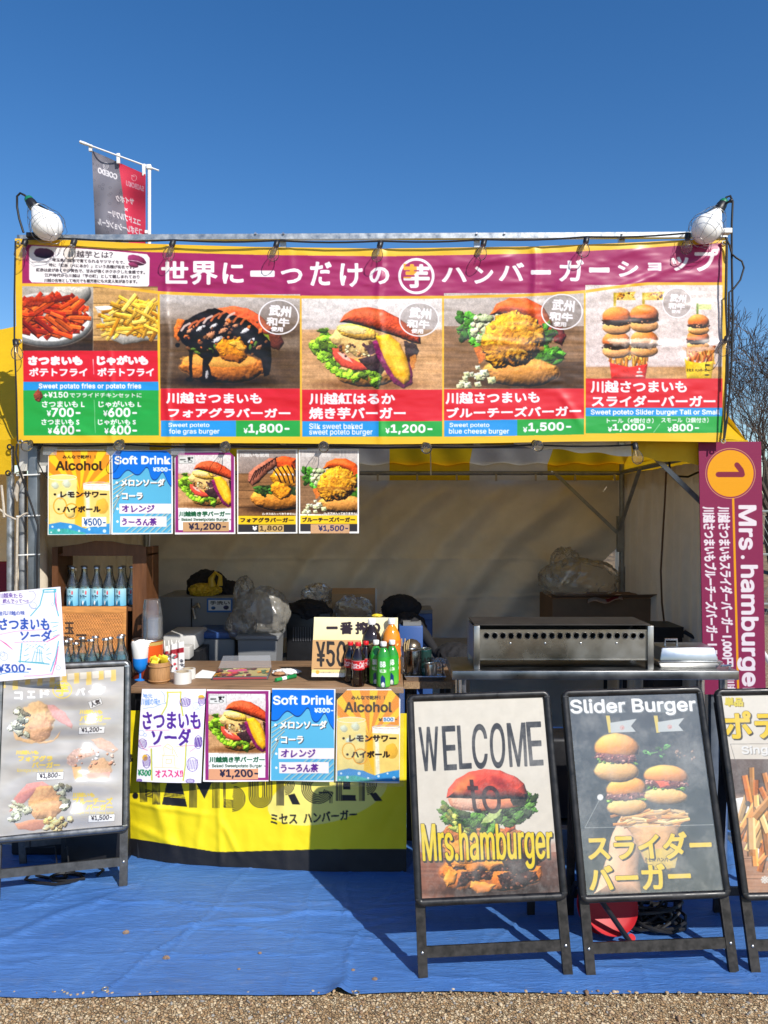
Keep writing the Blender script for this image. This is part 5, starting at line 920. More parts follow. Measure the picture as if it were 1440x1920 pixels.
# ---------------------------------------------------------------- A-frame signs and the upright board
alu_black = pbr('black_anodised', (.018, .018, .02), .38, .3, var=.5, vscale=25, rvar=.14); alu_leg = pbr('worn_black_metal', (.035, .032, .030), .45, .5, var=.6, vscale=30, rvar=.15)
alu_silver = pbr('mill_aluminium', (.22, .225, .23), .38, .9, var=.3, vscale=20, rvar=.15); rubber = pbr('black_rubber_edge', (.012, .012, .013), .5)
def a_frame(label, fl, fr, canvas, mat, b0=.250, b1=.991, wide=.556, lean=16.0, roll=1.1, rail=alu_black, leg=alu_leg, group='folding sign stands in front of the stall', relief=None, rear=.42, border=.027, cover=None, gain=.84, mesh_per_m=820, edge=None, cross=.10):
    A, B = onz(*fl), onz(*fr); mid = (A + B) / 2; ax = (B - A).normalized(); yaw = math.atan2(ax.y, ax.x); le = R(lean); w2 = wide / 2; flat = ax
    fwd = Vector((-ax.y, ax.x, 0)); up = Vector((0, 0, math.cos(le))) + fwd * math.sin(le); ax, up = ax * math.cos(R(roll)) + up * math.sin(R(roll)), up * math.cos(R(roll)) - ax * math.sin(R(roll)); nrm = ax.cross(up).normalized()
    if nrm.y > 0: nrm = -nrm
    S = lambda a, b, c=0.0: mid + ax * a + up * b + nrm * c
    t = thing('sign_stand', label, 'sign', mid, group, yaw)
    M = Matrix((( *ax, 0), ( *nrm, 0), ( *up, 0), (0, 0, 0, 1))).transposed(); M.translation = mid            # local: x across, y out, z up the slope
    # frame: rounded outer outline, square opening
    rad, n = .028, 6; out = []
    for cx, cz, a0 in ((w2 - rad, b1 - rad, 0), (-w2 + rad, b1 - rad, 90), (-w2 + rad, b0 + rad, 180), (w2 - rad, b0 + rad, 270)):
        out += [(cx + rad * math.cos(R(a0 + 90 * k / n)), cz + rad * math.sin(R(a0 + 90 * k / n))) for k in range(n + 1)]
    ix, z0, z1 = w2 - border, b0 + border, b1 - border; inn = []
    for i, (x, z) in enumerate(out): q = i // (n + 1); inn.append(((ix if q in (0, 3) else -ix), (z1 if q < 2 else z0)))
    def ring(depths):     # outline loops (shrink, out) from the back edge over the face to the opening
        m = MB(); N_ = len(out); vs = []
        for k, (sh, y) in enumerate(depths):
            for (x, z), (xi, zi) in zip(out, inn): vs.append((x + (xi - x) * sh, y, z + (zi - z) * sh))
        fs = [(k * N_ + i, k * N_ + (i + 1) % N_, (k + 1) * N_ + (i + 1) % N_, (k + 1) * N_ + i) for k in range(len(depths) - 1) for i in range(N_)]
        return m.add(vs, fs, 0, False, M)
    fr_ = ring([(0, -.008), (0, .006), (.06, .010), (.30, .0125), (.72, .012), (.97, .006), (1, .0015)]).build('frame', rail, t)
    MB().add([(x, -.008, z) for x, z in out], [tuple(range(len(out)))], 0, False, M).build('back_board', black_plastic, t)
    if edge:      # rubber edging and metal corner pieces
        m = MB(); o2 = [(x * 1.012, z + (.004 if z > (b0 + b1) / 2 else -.004)) for x, z in out]; N_ = len(out)
        m.add([(x, -.009, z) for x, z in o2] + [(x, .0065, z) for x, z in o2] + [(x, .0065, z) for x, z in out], [(i, (i + 1) % N_, (i + 1) % N_ + N_, i + N_) for i in range(N_)] + [(i + N_, (i + 1) % N_ + N_, (i + 1) % N_ + 2 * N_, i + 2 * N_) for i in range(N_)], 0, False, M); m.build('edge_trim', edge, t)
    for sx in (-1, 1):
        for zc in (b0, b1):
            m = MB(); d = -1 if zc == b1 else 1; m.bar((sx * (w2 - border * .5), .0132, zc + d * border * .85), (sx * (w2 - border * .5), .0132, zc + d * border * 1.02), border * .75, .002, (0, 1, 0), 0, M); m.build('corner_joint', steel if edge else black_plastic, t)
    # print
    x0, x1 = -ix, ix; nu, nv = int((x1 - x0) * mesh_per_m), int((z1 - z0) * mesh_per_m)
    U, V = np.meshgrid(np.linspace(x0, x1, nu), np.linspace(z1, z0, nv)); o_ = np.full(U.shape, .002)
    if relief is not None: rl = relief((U - x0) / (x1 - x0), (z1 - V) / (z1 - z0)); o_ = o_ + rl - rl.min()
    P = np.array(mid) + U[..., None] * np.array(ax) + V[..., None] * np.array(up) + o_[..., None] * np.array(nrm); px, py = proj(P)
    grid_mesh('poster', P, mat, t, canvas.sample(px, py, gain))
    if cover is not None: Uc, Vc = np.meshgrid(np.linspace(x0, x1, 80), np.linspace(z1, z0, 110)); oc = .0055 + .0035 * (vnoise(110, 80, 26, 40, 5, 3) - .2) + .003 * np.exp(-((Uc - .17 + .15 * (Vc - .6)) / .05) ** 2); grid_mesh('cover_sheet', np.array(mid) + Uc[..., None] * np.array(ax) + Vc[..., None] * np.array(up) + oc[..., None] * np.array(nrm), cover, t)
    # legs
    for sx in (-1, 1):
        m = MB(); m.box((sx * (w2 - .020) - .017, -.026, .0), (sx * (w2 - .020) + .017, -.0085, b1 - .05), 0, M); m.build('leg', leg, t)
        m = MB(); m.box((sx * (w2 - .020) - .018, -.027, -.004), (sx * (w2 - .020) + .018, -.0075, .006), 0, M); m.build('foot_cap', black_plastic, t)
        top = S(sx * (w2 - .055), b1 - .06, -.03); bot = Vector((mid + ax * sx * (w2 - .055) + fwd * rear)); m = MB(); m.bar(bot, top, .030, .016, fwd, 0); m.build('rear_leg', leg, t)
    m = MB(); m.box((-w2 + .037, -.024, cross - .018), (w2 - .037, -.011, cross + .018), 0, M); m.build('cross_bar', leg, t)
    for sx in (-1, 1):
        for zc in (cross, b0 + .03, b1 - .07): m = MB(); m.ball((sx * (w2 - .020), -.0075 if zc != cross else -.0075, zc), (.0055, .003, .0055), 0, 2, M); m.build('rivet', steel, t)
    k = .12; p = lambda sx: S(sx * (w2 - .06), b1 - .06, -.03) * k + (mid + ax * sx * (w2 - .06) + fwd * rear) * (1 - k); m = MB(); m.bar(p(-1), p(1), .012, .034, (0, 0, 1)); m.build('rear_cross_bar', leg, t)
    return t
zw = lambda x, y: (750 + x / 3.312, 1280 + y / 3.312); zs = lambda x, y: (1040 + x / 3.31, 1280 + y / 3.31); zl = lambda x, y: (x / 4, 1240 + y / 4)
def welcome():
    c = Canvas(765, 1295, 1065, 1700, (232, 222, 204), 1.8); c.vgrad(765, 1295, 1065, 1600, (236, 228, 212), (224, 214, 198)); Z = lambda p: [zw(*a) for a in p]
    c.wood(765, 1598, 1065, 1700, (150, 96, 74), 4, .22, 4, 80); c.lump(Z([(110, 1000), (980, 1000), (980, 1110), (110, 1080)]), (170, 112, 90), 6, 30, .1, 9, blur=10, al=.7); c.lump(Z([(780, 1130), (1000, 1090), (1010, 1300), (760, 1310)]), (92, 66, 58), 6, 30, .2, 9, blur=12, al=.85)
    c.blob(*zw(590, 1290), 110, 14, (44, 28, 24), 0, .2, soft=.5, shade=0, al=.85)
    # burger: base, sauces, patties, cheese, lettuce, dome
    c.blob(*zw(560, 1180), 96, 34, (224, 118, 46), .03, .08, shade=.5, tex=.1); c.lump(Z([(280, 1130), (480, 1150), (640, 1160), (760, 1140), (880, 1140), (870, 1230), (760, 1270), (600, 1290), (480, 1260), (380, 1290), (300, 1270), (270, 1200)]), (238, 132, 48), 3, 12, .2, 6, .4, 3)
    g = random.Random(3)
    def patty(pts, n, seed, base=(70, 42, 36)):
        c.lump(Z(pts), base, 3, 8, .4, 4, .35, seed); p = np.array(Z(pts)); x0_, y0_, x1_, y1_ = *p.min(0), *p.max(0)
        for k in range(n):
            x, y = g.uniform(x0_, x1_), g.uniform(y0_, y1_)
            if inpoly(np.array(x), np.array(y), p): c.blob(x, y, g.uniform(1.5, 4.5), g.uniform(1.2, 3), g.choice([(104, 64, 52), (52, 30, 28), (140, 88, 66), (84, 50, 44), (40, 24, 24)]), g.uniform(-1, 1), .35, shade=.5, seed=g.randrange(999))
    patty([(275, 1090), (420, 1060), (640, 1070), (860, 1040), (880, 1110), (800, 1165), (560, 1170), (330, 1160)], 130, 21)
    c.lump(Z([(285, 1085), (380, 1100), (470, 1085), (560, 1110), (660, 1095), (720, 1120), (690, 1150), (620, 1140), (560, 1170), (500, 1150), (440, 1200), (400, 1150), (330, 1150)]), (240, 146, 56), 3, 9, .1, 6, .55, 31); c.lump(Z([(300, 1160), (360, 1180), (340, 1250), (290, 1270), (270, 1220)]), (246, 160, 60), 2, 9, .08, 6, .5, 33); c.lump(Z([(440, 1230), (520, 1240), (600, 1255), (560, 1300), (480, 1310), (430, 1270)]), (250, 150, 60), 2, 9, .08, 6, .5, 35)
    patty([(600, 1200), (720, 1160), (840, 1170), (860, 1220), (760, 1270), (640, 1280)], 60, 23, (60, 38, 36)); patty([(380, 1180), (480, 1165), (580, 1180), (560, 1225), (440, 1230), (390, 1270), (350, 1280)], 50, 25, (64, 38, 32))
    if 0: c.lump(Z([(360, 1170), (440, 1150), (560, 1150), (590, 1200), (520, 1235), (420, 1230), (370, 1290), (340, 1290)]), (66, 36, 30), 3, 9, .5, 4, .3, 5)
    c.lump(Z([(640, 1120), (760, 1000), (870, 960), (900, 1000), (860, 1110), (780, 1180), (700, 1190)]), (64, 38, 34), 4, 10, .5, 4, .3, 9)
    c.lump(Z([(250, 940), (330, 860), (500, 900), (700, 900), (860, 960), (870, 1040), (700, 1080), (500, 1090), (330, 1080), (270, 1020)]), (196, 120, 66), 4, 12, .35, 5, .3, 2)
    c.lump(Z([(270, 1000), (400, 960), (520, 1000), (640, 990), (620, 1100), (500, 1110), (380, 1130), (290, 1090)]), (240, 156, 70), 4, 9, .2, 5, .3, 6); c.lump(Z([(640, 860), (710, 845), (720, 910), (660, 940)]), (234, 110, 60), 2, 8, .2, 4, .4)
    c.greens(Z([(300, 800), (330, 840), (360, 880), (420, 890), (470, 900), (520, 880), (560, 860), (600, 900), (640, 860), (680, 830), (730, 800), (780, 770), (800, 740), (760, 820), (700, 780), (620, 800), (560, 790), (500, 840), (440, 850), (390, 850)]), 16, 6, 5, (78, 122, 50)); c.greens(Z([(290, 800), (320, 850), (350, 900), (400, 920)]), 11, 9, 3, (176, 190, 88)); c.lump(Z([(500, 870), (560, 800), (640, 760), (620, 820), (560, 870)]), (196, 216, 128), 2, 8, .2, 4)
    c.lump(Z([(298, 712), (430, 716), (620, 716), (795, 712), (770, 760), (660, 785), (520, 800), (380, 795), (315, 765)]), (232, 140, 100), 2, 14, .1, 5, .4, 4); c.blob(*zw(410, 745), 30, 13, (250, 190, 160), .1, .2, shade=.2, soft=.4); c.lump(Z([(680, 700), (800, 700), (770, 770), (700, 760)]), (70, 66, 56), 2, 8, .3)
    c.lump(Z([(290, 715), (300, 660), (350, 600), (430, 555), (520, 538), (620, 545), (710, 580), (770, 630), (795, 690), (785, 722), (640, 722), (450, 722)]), (206, 74, 56), 1.5, 20, .12, 6, .7, 7); c.lump(Z([(310, 680), (350, 620), (430, 580), (470, 590), (430, 640), (380, 690)]), (248, 150, 84), 5, 16, .12, 7, blur=6, al=.8); c.lump(Z([(560, 590), (640, 590), (700, 640), (640, 660)]), (150, 40, 44), 6, 12, .3, 5, blur=5, al=.6)
    ch = dict(al=.88)
    for s, a, b, d, e, lean in (('W', 118, 280, 245, 545, 8), ('E', 262, 274, 352, 540, 8), ('L', 356, 270, 444, 532, 8), ('C', 445, 262, 545, 532, 6), ('O', 556, 256, 655, 528, 6), ('M', 665, 255, 790, 518, 10), ('E', 785, 248, 890, 512, 12)):
        c.text(s, 0, 0, 0, 0, (38, 38, 42), .9, quad=[zw(a, b), zw(d - lean * 1.4, b - 4), zw(d, e), zw(a + lean * 2, e + 4)], **ch)
    c.text('to', 0, 0, 0, 0, (52, 40, 42), .6, quad=[zw(415, 605), zw(610, 605), zw(635, 812), zw(440, 812)], al=.85)
    c.text('Mrs.hamburger', 0, 0, 0, 0, (244, 214, 34), 1.1, quad=[zw(133, 880), zw(940, 880), zw(950, 1150), zw(150, 1172)], outline=((58, 48, 20), .8), shadow=(2.0, 3.0, (44, 46, 40)))
    return c
def sliderboard():
    c = Canvas(1050, 1292, 1372, 1690, (70, 74, 72), 1.8); Z = lambda p: [zs(*a) for a in p]; X, Y, xs, ys = c.win(1050, 1292, 1372, 1690); n = vnoise(xs.shape[0], xs.shape[1], 50, seed=4)[..., None]; c.blend(X, Y, np.ones(xs.shape, np.float32), np.array((66, 69, 67)) * (.7 + .6 * n))
    for x, y in ((318, 205), (615, 205)): c.poly(Z([(x, y), (x + 24, y), (x + 40, 310), (x + 18, 312)]), (226, 200, 90))
    for x, y in ((345, 250), (640, 245)): c.poly(Z([(x, y), (x + 165, y - 25), (x + 130, y + 20), (x + 160, y + 55), (x + 5, y + 62)]), (196, 200, 198)); c.ring(*zs(x + 75, y + 30), 3.5, 3.5, .9, (226, 120, 100)); c.blob(*zs(x + 75, y + 30), 1.6, 1.6, (226, 120, 100))
    for x, y in ((320, 135), (625, 130)): c.poly(Z([(x, y), (x + 130, y - 20), (x + 100, y + 20), (x + 125, y + 50), (x + 5, y + 60)]), (140, 146, 146), .7)
    # forearm and hand, printed
    skin = (238, 186, 150); c.lump(Z([(240, 1312), (330, 1080), (350, 960), (390, 860), (420, 820), (520, 880), (560, 980), (530, 1060), (520, 1160), (540, 1312)]), skin, 2, 20, .05, 10, .35, 3); c.lump(Z([(560, 1000), (690, 880), (720, 900), (700, 960), (600, 1080), (560, 1090)]), (244, 190, 164), 2, 14, .05, 10, .4); c.blob(*zs(664, 905), 13, 8, (250, 206, 196), -.4, .1, shade=.3)
    c.lump(Z([(420, 860), (640, 830), (800, 790), (770, 900), (740, 1120), (720, 1170), (560, 1120), (480, 940)]), (232, 178, 122), 2, 16, .08, 8, .3, 5); c.lump(Z([(540, 1040), (770, 1020), (750, 1150), (600, 1170)]), (222, 190, 92), 2, 12, .1, 7); c.text('ミセス ハンバ', *zs(560, 1085), *zs(705, 1112), (60, 50, 40), .4)
    c.fries(zs(380, 0)[0], zs(0, 800)[1], zs(790, 0)[0], zs(0, 880)[1], 60, [(238, 180, 110), (226, 150, 80), (246, 206, 150)], (18, 34), 5, 8, (-.5, .3))
    def mb(x, y, rx, ry, rot, col=(232, 152, 60), th=1.0):
        X_, Y_ = zs(x, y); rx, ry = rx / 3.31, ry / 3.31
        c.blob(X_ + rot * -20, Y_ + ry * 1.15 * th, rx, ry * .62, (240, 186, 116), rot, .05, shade=.4, tex=.05); c.greens([(X_ - rx * .8 + k * rx * .32, Y_ + ry * .60 * th + rot * (k - 2.5) * rx * .32) for k in range(6)], 5.5, int(x), 3, (130, 180, 80)); c.blob(X_, Y_ + ry * .38 * th, rx * .98, ry * .34, (134, 82, 74), rot, .3, shade=.3, tex=.5, seed=int(x)); c.crumbs(X_ - rx * .9, Y_ + ry * .15, X_ + rx * .9, Y_ + ry * .6, 24, [(170, 110, 100), (90, 54, 50), (206, 150, 136)], (1.2, 3), int(x))
        c.blob(X_, Y_ - ry * .1, rx, ry * .85, col, rot, .03, shade=.5, tex=.05, hi=.35, top=(244, 170, 84))
    mb(690, 590, 136, 84, .05, (228, 150, 84), 1.2); c.lump(Z([(620, 610), (700, 612), (720, 640), (660, 655)]), (236, 110, 80), 1.5, 8, .1, shade=.3); mb(445, 668, 124, 90, -.06); mb(385, 420, 138, 112, .06)
    c.greens(Z([(560, 435), (600, 430), (640, 415), (690, 405), (670, 450), (700, 400)]), 6, 3, 2, (86, 150, 74)); c.line(Z([(550, 425), (560, 440), (600, 440), (640, 430)]), 1.6, (110, 170, 90)); c.crumbs(*zs(730, 410), *zs(880, 480), 12, [(120, 90, 80), (150, 120, 100)], (1, 3), 4)
    c.ell(*zs(284, 712), 5.8, 5.8, (236, 234, 230)); c.line(Z([(280, 725), (188, 902), (990, 882)]), .8, (190, 194, 192))
    c.text('Slider Burger', 0, 0, 0, 0, (246, 246, 246), 1.1, quad=[zs(97, 108), zs(868, 94), zs(880, 196), zs(106, 212)], shadow=(1.2, 1.5, (120, 124, 122)))
    for s, q in (('スライダー', [(200, 950), (960, 925), (978, 1085), (218, 1102)]), ('バーガー', [(205, 1145), (830, 1120), (850, 1275), (225, 1290)])): c.text(s, 0, 0, 0, 0, (246, 206, 30), 1.9, quad=[zs(*p) for p in q], outline=((40, 40, 36), .7), shadow=(2.6, 2.4, (30, 32, 32)))
    return c
def friesboard():
    c = Canvas(1335, 1288, 1680, 1690, (226, 220, 206), 1.6); c.vgrad(1335, 1288, 1680, 1430, (236, 230, 216), (224, 214, 200)); c.vgrad(1335, 1424, 1680, 1500, (120, 104, 96), (96, 80, 72), .08); c.vgrad(1335, 1488, 1680, 1500, (120, 100, 90), (180, 150, 130)); c.wood(1335, 1495, 1680, 1690, (190, 142, 112), 4, .18, 5, 90, 38)
    Z = lambda p: [zs(*a) for a in p]; c.lump(Z([(1110, 720), (1300, 690), (1700, 690), (1700, 1090), (1230, 1110)]), (244, 240, 234), 1, 30, .03, shade=.2); c.fries(1376, 1475, 1640, 1610, 170, [(240, 170, 96), (232, 150, 76), (246, 196, 130), (226, 130, 60)], (50, 96), 11, 5, (-2.0, -.8), lambda x, y: x > 1383 + (y - 1500) * .28 and y > 1470 and x - 1383 > abs(y - 1540) * .2)
    c.text('単品', *zs(1055, 92), *zs(1170, 148), (226, 206, 70), .8, shadow=(1.6, 1.2, (150, 130, 60))); c.text('ポテト', 0, 0, 0, 0, (246, 206, 30), 2.0, quad=[zs(1050, 185), zs(1560, 175), zs(1580, 335), zs(1065, 345)], outline=((90, 80, 30), .6), shadow=(2.6, 2.4, (70, 66, 56))); c.text('Single', 0, 0, 0, 0, (236, 234, 230), .7, quad=[zs(1160, 395), zs(1390, 388), zs(1396, 450), zs(1166, 456)], shadow=(1, 1, (150, 146, 140))); c.line(Z([(1700, 378), (1092, 382), (1196, 745)]), .8, (110, 104, 98)); c.ell(*zs(1200, 752), 5, 5, (96, 90, 86)); c.text('※', *zs(1280, 1200), *zs(1330, 1248), (226, 220, 210), .5); return c
def leftboard():
    c = Canvas(-34, 1240, 240, 1590, (206, 202, 198), 1.8); Z = lambda p: [zl(*a) for a in p]; X, Y, xs, ys = c.win(-34, 1240, 240, 1590); n = vnoise(xs.shape[0], xs.shape[1], 80, 40, 3)[..., None]; c.blend(X, Y, np.ones(xs.shape, np.float32), np.array((192, 187, 181)) * (.88 + .24 * n))  # ground of the sheet painted pale: glare put into the print colour
    for k in range(11): x = -90 + k * 92; c.poly(Z([(x, 60 + (900 - x) * .085), (x + 40, 60 + (860 - x) * .085), (x + 42, 190 + (k % 3) * 16 - k * 6), (x + 2, 196 + (k % 3) * 16 - k * 6)]), (240, 206, 116))
    for k in range(10): x = -44 + k * 92; c.poly(Z([(x, 60 + (900 - x) * .085), (x + 50, 60 + (860 - x) * .085), (x + 52, 166 - k * 5), (x + 2, 170 - k * 5)]), (236, 228, 214))
    for s, a, b, d, e in (('コ', 108, 228, 170, 288), ('エ', 205, 222, 265, 278), ('ド', 300, 214, 372, 274), ('バ', 570, 200, 640, 256), ('ー', 665, 222, 722, 234), ('グ', 735, 190, 795, 250)): c.text(s, *zl(a, b), *zl(d, e), (250, 248, 244), 1.2)
    c.ring(*zl(468, 215), 17.5, 15.5, 1.6, (244, 212, 70)); c.text('芋', *zl(420, 165), *zl(516, 262), (244, 212, 80), .9)
    # three burgers, colours mixed paler to paint in the glare
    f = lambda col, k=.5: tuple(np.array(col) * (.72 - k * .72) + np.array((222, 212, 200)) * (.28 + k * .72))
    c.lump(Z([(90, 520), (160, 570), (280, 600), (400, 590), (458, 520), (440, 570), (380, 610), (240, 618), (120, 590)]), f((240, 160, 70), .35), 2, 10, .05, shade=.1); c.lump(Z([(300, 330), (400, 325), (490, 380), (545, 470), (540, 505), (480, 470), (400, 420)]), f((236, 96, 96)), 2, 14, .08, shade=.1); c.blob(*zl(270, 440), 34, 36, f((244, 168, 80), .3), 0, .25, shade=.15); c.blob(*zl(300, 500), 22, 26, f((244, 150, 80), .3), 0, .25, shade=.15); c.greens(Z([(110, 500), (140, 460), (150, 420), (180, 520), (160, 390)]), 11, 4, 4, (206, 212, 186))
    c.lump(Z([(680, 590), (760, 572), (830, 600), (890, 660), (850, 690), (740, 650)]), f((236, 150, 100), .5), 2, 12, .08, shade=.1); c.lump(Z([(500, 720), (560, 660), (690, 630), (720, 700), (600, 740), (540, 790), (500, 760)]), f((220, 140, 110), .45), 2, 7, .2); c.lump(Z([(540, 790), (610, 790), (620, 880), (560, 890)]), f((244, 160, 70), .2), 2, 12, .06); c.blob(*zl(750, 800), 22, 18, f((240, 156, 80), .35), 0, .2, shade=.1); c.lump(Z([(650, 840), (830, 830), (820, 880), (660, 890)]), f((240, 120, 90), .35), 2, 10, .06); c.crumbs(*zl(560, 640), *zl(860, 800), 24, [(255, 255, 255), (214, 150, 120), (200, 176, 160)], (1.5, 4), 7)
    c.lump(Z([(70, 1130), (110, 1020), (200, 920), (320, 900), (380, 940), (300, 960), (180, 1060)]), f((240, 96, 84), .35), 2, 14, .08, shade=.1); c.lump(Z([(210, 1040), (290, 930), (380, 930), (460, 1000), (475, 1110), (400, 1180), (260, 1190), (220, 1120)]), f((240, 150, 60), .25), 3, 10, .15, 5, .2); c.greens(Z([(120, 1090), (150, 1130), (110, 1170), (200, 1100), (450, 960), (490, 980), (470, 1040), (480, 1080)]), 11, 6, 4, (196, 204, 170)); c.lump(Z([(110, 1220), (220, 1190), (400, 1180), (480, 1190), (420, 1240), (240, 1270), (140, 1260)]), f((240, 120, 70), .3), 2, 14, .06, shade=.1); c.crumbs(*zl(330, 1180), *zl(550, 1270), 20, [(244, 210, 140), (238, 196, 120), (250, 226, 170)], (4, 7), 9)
    yt = (240, 208, 84)
    for s, a, b, d, e in (('川越いも', 598, 364, 770, 396), ('バーガー', 598, 406, 830, 452), ('川越いも', 120, 668, 290, 700), ('フォアグラ', 138, 708, 395, 752), ('バーガー', 240, 756, 450, 800), ('川越いも', 546, 985, 710, 1020), ('ブルーチーズ', 548, 1022, 846, 1076), ('バーガー', 646, 1074, 846, 1116)): c.text(s, *zl(a, b), *zl(d, e), yt, .7)
    c.text('Kawagoe imo foie gras burger', *zl(130, 802), *zl(478, 838), yt, .1); c.text('Kawagoe imo blue cheese burger', *zl(545, 1124), *zl(858, 1152), yt, .1); c.text('Kawagoe imo burger', *zl(598, 460), *zl(800, 482), yt, .1)
    for s, q in (('¥1,200-', [(592, 496), (788, 488), (784, 540), (590, 548)]), ('¥1,800-', [(276, 838), (480, 830), (476, 884), (274, 894)]), ('¥1,500-', [(664, 1156), (864, 1146), (860, 1200), (662, 1210)]), ('人気', [(660, 306), (755, 275), (770, 320), (680, 358)])):
        c.poly(Z(q), (244, 242, 238)); c.line(Z(q + q[:1]), .5, (70, 66, 64)); g_ = [(np.array(q[0]) * .9 + np.array(q[2]) * .1), (np.array(q[1]) * .9 + np.array(q[3]) * .1), (np.array(q[2]) * .86 + np.array(q[0]) * .14), (np.array(q[3]) * .86 + np.array(q[1]) * .14)]; c.text(s, 0, 0, 0, 0, (60, 56, 60), .4, quad=[zl(*p) for p in g_])
    return c
gloss = printed('laminated_print', .30, coat=.5, coat_r=.16, spec=.5, dust=.22)
a_frame('black welcome sign stand showing a tall cheeseburger under the word welcome', (788, 1845), (1074, 1836), welcome(), gloss, gain=.61)
gloss2 = printed('dust_glare_laminated_print', .26, coat=.7, coat_r=.28, spec=.6, dust=.30)  # dust tint doubles as a painted glare wash over this poster
a_frame('black sign stand with dark poster of stacked slider burgers held in a hand', (1101, 1837), (1390, 1831), sliderboard(), gloss2, b1=1.002, cover=clear('scratched_acrylic', refl=.07, rough=.20, haze=.02, hazecol=(.8, .8, .78)))
a_frame('black sign stand with cream poster of french fries cut off by the picture edge', (1411, 1831), (1703, 1831), friesboard(), gloss, gain=.64, b1=1.002)
whitish = printed('glare_paled_vinyl_print', .32, coat=1.0, coat_r=.24, spec=1.0, bump=.0008, bscale=4)  # gloss is real; the paleness is glare painted into the print
wave = lambda u, v: .0105 * np.sin(v * 34 + 3 * u + np.sin(u * 5)) * sstep(0, .1, v) * np.sin(np.pi * np.clip(u, 0, 1)) + .010 * np.exp(-((v - .80 + .12 * np.sin(u * 3)) / .05) ** 2) * np.sin(np.pi * np.clip(u, 0, 1)) + .006 * np.exp(-((u - .75 + .2 * v) / .06) ** 2) - .004
a_frame('silver framed sign stand with rippled burger poster paled by painted glare beside the yellow cloth', (-20, 1696), (239, 1669), leftboard(), whitish, b0=.245, b1=.985, rail=alu_silver, leg=pbr('dull_aluminium', (.085, .085, .085), .5, .6, var=.4, vscale=25), edge=rubber, relief=wave, gain=.74, lean=10, roll=0.3, rear=.36, cross=.115)
def board():
    c = Canvas(1300, 820, 1460, 1580, (148, 42, 86), 1.6); OR = (252, 172, 20); c.ell(1370, 888, 47, 47.5, (244, 190, 130)); c.ell(1370, 888, 46, 46.5, (148, 42, 86)); c.ell(1370, 888, 43.5, 44, OR); mr = (140, 40, 66)
    c.line([(1347, 890), (1392, 890)], 10, mr); c.line([(1392, 890), (1390, 882), (1382, 872)], 10, mr); c.line([(1375, 936), (1392, 1580)], 4.2, OR)
    wt = (250, 238, 244)
    def down(s, xl, xr, y0, y1, bold, sl=.020): c.text(s, 0, 0, 0, 0, wt, bold, quad=[(xr, y0), (xr + (y1 - y0) * sl, y1), (xl + (y1 - y0) * sl, y1), (xl, y0)])
    down('Mrs', 1386, 1417, 949, 1030, 1.6, .01); c.ell(1393, 1045, 3.6, 3.6, wt); down('hamburger', 1382, 1420, 1061, 1305, 1.6, .012)
    down('川越さつまいもスライダーバーガー', 1346, 1368, 951, 1186, .9, .03); down('1,000円', 1353, 1373, 1193, 1250, .9, .03); down('川越さつまいもブルーチーズバーガー', 1318, 1340, 951, 1201, .9, .026); down('1,500円', 1325, 1346, 1208, 1266, .9, .03); down('川越さつまいもフォアグラバーガー 1,800円', 1356, 1378, 1272, 1570, .9, .03)
    t = thing('upright_board', 'tall maroon stall board with orange number one disc and sideways white lettering', 'sign', at(1375, 1200, 3.78)); m = printed('corrugated_plastic', .6, spec=.25, bump=.0004, bscale=4, stretch=(1, 1, 60))
    TL, TR, BR, BL = at(1310, 828, 3.742), at(1427, 828, 3.742), at(1436, 1302, 3.746), at(1319, 1302, 3.746); grid_mesh('face', quad_surf(TL, TR, BR, BL)(*np.meshgrid(np.linspace(0, 1, 190), np.linspace(0, 1, 720))), m, t, None)
    o = t.children[0]; me = o.data; co = np.zeros(len(me.vertices) * 3); me.vertices.foreach_get('co', co); px, py = proj(co.reshape(-1, 3) + np.array(t.location)); rgb = c.sample(px, py, .66); ca = me.color_attributes.new('print', 'FLOAT_COLOR', 'POINT'); ca.data.foreach_set('color', np.concatenate([rgb, np.ones((len(rgb), 1))], 1).astype(np.float32).reshape(-1))
    k = Vector((0, .006, 0)); MB().add([TL + k * .3, TR + k * .3, BR + k * .3, BL + k * .3, TL + k, TR + k, BR + k, BL + k], [(0, 1, 2, 3), (7, 6, 5, 4), (0, 4, 5, 1), (1, 5, 6, 2), (2, 6, 7, 3), (3, 7, 4, 0)]).build('back_sheet', pbr('maroon_plastic', (.26, .025, .07), .5), t)
board()
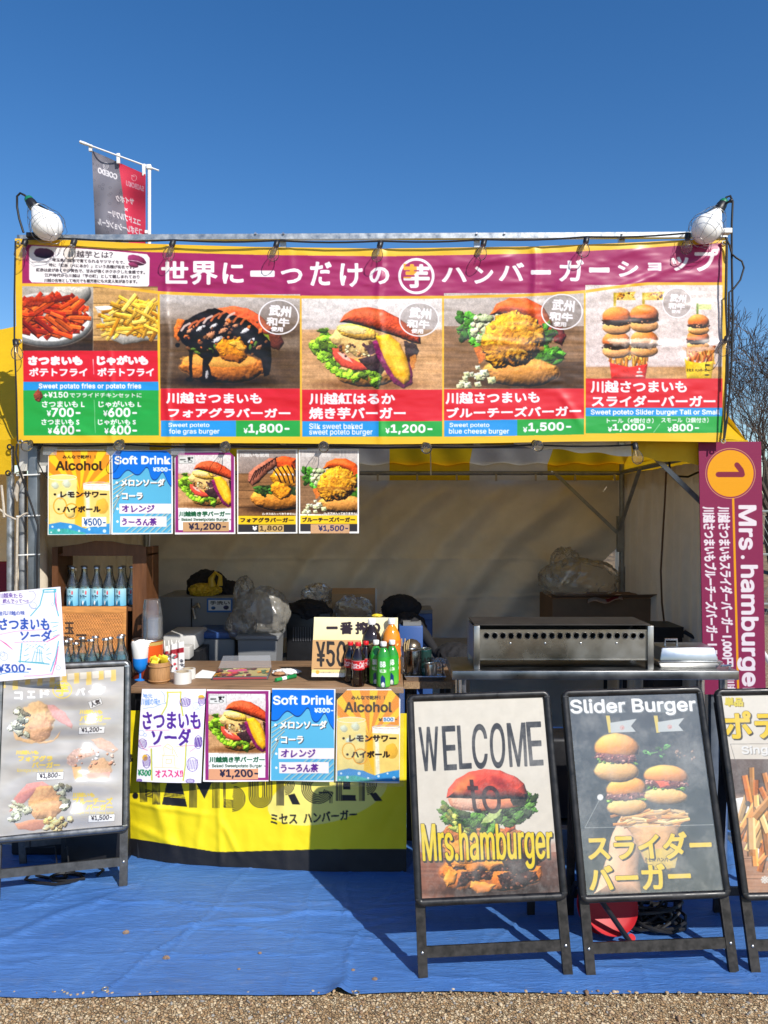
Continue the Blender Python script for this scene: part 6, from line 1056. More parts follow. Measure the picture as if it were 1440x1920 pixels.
# ---------------------------------------------------------------- the counter, its cloth, the grill table and what stands on them
wood_top = pbr('worn_plywood', (.26, .155, .085), .55, var=.45, vscale=6, stretch=(1, 9, 9), bump=.0012, bscale=14, rvar=.1); chip = pbr('particle_board', (.34, .22, .12), .85, var=.5, vscale=90, bump=.001, bscale=120)
def counter():
    t = thing('serving_counter', 'long wooden serving counter with plywood top standing behind the yellow cloth', 'counter', (-.45, 3.85, 0))
    a, b = at(240, 1289, 3.575), at(757, 1289, 3.575); MB().box((a.x, 3.578, .805), (b.x, 4.22, .833), bev=.002).build('table_top', wood_top, t)
    MB().box((a.x + .02, 3.62, .70), (b.x - .02, 3.645, .803)).build('apron', black_plastic, t)
    for x in (a.x + .04, b.x - .05):
        for y in (3.66, 4.16): MB().box((x - .018, y - .018, .0), (x + .018, y + .018, .804)).build('leg', black_plastic, t)
    t2 = thing('side_table', 'small particle board table with chipped raw edge holding the steel tray', 'table', (.2, 4.0, 0)); c, d = at(757, 1275, 3.80), at(852, 1275, 3.80); MB().box((c.x, 3.795, .777), (d.x, 4.25, .812)).build('table_top', wood_top, t2); MB().box((c.x + .001, 3.788, .778), (d.x - .001, 3.7945, .810)).build('raw_edge', chip, t2)
    for x in (c.x + .03, d.x - .03):
        for y in (3.84, 4.2): MB().box((x - .014, y - .014, 0), (x + .014, y + .014, .776)).build('leg', black_plastic, t2)
counter()
def skirt():
    xs = np.array([243, 262, 300, 340, 400, 430, 480, 540, 600, 680, 762], float); yb = np.array([1601, 1606, 1614, 1619, 1624, 1626, 1628, 1631, 1632, 1633, 1634], float)
    t = thing('yellow_cloth', 'yellow printed cloth with black bottom band hung across the counter front', 'cloth', (-.45, 3.6, .7))
    c = Canvas(230, 1320, 780, 1650, (250, 226, 22), 2.0); BK = (24, 24, 30); z = z3; zr = lambda x, y: (490 + x / 5.143, 1280 + y / 5.143)
    c.ell(*zr(640, 1090), 115, 50, (253, 236, 120), rot=-.25)     # pale swoosh behind the lettering
    c.ell(*zr(800, 1500), 200, 46, (250, 226, 22), rot=-.42) if False else None
    yb_ = ip([(z(20, 1500)[0], z(20, 1500)[1]), (z(400, 1560)[0], z(400, 1560)[1]), (z(860, 1635)[0], z(860, 1635)[1]), (zr(560, 1608)[0], zr(560, 1608)[1]), (zr(1400, 1605)[0], zr(1400, 1605)[1])]); c.poly([(x, float(yb_(x))) for x in np.linspace(231, 779, 40)] + [(779, 1650), (231, 1650)], BK)
    def stripes(s, x0, y0, x1, y1, n=5, gap=.42):      # letter strokes made of parallel lines, like the lettering on the cloth
        pass
    def vs(f, xa, xb, y0, y1, n=5, sl=0.0):
        for k in range(n): x = xa + (xb - xa) * (k + .5) / n; c.line([f(x, y0), f(x + sl, y1)], (xb - xa) / n / 5.143 * .60, BK)
    def arcs(f, cx, cy, r0, r1, a0, a1, n=5, sx=1.0):
        for k in range(n): r = r0 + (r1 - r0) * (k + .5) / n; c.line([f(cx + r * sx * math.cos(q), cy + r * math.sin(q)) for q in np.linspace(a0, a1, 18)], (r1 - r0) / n / 5.143 * .58, BK)
    c.ell(*z(72, 1092), 5.6, 6.2, BK); c.text('&', *z(8, 690), *z(52, 765), BK, .8); T0 = 700
    vs(z, 100, 175, T0, 1150, 6, 14); vs(z, 225, 305, T0, 1175, 6, 10)
    for k in range(5): c.line([z(165, 1030 + k * 15), z(240, 1050 + k * 15)], 1.6, BK)
    c.poly([z(376, 960), z(515, 960), z(572, 1200), z(328, 1178)], BK); c.poly([z(415, T0), z(480, T0), z(515, 962), z(374, 962)], BK)
    for k in range(3): c.line([z(345, 1068 + k * 14), z(560, 1088 + k * 14)], 1.2, (250, 226, 22))
    vs(z, 590, 668, T0, 1205, 6); vs(z, 812, 884, T0, 1208, 6); c.poly([z(664, T0 + 40), z(738, 960), z(812, T0 + 40), z(812, 962), z(738, 1122), z(664, 980)], BK)
    vs(z, 918, 945, T0, 1200, 2); arcs(z, 1010, 1120, 10, 128, -1.45, 1.57, 7); arcs(z, 1000, 860, 10, 120, -1.57, 1.57, 7)
    for k in range(7): c.line([z(925, 1130 + k * 12), z(1012, 1136 + k * 12)], 1.2, BK)
    for k in range(6): r = 24 + k * 17; c.line([z(1278 - r, T0), z(1278 - r, 1095)] + [z(1278 + r * math.cos(q), 1095 + r * math.sin(q)) for q in np.linspace(math.pi, 0, 16)] + [z(1278 + r, T0)], 1.9, BK)
    vs(zr, 145, 222, T0, 1185, 6); arcs(zr, 220, 985, 10, 105, -1.4, 1.4, 6); c.poly([zr(258, 1085), zr(322, 1070), zr(376, 1176), zr(302, 1178)], BK)
    arcs(zr, 545, 1010, 62, 165, .35, 5.3, 6); vs(zr, 655, 688, 1050, 1160, 3); c.line([zr(560, 1060), zr(655, 1060)], 3, BK); vs(zr, 716, 780, T0, 1140, 6); c.poly([zr(780, 1085), zr(910, 1085), zr(915, 1140), zr(780, 1142)], BK); c.poly([zr(790, 950), zr(860, 950), zr(862, 1030), zr(790, 1030)], BK); vs(zr, 940, 1000, T0, 1140, 5); arcs(zr, 1010, 980, 10, 108, -1.4, 1.4, 6); c.poly([zr(1046, 1070), zr(1108, 1060), zr(1170, 1140), zr(1096, 1142)], BK)
    c.text('ミセス', 0, 0, 0, 0, BK, .7, quad=[zr(92, 1270), zr(345, 1266), zr(345, 1360), zr(95, 1366)]); c.text('ハンバーガー', 0, 0, 0, 0, BK, .7, quad=[zr(410, 1258), zr(920, 1226), zr(925, 1312), zr(412, 1358)])
    nu, nv = 420, 240; U, V = np.meshgrid(np.linspace(0, 1, nu), np.linspace(0, 1, nv)); xpx = 243 + U * 519; db = F * EYE / (np.interp(xpx, xs, yb) - CY + .0) * .995
    top = at(243, 1340, 3.66), at(762, 1340, 3.60); X = (xpx - CX) / F * db; Z = .715 * (1 - V) + .012 * V; Yt = 3.63 - .05 * U; Y = Yt * (1 - V ** 1.6) + db * V ** 1.6 - .01
    Xt = np.linspace(-1.20, .105, nu)[None, :]; X = Xt * (1 - V) + X * V
    rr = np.zeros(U.shape)
    for u0, v0, u1, v1, a, w_ in [(.32, .45, .33, 1, .006, .012), (.08, .5, .16, .95, .008, .02), (.16, .55, .19, .98, -.006, .02), (.33, .7, .40, .95, .006, .014), (.27, .6, .24, .95, .005, .015), (0, .62, .3, .68, .005, .02), (.02, .78, .2, .9, .006, .025), (.55, .3, .56, 1, .003, .02), (.75, .5, .78, 1, .003, .02)]:
        d = np.array([u1 - u0, v1 - v0]); l = np.hypot(*d); d /= l; s_ = (U - u0) * d[0] + (V - v0) * d[1]; q_ = -(U - u0) * d[1] + (V - v0) * d[0]; rr += a * np.exp(-(q_ / w_) ** 2) * sstep(-.05, .08, s_) * sstep(l + .05, l - .08, s_)
    rr += (vnoise(nv, nu, 40, seed=31) - .5) * .012 + .006 * np.sin(U * 9 + 1) * V; Y = Y - rr
    P = np.stack([X, Y, Z], -1); px, py = proj(P); rgb = c.sample(px, py, .84); m = printed('printed_cloth', .6, bump=.0008, bscale=40, translucent=.05); lim = np.array([yb_(v) for v in px.reshape(-1)]).reshape(px.shape); low = (py > lim)[:-1, :-1]
    grid_mesh('printed_panel', P, m, t, rgb, keep=~low); grid_mesh('bottom_band', P, m, t, rgb, keep=low)
skirt()
def grill_table():
    t = thing('steel_table', 'stainless steel worktable with bare front edge behind the sign stands', 'table', (1.05, 3.6, 0)); y0, y1, zt = 3.42, 3.755, .942; x0, x1 = at(848, 1258, y0).x, at(1386, 1258, y0).x
    MB().box((x0, y0, zt - .04), (x1, y1, zt), bev=.003).build('table_top', pbr('dull_steel', (.34, .34, .335), .38, 1.0, var=.25, vscale=5, rvar=.12), t)
    for x in (x0 + .05, x1 - .05):
        for y in (y0 + .05, y1 - .04): MB().tube([(x, y, .0), (x, y, zt - .04)], .019, 12).build('leg', steel, t)
    MB().box((x0 + .06, y0 + .04, .22), (x1 - .06, y1 - .05, .24)).build('lower_shelf', steel, t)
    g = thing('griddle_box', 'stainless charcoal grill with a row of round vent holes along its front', 'grill', (1.0, 3.6, zt)); yf = 3.465; X = lambda px: at(px, 1200, yf).x; Z = lambda py: at(900, py, yf).z
    L_, R_ = X(888), X(1224); st2 = pbr('worn_stainless', (.38, .37, .35), .32, 1.0, var=.30, vscale=3.2, rvar=.14)
    for px in (888, 1213): MB().box((X(px), yf - .012, zt), (X(px + 11), yf + .02, Z(1173)), bev=.001).build('corner_post', st2, g)
    for px in (888, 1213): MB().box((X(px), 3.70, zt), (X(px + 11), 3.725, Z(1173))).build('corner_post', st2, g)
    # front panel, with real holes
    bm = bmesh.new(); xs = [X(912 + 15.3 * k) for k in range(20)]; zc = Z(1192); r = .0125; z0, z1, xa, xb = Z(1236), Z(1182), X(899), X(1213); cell = (xs[1] - xs[0]) / 2
    cuts = [xa] + [x + cell for x in xs[:-1]] + [xb]; m = MB()
    for i, xc in enumerate(xs):
        n = 16; circ = [(xc + r * math.cos(2 * math.pi * k / n), zc + r * math.sin(2 * math.pi * k / n)) for k in range(n)]; lo, hi = cuts[i], cuts[i + 1]; zl_, zh_ = zc - .022, z1
        sq = []
        for k in range(n):
            a = 2 * math.pi * k / n; cx_, sz_ = math.cos(a), math.sin(a); tx = ((hi if cx_ > 0 else lo) - xc) / cx_ if abs(cx_) > 1e-6 else 1e9; tz = ((zh_ if sz_ > 0 else zl_) - zc) / sz_ if abs(sz_) > 1e-6 else 1e9; q = min(tx, tz); sq.append((xc + cx_ * q, zc + sz_ * q))
        m.add([(x, yf, z) for x, z in circ] + [(x, yf, z) for x, z in sq] + [(x, yf + .012, z) for x, z in circ], [(k, (k + 1) % n, (k + 1) % n + n, k + n) for k in range(n)] + [(k + 2 * n, (k + 1) % n + 2 * n, (k + 1) % n, k) for k in range(n)])
        for sx_, sz_ in ((lo, zl_), (lo, zh_), (hi, zl_), (hi, zh_)):
            ks = sorted(range(n), key=lambda k: (sq[k][0] - sx_) ** 2 + (sq[k][1] - sz_) ** 2)[:2]; m.add([(sx_, yf, sz_), (sq[ks[0]][0], yf, sq[ks[0]][1]), (sq[ks[1]][0], yf, sq[ks[1]][1])], [(0, 1, 2)])
        m.torus((xc, yf - .001, zc), r + .0012, .0022, 'Y', 18, 6)
    m.add([(xa, yf, z0), (xb, yf, z0), (xb, yf, zc - .022), (xa, yf, zc - .022)], [(0, 1, 2, 3)]); m.box((xa, yf - .004, z1), (xb, yf + .004, z1 + .004)); m.box((xa, yf - .004, z0 - .004), (xb, yf + .006, z0)); m.build('front_panel', st2, g)
    for px in (957, 1022, 1089, 1156): MB().ball((X(px), yf - .001, Z(1206)), (.005, .003, .005)).build('screw', steel, g)
    for x in (L_ + .004, R_ - .004): MB().box((x - .002, yf + .02, Z(1240)), (x + .002, 3.70, Z(1176))).build('side_panel', st2, g)
    MB().box((L_ + .01, yf + .02, Z(1238)), (R_ - .01, 3.70, Z(1234))).build('floor_pan', black_plastic, g); MB().box((L_ + .01, 3.68, Z(1240)), (R_ - .01, 3.685, Z(1180))).build('back_panel', black_plastic, g)
    zz = Z(1173); MB().box((L_ + .006, yf + .02, zz - .002), (R_ - .006, 3.725, zz + .004)).build('top_plate', pbr('sooty_steel', (.035, .030, .026), .6, .1, var=.5, vscale=9), g)
    c = thing('catering_tray', 'stainless catering tray with domed lid on the steel table end', 'tray', at(1295, 1245, 3.5)); a, b = at(1232, 1250, 3.48), at(1352, 1250, 3.48)
    def tap(z0_, z1_, in0, in1, nm, mt, yy0=3.465, yy1=3.66):
        r0 = [(a.x + in0, yy0 + in0), (b.x - in0, yy0 + in0), (b.x - in0, yy1 - in0), (a.x + in0, yy1 - in0)]; r1 = [(a.x + in1, yy0 + in1), (b.x - in1, yy0 + in1), (b.x - in1, yy1 - in1), (a.x + in1, yy1 - in1)]
        MB().add([(x, y, z0_) for x, y in r0] + [(x, y, z1_) for x, y in r1], [(0, 1, 5, 4), (1, 2, 6, 5), (2, 3, 7, 6), (3, 0, 4, 7), (4, 5, 6, 7), (3, 2, 1, 0)]).build(nm, mt, c, bevel=.004)
    tap(zt, zt + .028, .018, .002, 'pan', steel); tap(zt + .029, zt + .034, -.002, -.002, 'rim', steel); lid = pbr('bright_lid', (.42, .45, .48), .36, 1.0, rvar=.1, vscale=8); tap(zt + .035, zt + .092, .012, .026, 'lid', lid)
    m = MB(); xm, ym = (a.x + b.x) / 2 - .06, 3.56; m.tube([(xm - .02, ym, zt + .09), (xm - .02, ym, zt + .118), (xm + .035, ym, zt + .118), (xm + .035, ym, zt + .09)], .006, 8); m.build('handle', steel, c)
    e = thing('metal_tongs', 'loose steel tongs lying beside the lidded tray', 'tongs', at(1370, 1250, 3.48)); MB().tube([at(1352, 1249, 3.46), at(1372, 1247, 3.49), at(1368, 1253, 3.45)], .005, 6).build('arm', steel, e)
grill_table()
def cyl_label(name, c, x, y, z0, z1, r, canvas, mat, parent, a0=-2.6, a1=2.6, profile=None):
    """wrap a printed label round a bottle; a = 0 faces the viewer"""
    nu, nv = 64, max(16, int((z1 - z0) * 500)); U, V = np.meshgrid(np.linspace(a0, a1, nu), np.linspace(1, 0, nv)); rr = np.full(U.shape, r) if profile is None else np.interp(z0 + (z1 - z0) * V, [p[1] for p in profile], [p[0] for p in profile]) + .0006
    P = np.stack([x + rr * np.sin(U), y - rr * np.cos(U), c + z0 + (z1 - z0) * V], -1); cx = canvas.x0 + (U - a0) / (a1 - a0) * (canvas.w - 1) / canvas.k; cy = canvas.y0 + (1 - V) * (canvas.h - 1) / canvas.k
    return grid_mesh(name, P, mat, parent, canvas.sample(cx, cy, .86))
LAB = printed('bottle_label', .35, coat=.2)
ZT = .8335
def on(px, py_bottom, z=ZT): return onz(px, py_bottom, z)
# --- soft drinks by the price card
cola_liq = pbr('cola_dark', (.012, .005, .004), .06, spec=.6, coat=.6, coat_r=.03); pet_clear = clear('clear_pet', refl=.03, rough=.05); cap_red = pbr('red_cap', (.62, .012, .02), .35); cap_white = pbr('white_cap', (.78, .78, .76), .35); orange_liq = pbr('orange_juice', (.80, .25, .012), .12, coat=.6, coat_r=.04); tea_dark = pbr('dark_tea', (.02, .012, .01), .08, coat=.6, coat_r=.04); green_sleeve = None
def cola(px, pyb, ptop, label):
    p = on(px, pyb); h = (pyb - ptop) / F * p.y; t = thing('cola_bottle', label, 'bottle', p, 'small cola bottles by the price card'); r = h * .158; z = lambda k: k * h
    prof = [(r * .7, 0), (r * .92, z(.02)), (r, z(.09)), (r * .90, z(.2)), (r * .84, z(.32)), (r * .97, z(.40)), (r * .99, z(.58)), (r * .90, z(.68)), (r * .62, z(.79)), (r * .42, z(.86))]; m = MB(); m.lathe(prof, 24, 0, None, True, p); m.build('liquid_body', cola_liq, t)
    m = MB(); m.lathe([(r * .42, z(.86)), (r * .38, z(.90)), (r * .36, z(.925))], 20, 0, None, True, p); m.build('neck', pet_clear, t); m = MB(); m.lathe([(r * .43, z(.915)), (r * .45, z(.93)), (r * .45, z(.99)), (r * .41, z(1.0))], 24, 0, None, True, p); m.build('cap', cap_red, t)
    c = Canvas(0, 0, 150, 34, (206, 22, 34), 2); 
    c.text('Coca-Cola', 42, 7, 108, 27, (250, 240, 240), .5, quad=[(44, 8), (108, 4), (106, 24), (40, 28)]); c.line([(40, 30), (70, 26), (110, 28)], 1.2, (250, 240, 240)); c.line([(0, 1), (150, 1)], 1.5, (240, 230, 228)); cyl_label('label', p.z, p.x, p.y, z(.385), z(.60), r * 1.0, c, LAB, t, profile=prof)
cola(657, 1279, 1203, 'red capped cola bottle standing back beside the price card'); cola(686, 1279, 1202, 'red capped cola bottle half hidden behind the nearest one'); cola(671.5, 1286, 1204, 'nearest red capped cola bottle at the counter edge')
def greenb(px, pyb, ptop, label):
    p = on(px, pyb); h = (pyb - ptop) / F * p.y; t = thing('melon_soda_bottle', label, 'bottle', p, 'green soda bottles beside the cola'); r = h * .152; z = lambda k: k * h
    prof = [(r * .75, 0), (r * .95, z(.02)), (r, z(.08)), (r, z(.60)), (r * .93, z(.70)), (r * .66, z(.80)), (r * .42, z(.87))]; gm = pbr('green_soda', (.03, .26, .035), .08, coat=.5, coat_r=.05, spec=.5); m = MB(); m.lathe(prof, 24, 0, None, True, p); m.build('body', gm, t)
    m = MB(); m.lathe([(r * .42, z(.87)), (r * .38, z(.91)), (r * .38, z(.92))], 20, 0, None, True, p); m.build('neck', pet_clear, t); m = MB(); m.lathe([(r * .44, z(.905)), (r * .47, z(.92)), (r * .47, z(.99)), (r * .42, z(1.0))], 24, 0, None, True, p); m.build('cap', cap_white, t)
    c = Canvas(0, 0, 150, 84, (62, 178, 52), 2); c.vgrad(0, 0, 150, 84, (40, 160, 50), (110, 200, 62)); 
    for k in range(3): c.text('BB', 10 + k * 50, 12, 34 + k * 50, 28, (240, 250, 240), 1.4); c.text('MELON', 8 + k * 50, 34, 36 + k * 50, 44, (240, 250, 230), .6); c.lump([(12 + k * 50, 84), (14 + k * 50, 56), (22 + k * 50, 50), (32 + k * 50, 58), (34 + k * 50, 84)], (22, 60, 120), 1, 6, .1); c.blob(23 + k * 50, 78, 7, 8, (236, 240, 236), shade=.1)
    cyl_label('label', p.z, p.x, p.y, z(.03), z(.68), r, c, LAB, t, profile=prof)
greenb(705, 1282, 1200, 'white capped green soda bottle nearest the cola'); greenb(735, 1283, 1200, 'white capped green soda bottle in front of the orange juice'); greenb(719, 1288, 1203, 'nearest white capped green soda bottle of the three')
def bigb(px, pyb, ptop, kw, mat, label, body, name):
    p = on(px, pyb); h = (pyb - ptop) / F * p.y; t = thing(name, label, 'bottle', p); r = kw / F * p.y; z = lambda k: k * h
    prof = [(r * .8, 0), (r, z(.03)), (r, z(.32)), (r * .94, z(.36)), (r, z(.40)), (r, z(.66)), (r * .86, z(.76)), (r * .5, z(.86)), (r * .32, z(.895)), (r * .30, z(.93))]; m = MB(); m.lathe(prof, 28, 0, None, True, p); m.build('body', mat, t); m = MB(); m.lathe([(r * .38, z(.91)), (r * .40, z(.925)), (r * .40, z(.99)), (r * .36, z(1))], 24, 0, None, True, p); m.build('cap', cap_white, t); cyl_label('label', p.z, p.x, p.y, z(.40), z(.66), r, body, LAB, t, profile=prof)
c = Canvas(0, 0, 150, 40, (40, 34, 34), 2); c.text('烏龍茶', 62, 4, 88, 36, (190, 160, 110), .5); bigb(697, 1274, 1160, 20, tea_dark, 'large dark tea bottle with white cap behind the cola', c, 'tea_bottle')
c = Canvas(0, 0, 150, 40, (250, 130, 40), 2); c.crumbs(0, 4, 150, 36, 26, [(250, 170, 90), (236, 90, 60), (255, 200, 130)], (2, 5), 4); bigb(734, 1277, 1159, 17.5, orange_liq, 'large orange juice bottle with white cap behind the green soda', c, 'juice_bottle')
# --- price card of the draught beer
def beercard():
    c = Canvas(575, 1150, 755, 1285, (246, 234, 178), 2.4); c.vgrad(582, 1156, 750, 1280, (250, 240, 196), (242, 218, 140)); Z = lambda x, y: (580 + x / 4.8, 1140 + y / 4.8); c.rect(*Z(15, 585), *Z(800, 640), (244, 240, 228)); c.text('一', *Z(155, 168), *Z(255, 192), (40, 28, 40), 1.2); c.text('番', *Z(278, 125), *Z(392, 238), (40, 28, 40), 1.2); c.text('搾', *Z(415, 125), *Z(528, 238), (40, 28, 40), 1.2); c.text('り', *Z(548, 130), *Z(640, 238), (40, 28, 40), 1.2); c.ell(*Z(75, 578), 3.6, 3.6, (222, 176, 70)); c.text('お酒は20歳になってから', *Z(100, 574), *Z(300, 590), (170, 160, 140), .1)
    k = tagc(588, 1200, 680, 1256, '', (0, 0, 1, 1), (208, 162, 108)); k.text('¥50', *Z(62, 300), *Z(330, 530), (40, 36, 36), .9, wob=.6); k.text('0', *Z(345, 320), *Z(430, 520), (40, 36, 36), .9, wob=.6); k.line([(589, 1254), (679, 1254)], .8, (60, 40, 30))
    t = poster('cream beer price card with brown 500 yen tag propped on the counter', [(589, 1157), (746, 1158), (744, 1270), (584, 1269)], 3.74, 3.69, c, [('price_tag', 588.5, 1200, 678, 1255, k)], name='price_card', cat='card', curl=.0)
    MB().add([at(600, 1180, 3.75), at(735, 1180, 3.75), at(735, 1262, 3.84), at(600, 1262, 3.84)], [(0, 1, 2, 3)]).build('prop_flap', pbr('white_card', (.7, .68, .62), .7), t)
    d = thing('yellow_clip', 'small yellow clip with dark eye perched on top of the price card', 'clip', at(706, 1155, 3.745)); MB().ball(at(707, 1154, 3.745), (.024, .012, .008), noise=.15).build('body', pbr('yellow_plastic', (.75, .55, .03), .4), d); MB().ball(at(712, 1149, 3.745), .007).build('eye', black_plastic, d)
beercard()
# --- tray with cans and jars
def tray():
    t = thing('metal_tray', 'small steel tray holding cans and jars on the particle board table', 'tray', on(797, 1272)); p0, p1 = on(759, 1276, .814), on(836, 1276, .814); y0 = p0.y; m = MB(); x0, x1 = p0.x, p1.x; m.box((x0 + .01, y0 + .01, .8135), (x1 - .01, y0 + .18, .817)); 
    for a, b in (((x0, y0, .833), (x1, y0, .833)), ((x1, y0, .833), (x1, y0 + .19, .833)), ((x1, y0 + .19, .833), (x0, y0 + .19, .833)), ((x0, y0 + .19, .833), (x0, y0, .833))): m.tube([a, b], .003, 6)
    for a, b, c_, d in (((x0, y0), (x1, y0), (x1 - .01, y0 + .01), (x0 + .01, y0 + .01)), ((x1, y0), (x1, y0 + .19), (x1 - .01, y0 + .18), (x1 - .01, y0 + .01)), ((x0, y0 + .19), (x0, y0), (x0 + .01, y0 + .01), (x0 + .01, y0 + .18))): m.add([(*a, .833), (*b, .833), (*c_, .8145), (*d, .8145)], [(0, 1, 2, 3)])
    m.build('pan', steel, t)
    def can(px, pt, pb, wpx, dy, label, body, lab=None, lid=steel, nm='drink_can'):
        d = y0 + dy; a, b = at(px, pt, d), at(px, pb, d); z0 = .8175; h = a.z - z0; r = wpx / 2 / F * d; t2 = thing(nm, label, 'can', (a.x, d, z0)); q = Vector((a.x, d, z0)); m = MB(); m.lathe([(r * .9, 0), (r, .004), (r, h - .006), (r * .95, h - .001)], 26, 0, None, True, q); m.build('body', body, t2); m = MB(); m.lathe([(r * .97, h - .003), (r * .98, h + .001), (r * .86, h + .001), (r * .84, h - .003), (0, h - .003)], 26, 0, None, True, q); m.build('lid', lid, t2)
        if lab: cyl_label('label', z0, a.x, d, h * .06, h * .93, r + .0005, lab, LAB, t2)
    tin = pbr('dark_tin', (.20, .20, .20), .25, 1.0, rvar=.1, vscale=18); can(776, 1218, 1264, 29, .05, 'tall dark silver tin can nearest the front corner of the tray', tin, nm='tin_can'); c = Canvas(0, 0, 150, 70, (30, 60, 56), 2); c.text('BLACK', 40, 18, 112, 34, (12, 14, 14), 1.6); c.rect(0, 44, 150, 70, (20, 96, 78)); c.text('無糖', 60, 48, 90, 62, (180, 200, 190), .3)
    can(797, 1216, 1262, 24, .10, 'dark green can lettered black behind the tin can on the tray', pbr('green_can', (.02, .09, .08), .3, .7), c); can(808, 1244, 1266, 22, .035, 'short steel canister in front of the green can', steel, nm='canister')
    g = thing('glass_jar', 'clear glass jar with crumpled film beside the short canister', 'jar', at(822, 1262, y0 + .08)); q = Vector((at(822, 1250, y0 + .09).x, y0 + .09, .8175)); m = MB(); m.lathe([(.02, 0), (.026, .004), (.027, .05), (.022, .062), (.024, .07)], 20, 0, None, True, q); m.build('body', clear('jar_glass', refl=.10, rough=.04, haze=.05), g)
    f = thing('plastic_film', 'crumpled ball of clear film at the back of the tray', 'film', at(826, 1240, y0 + .14)); MB().ball(at(824, 1243, y0 + .14), (.04, .03, .024), noise=.3, sub=3, seed=4).build('crumple', clear('crumpled_film', refl=.2, rough=.1, haze=.18), f)
tray()
def chopsticks():
    p = on(757, 1262); t = thing('chopstick_cup', 'clear cup of wooden chopsticks beside the orange juice', 'cup', p); q = p; m = MB(); m.lathe([(.022, 0), (.024, .002), (.029, .085)], 20, 0, None, True, q); m.build('cup', clear('cup_plastic', refl=.06, rough=.1, haze=.12), t); g = random.Random(4); wd = pbr('pale_wood', (.55, .40, .20), .7)
    for k in range(12): a = g.uniform(0, 6.3); r0, r1 = g.uniform(0, .016), g.uniform(.01, .034); MB().tube([(q.x + r0 * math.cos(a), q.y + r0 * math.sin(a), q.z + .006), (q.x + r1 * math.cos(a), q.y + r1 * math.sin(a), q.z + .165 + g.uniform(-.015, .01))], .0028, 5).build('chopstick', wd, t)
chopsticks()
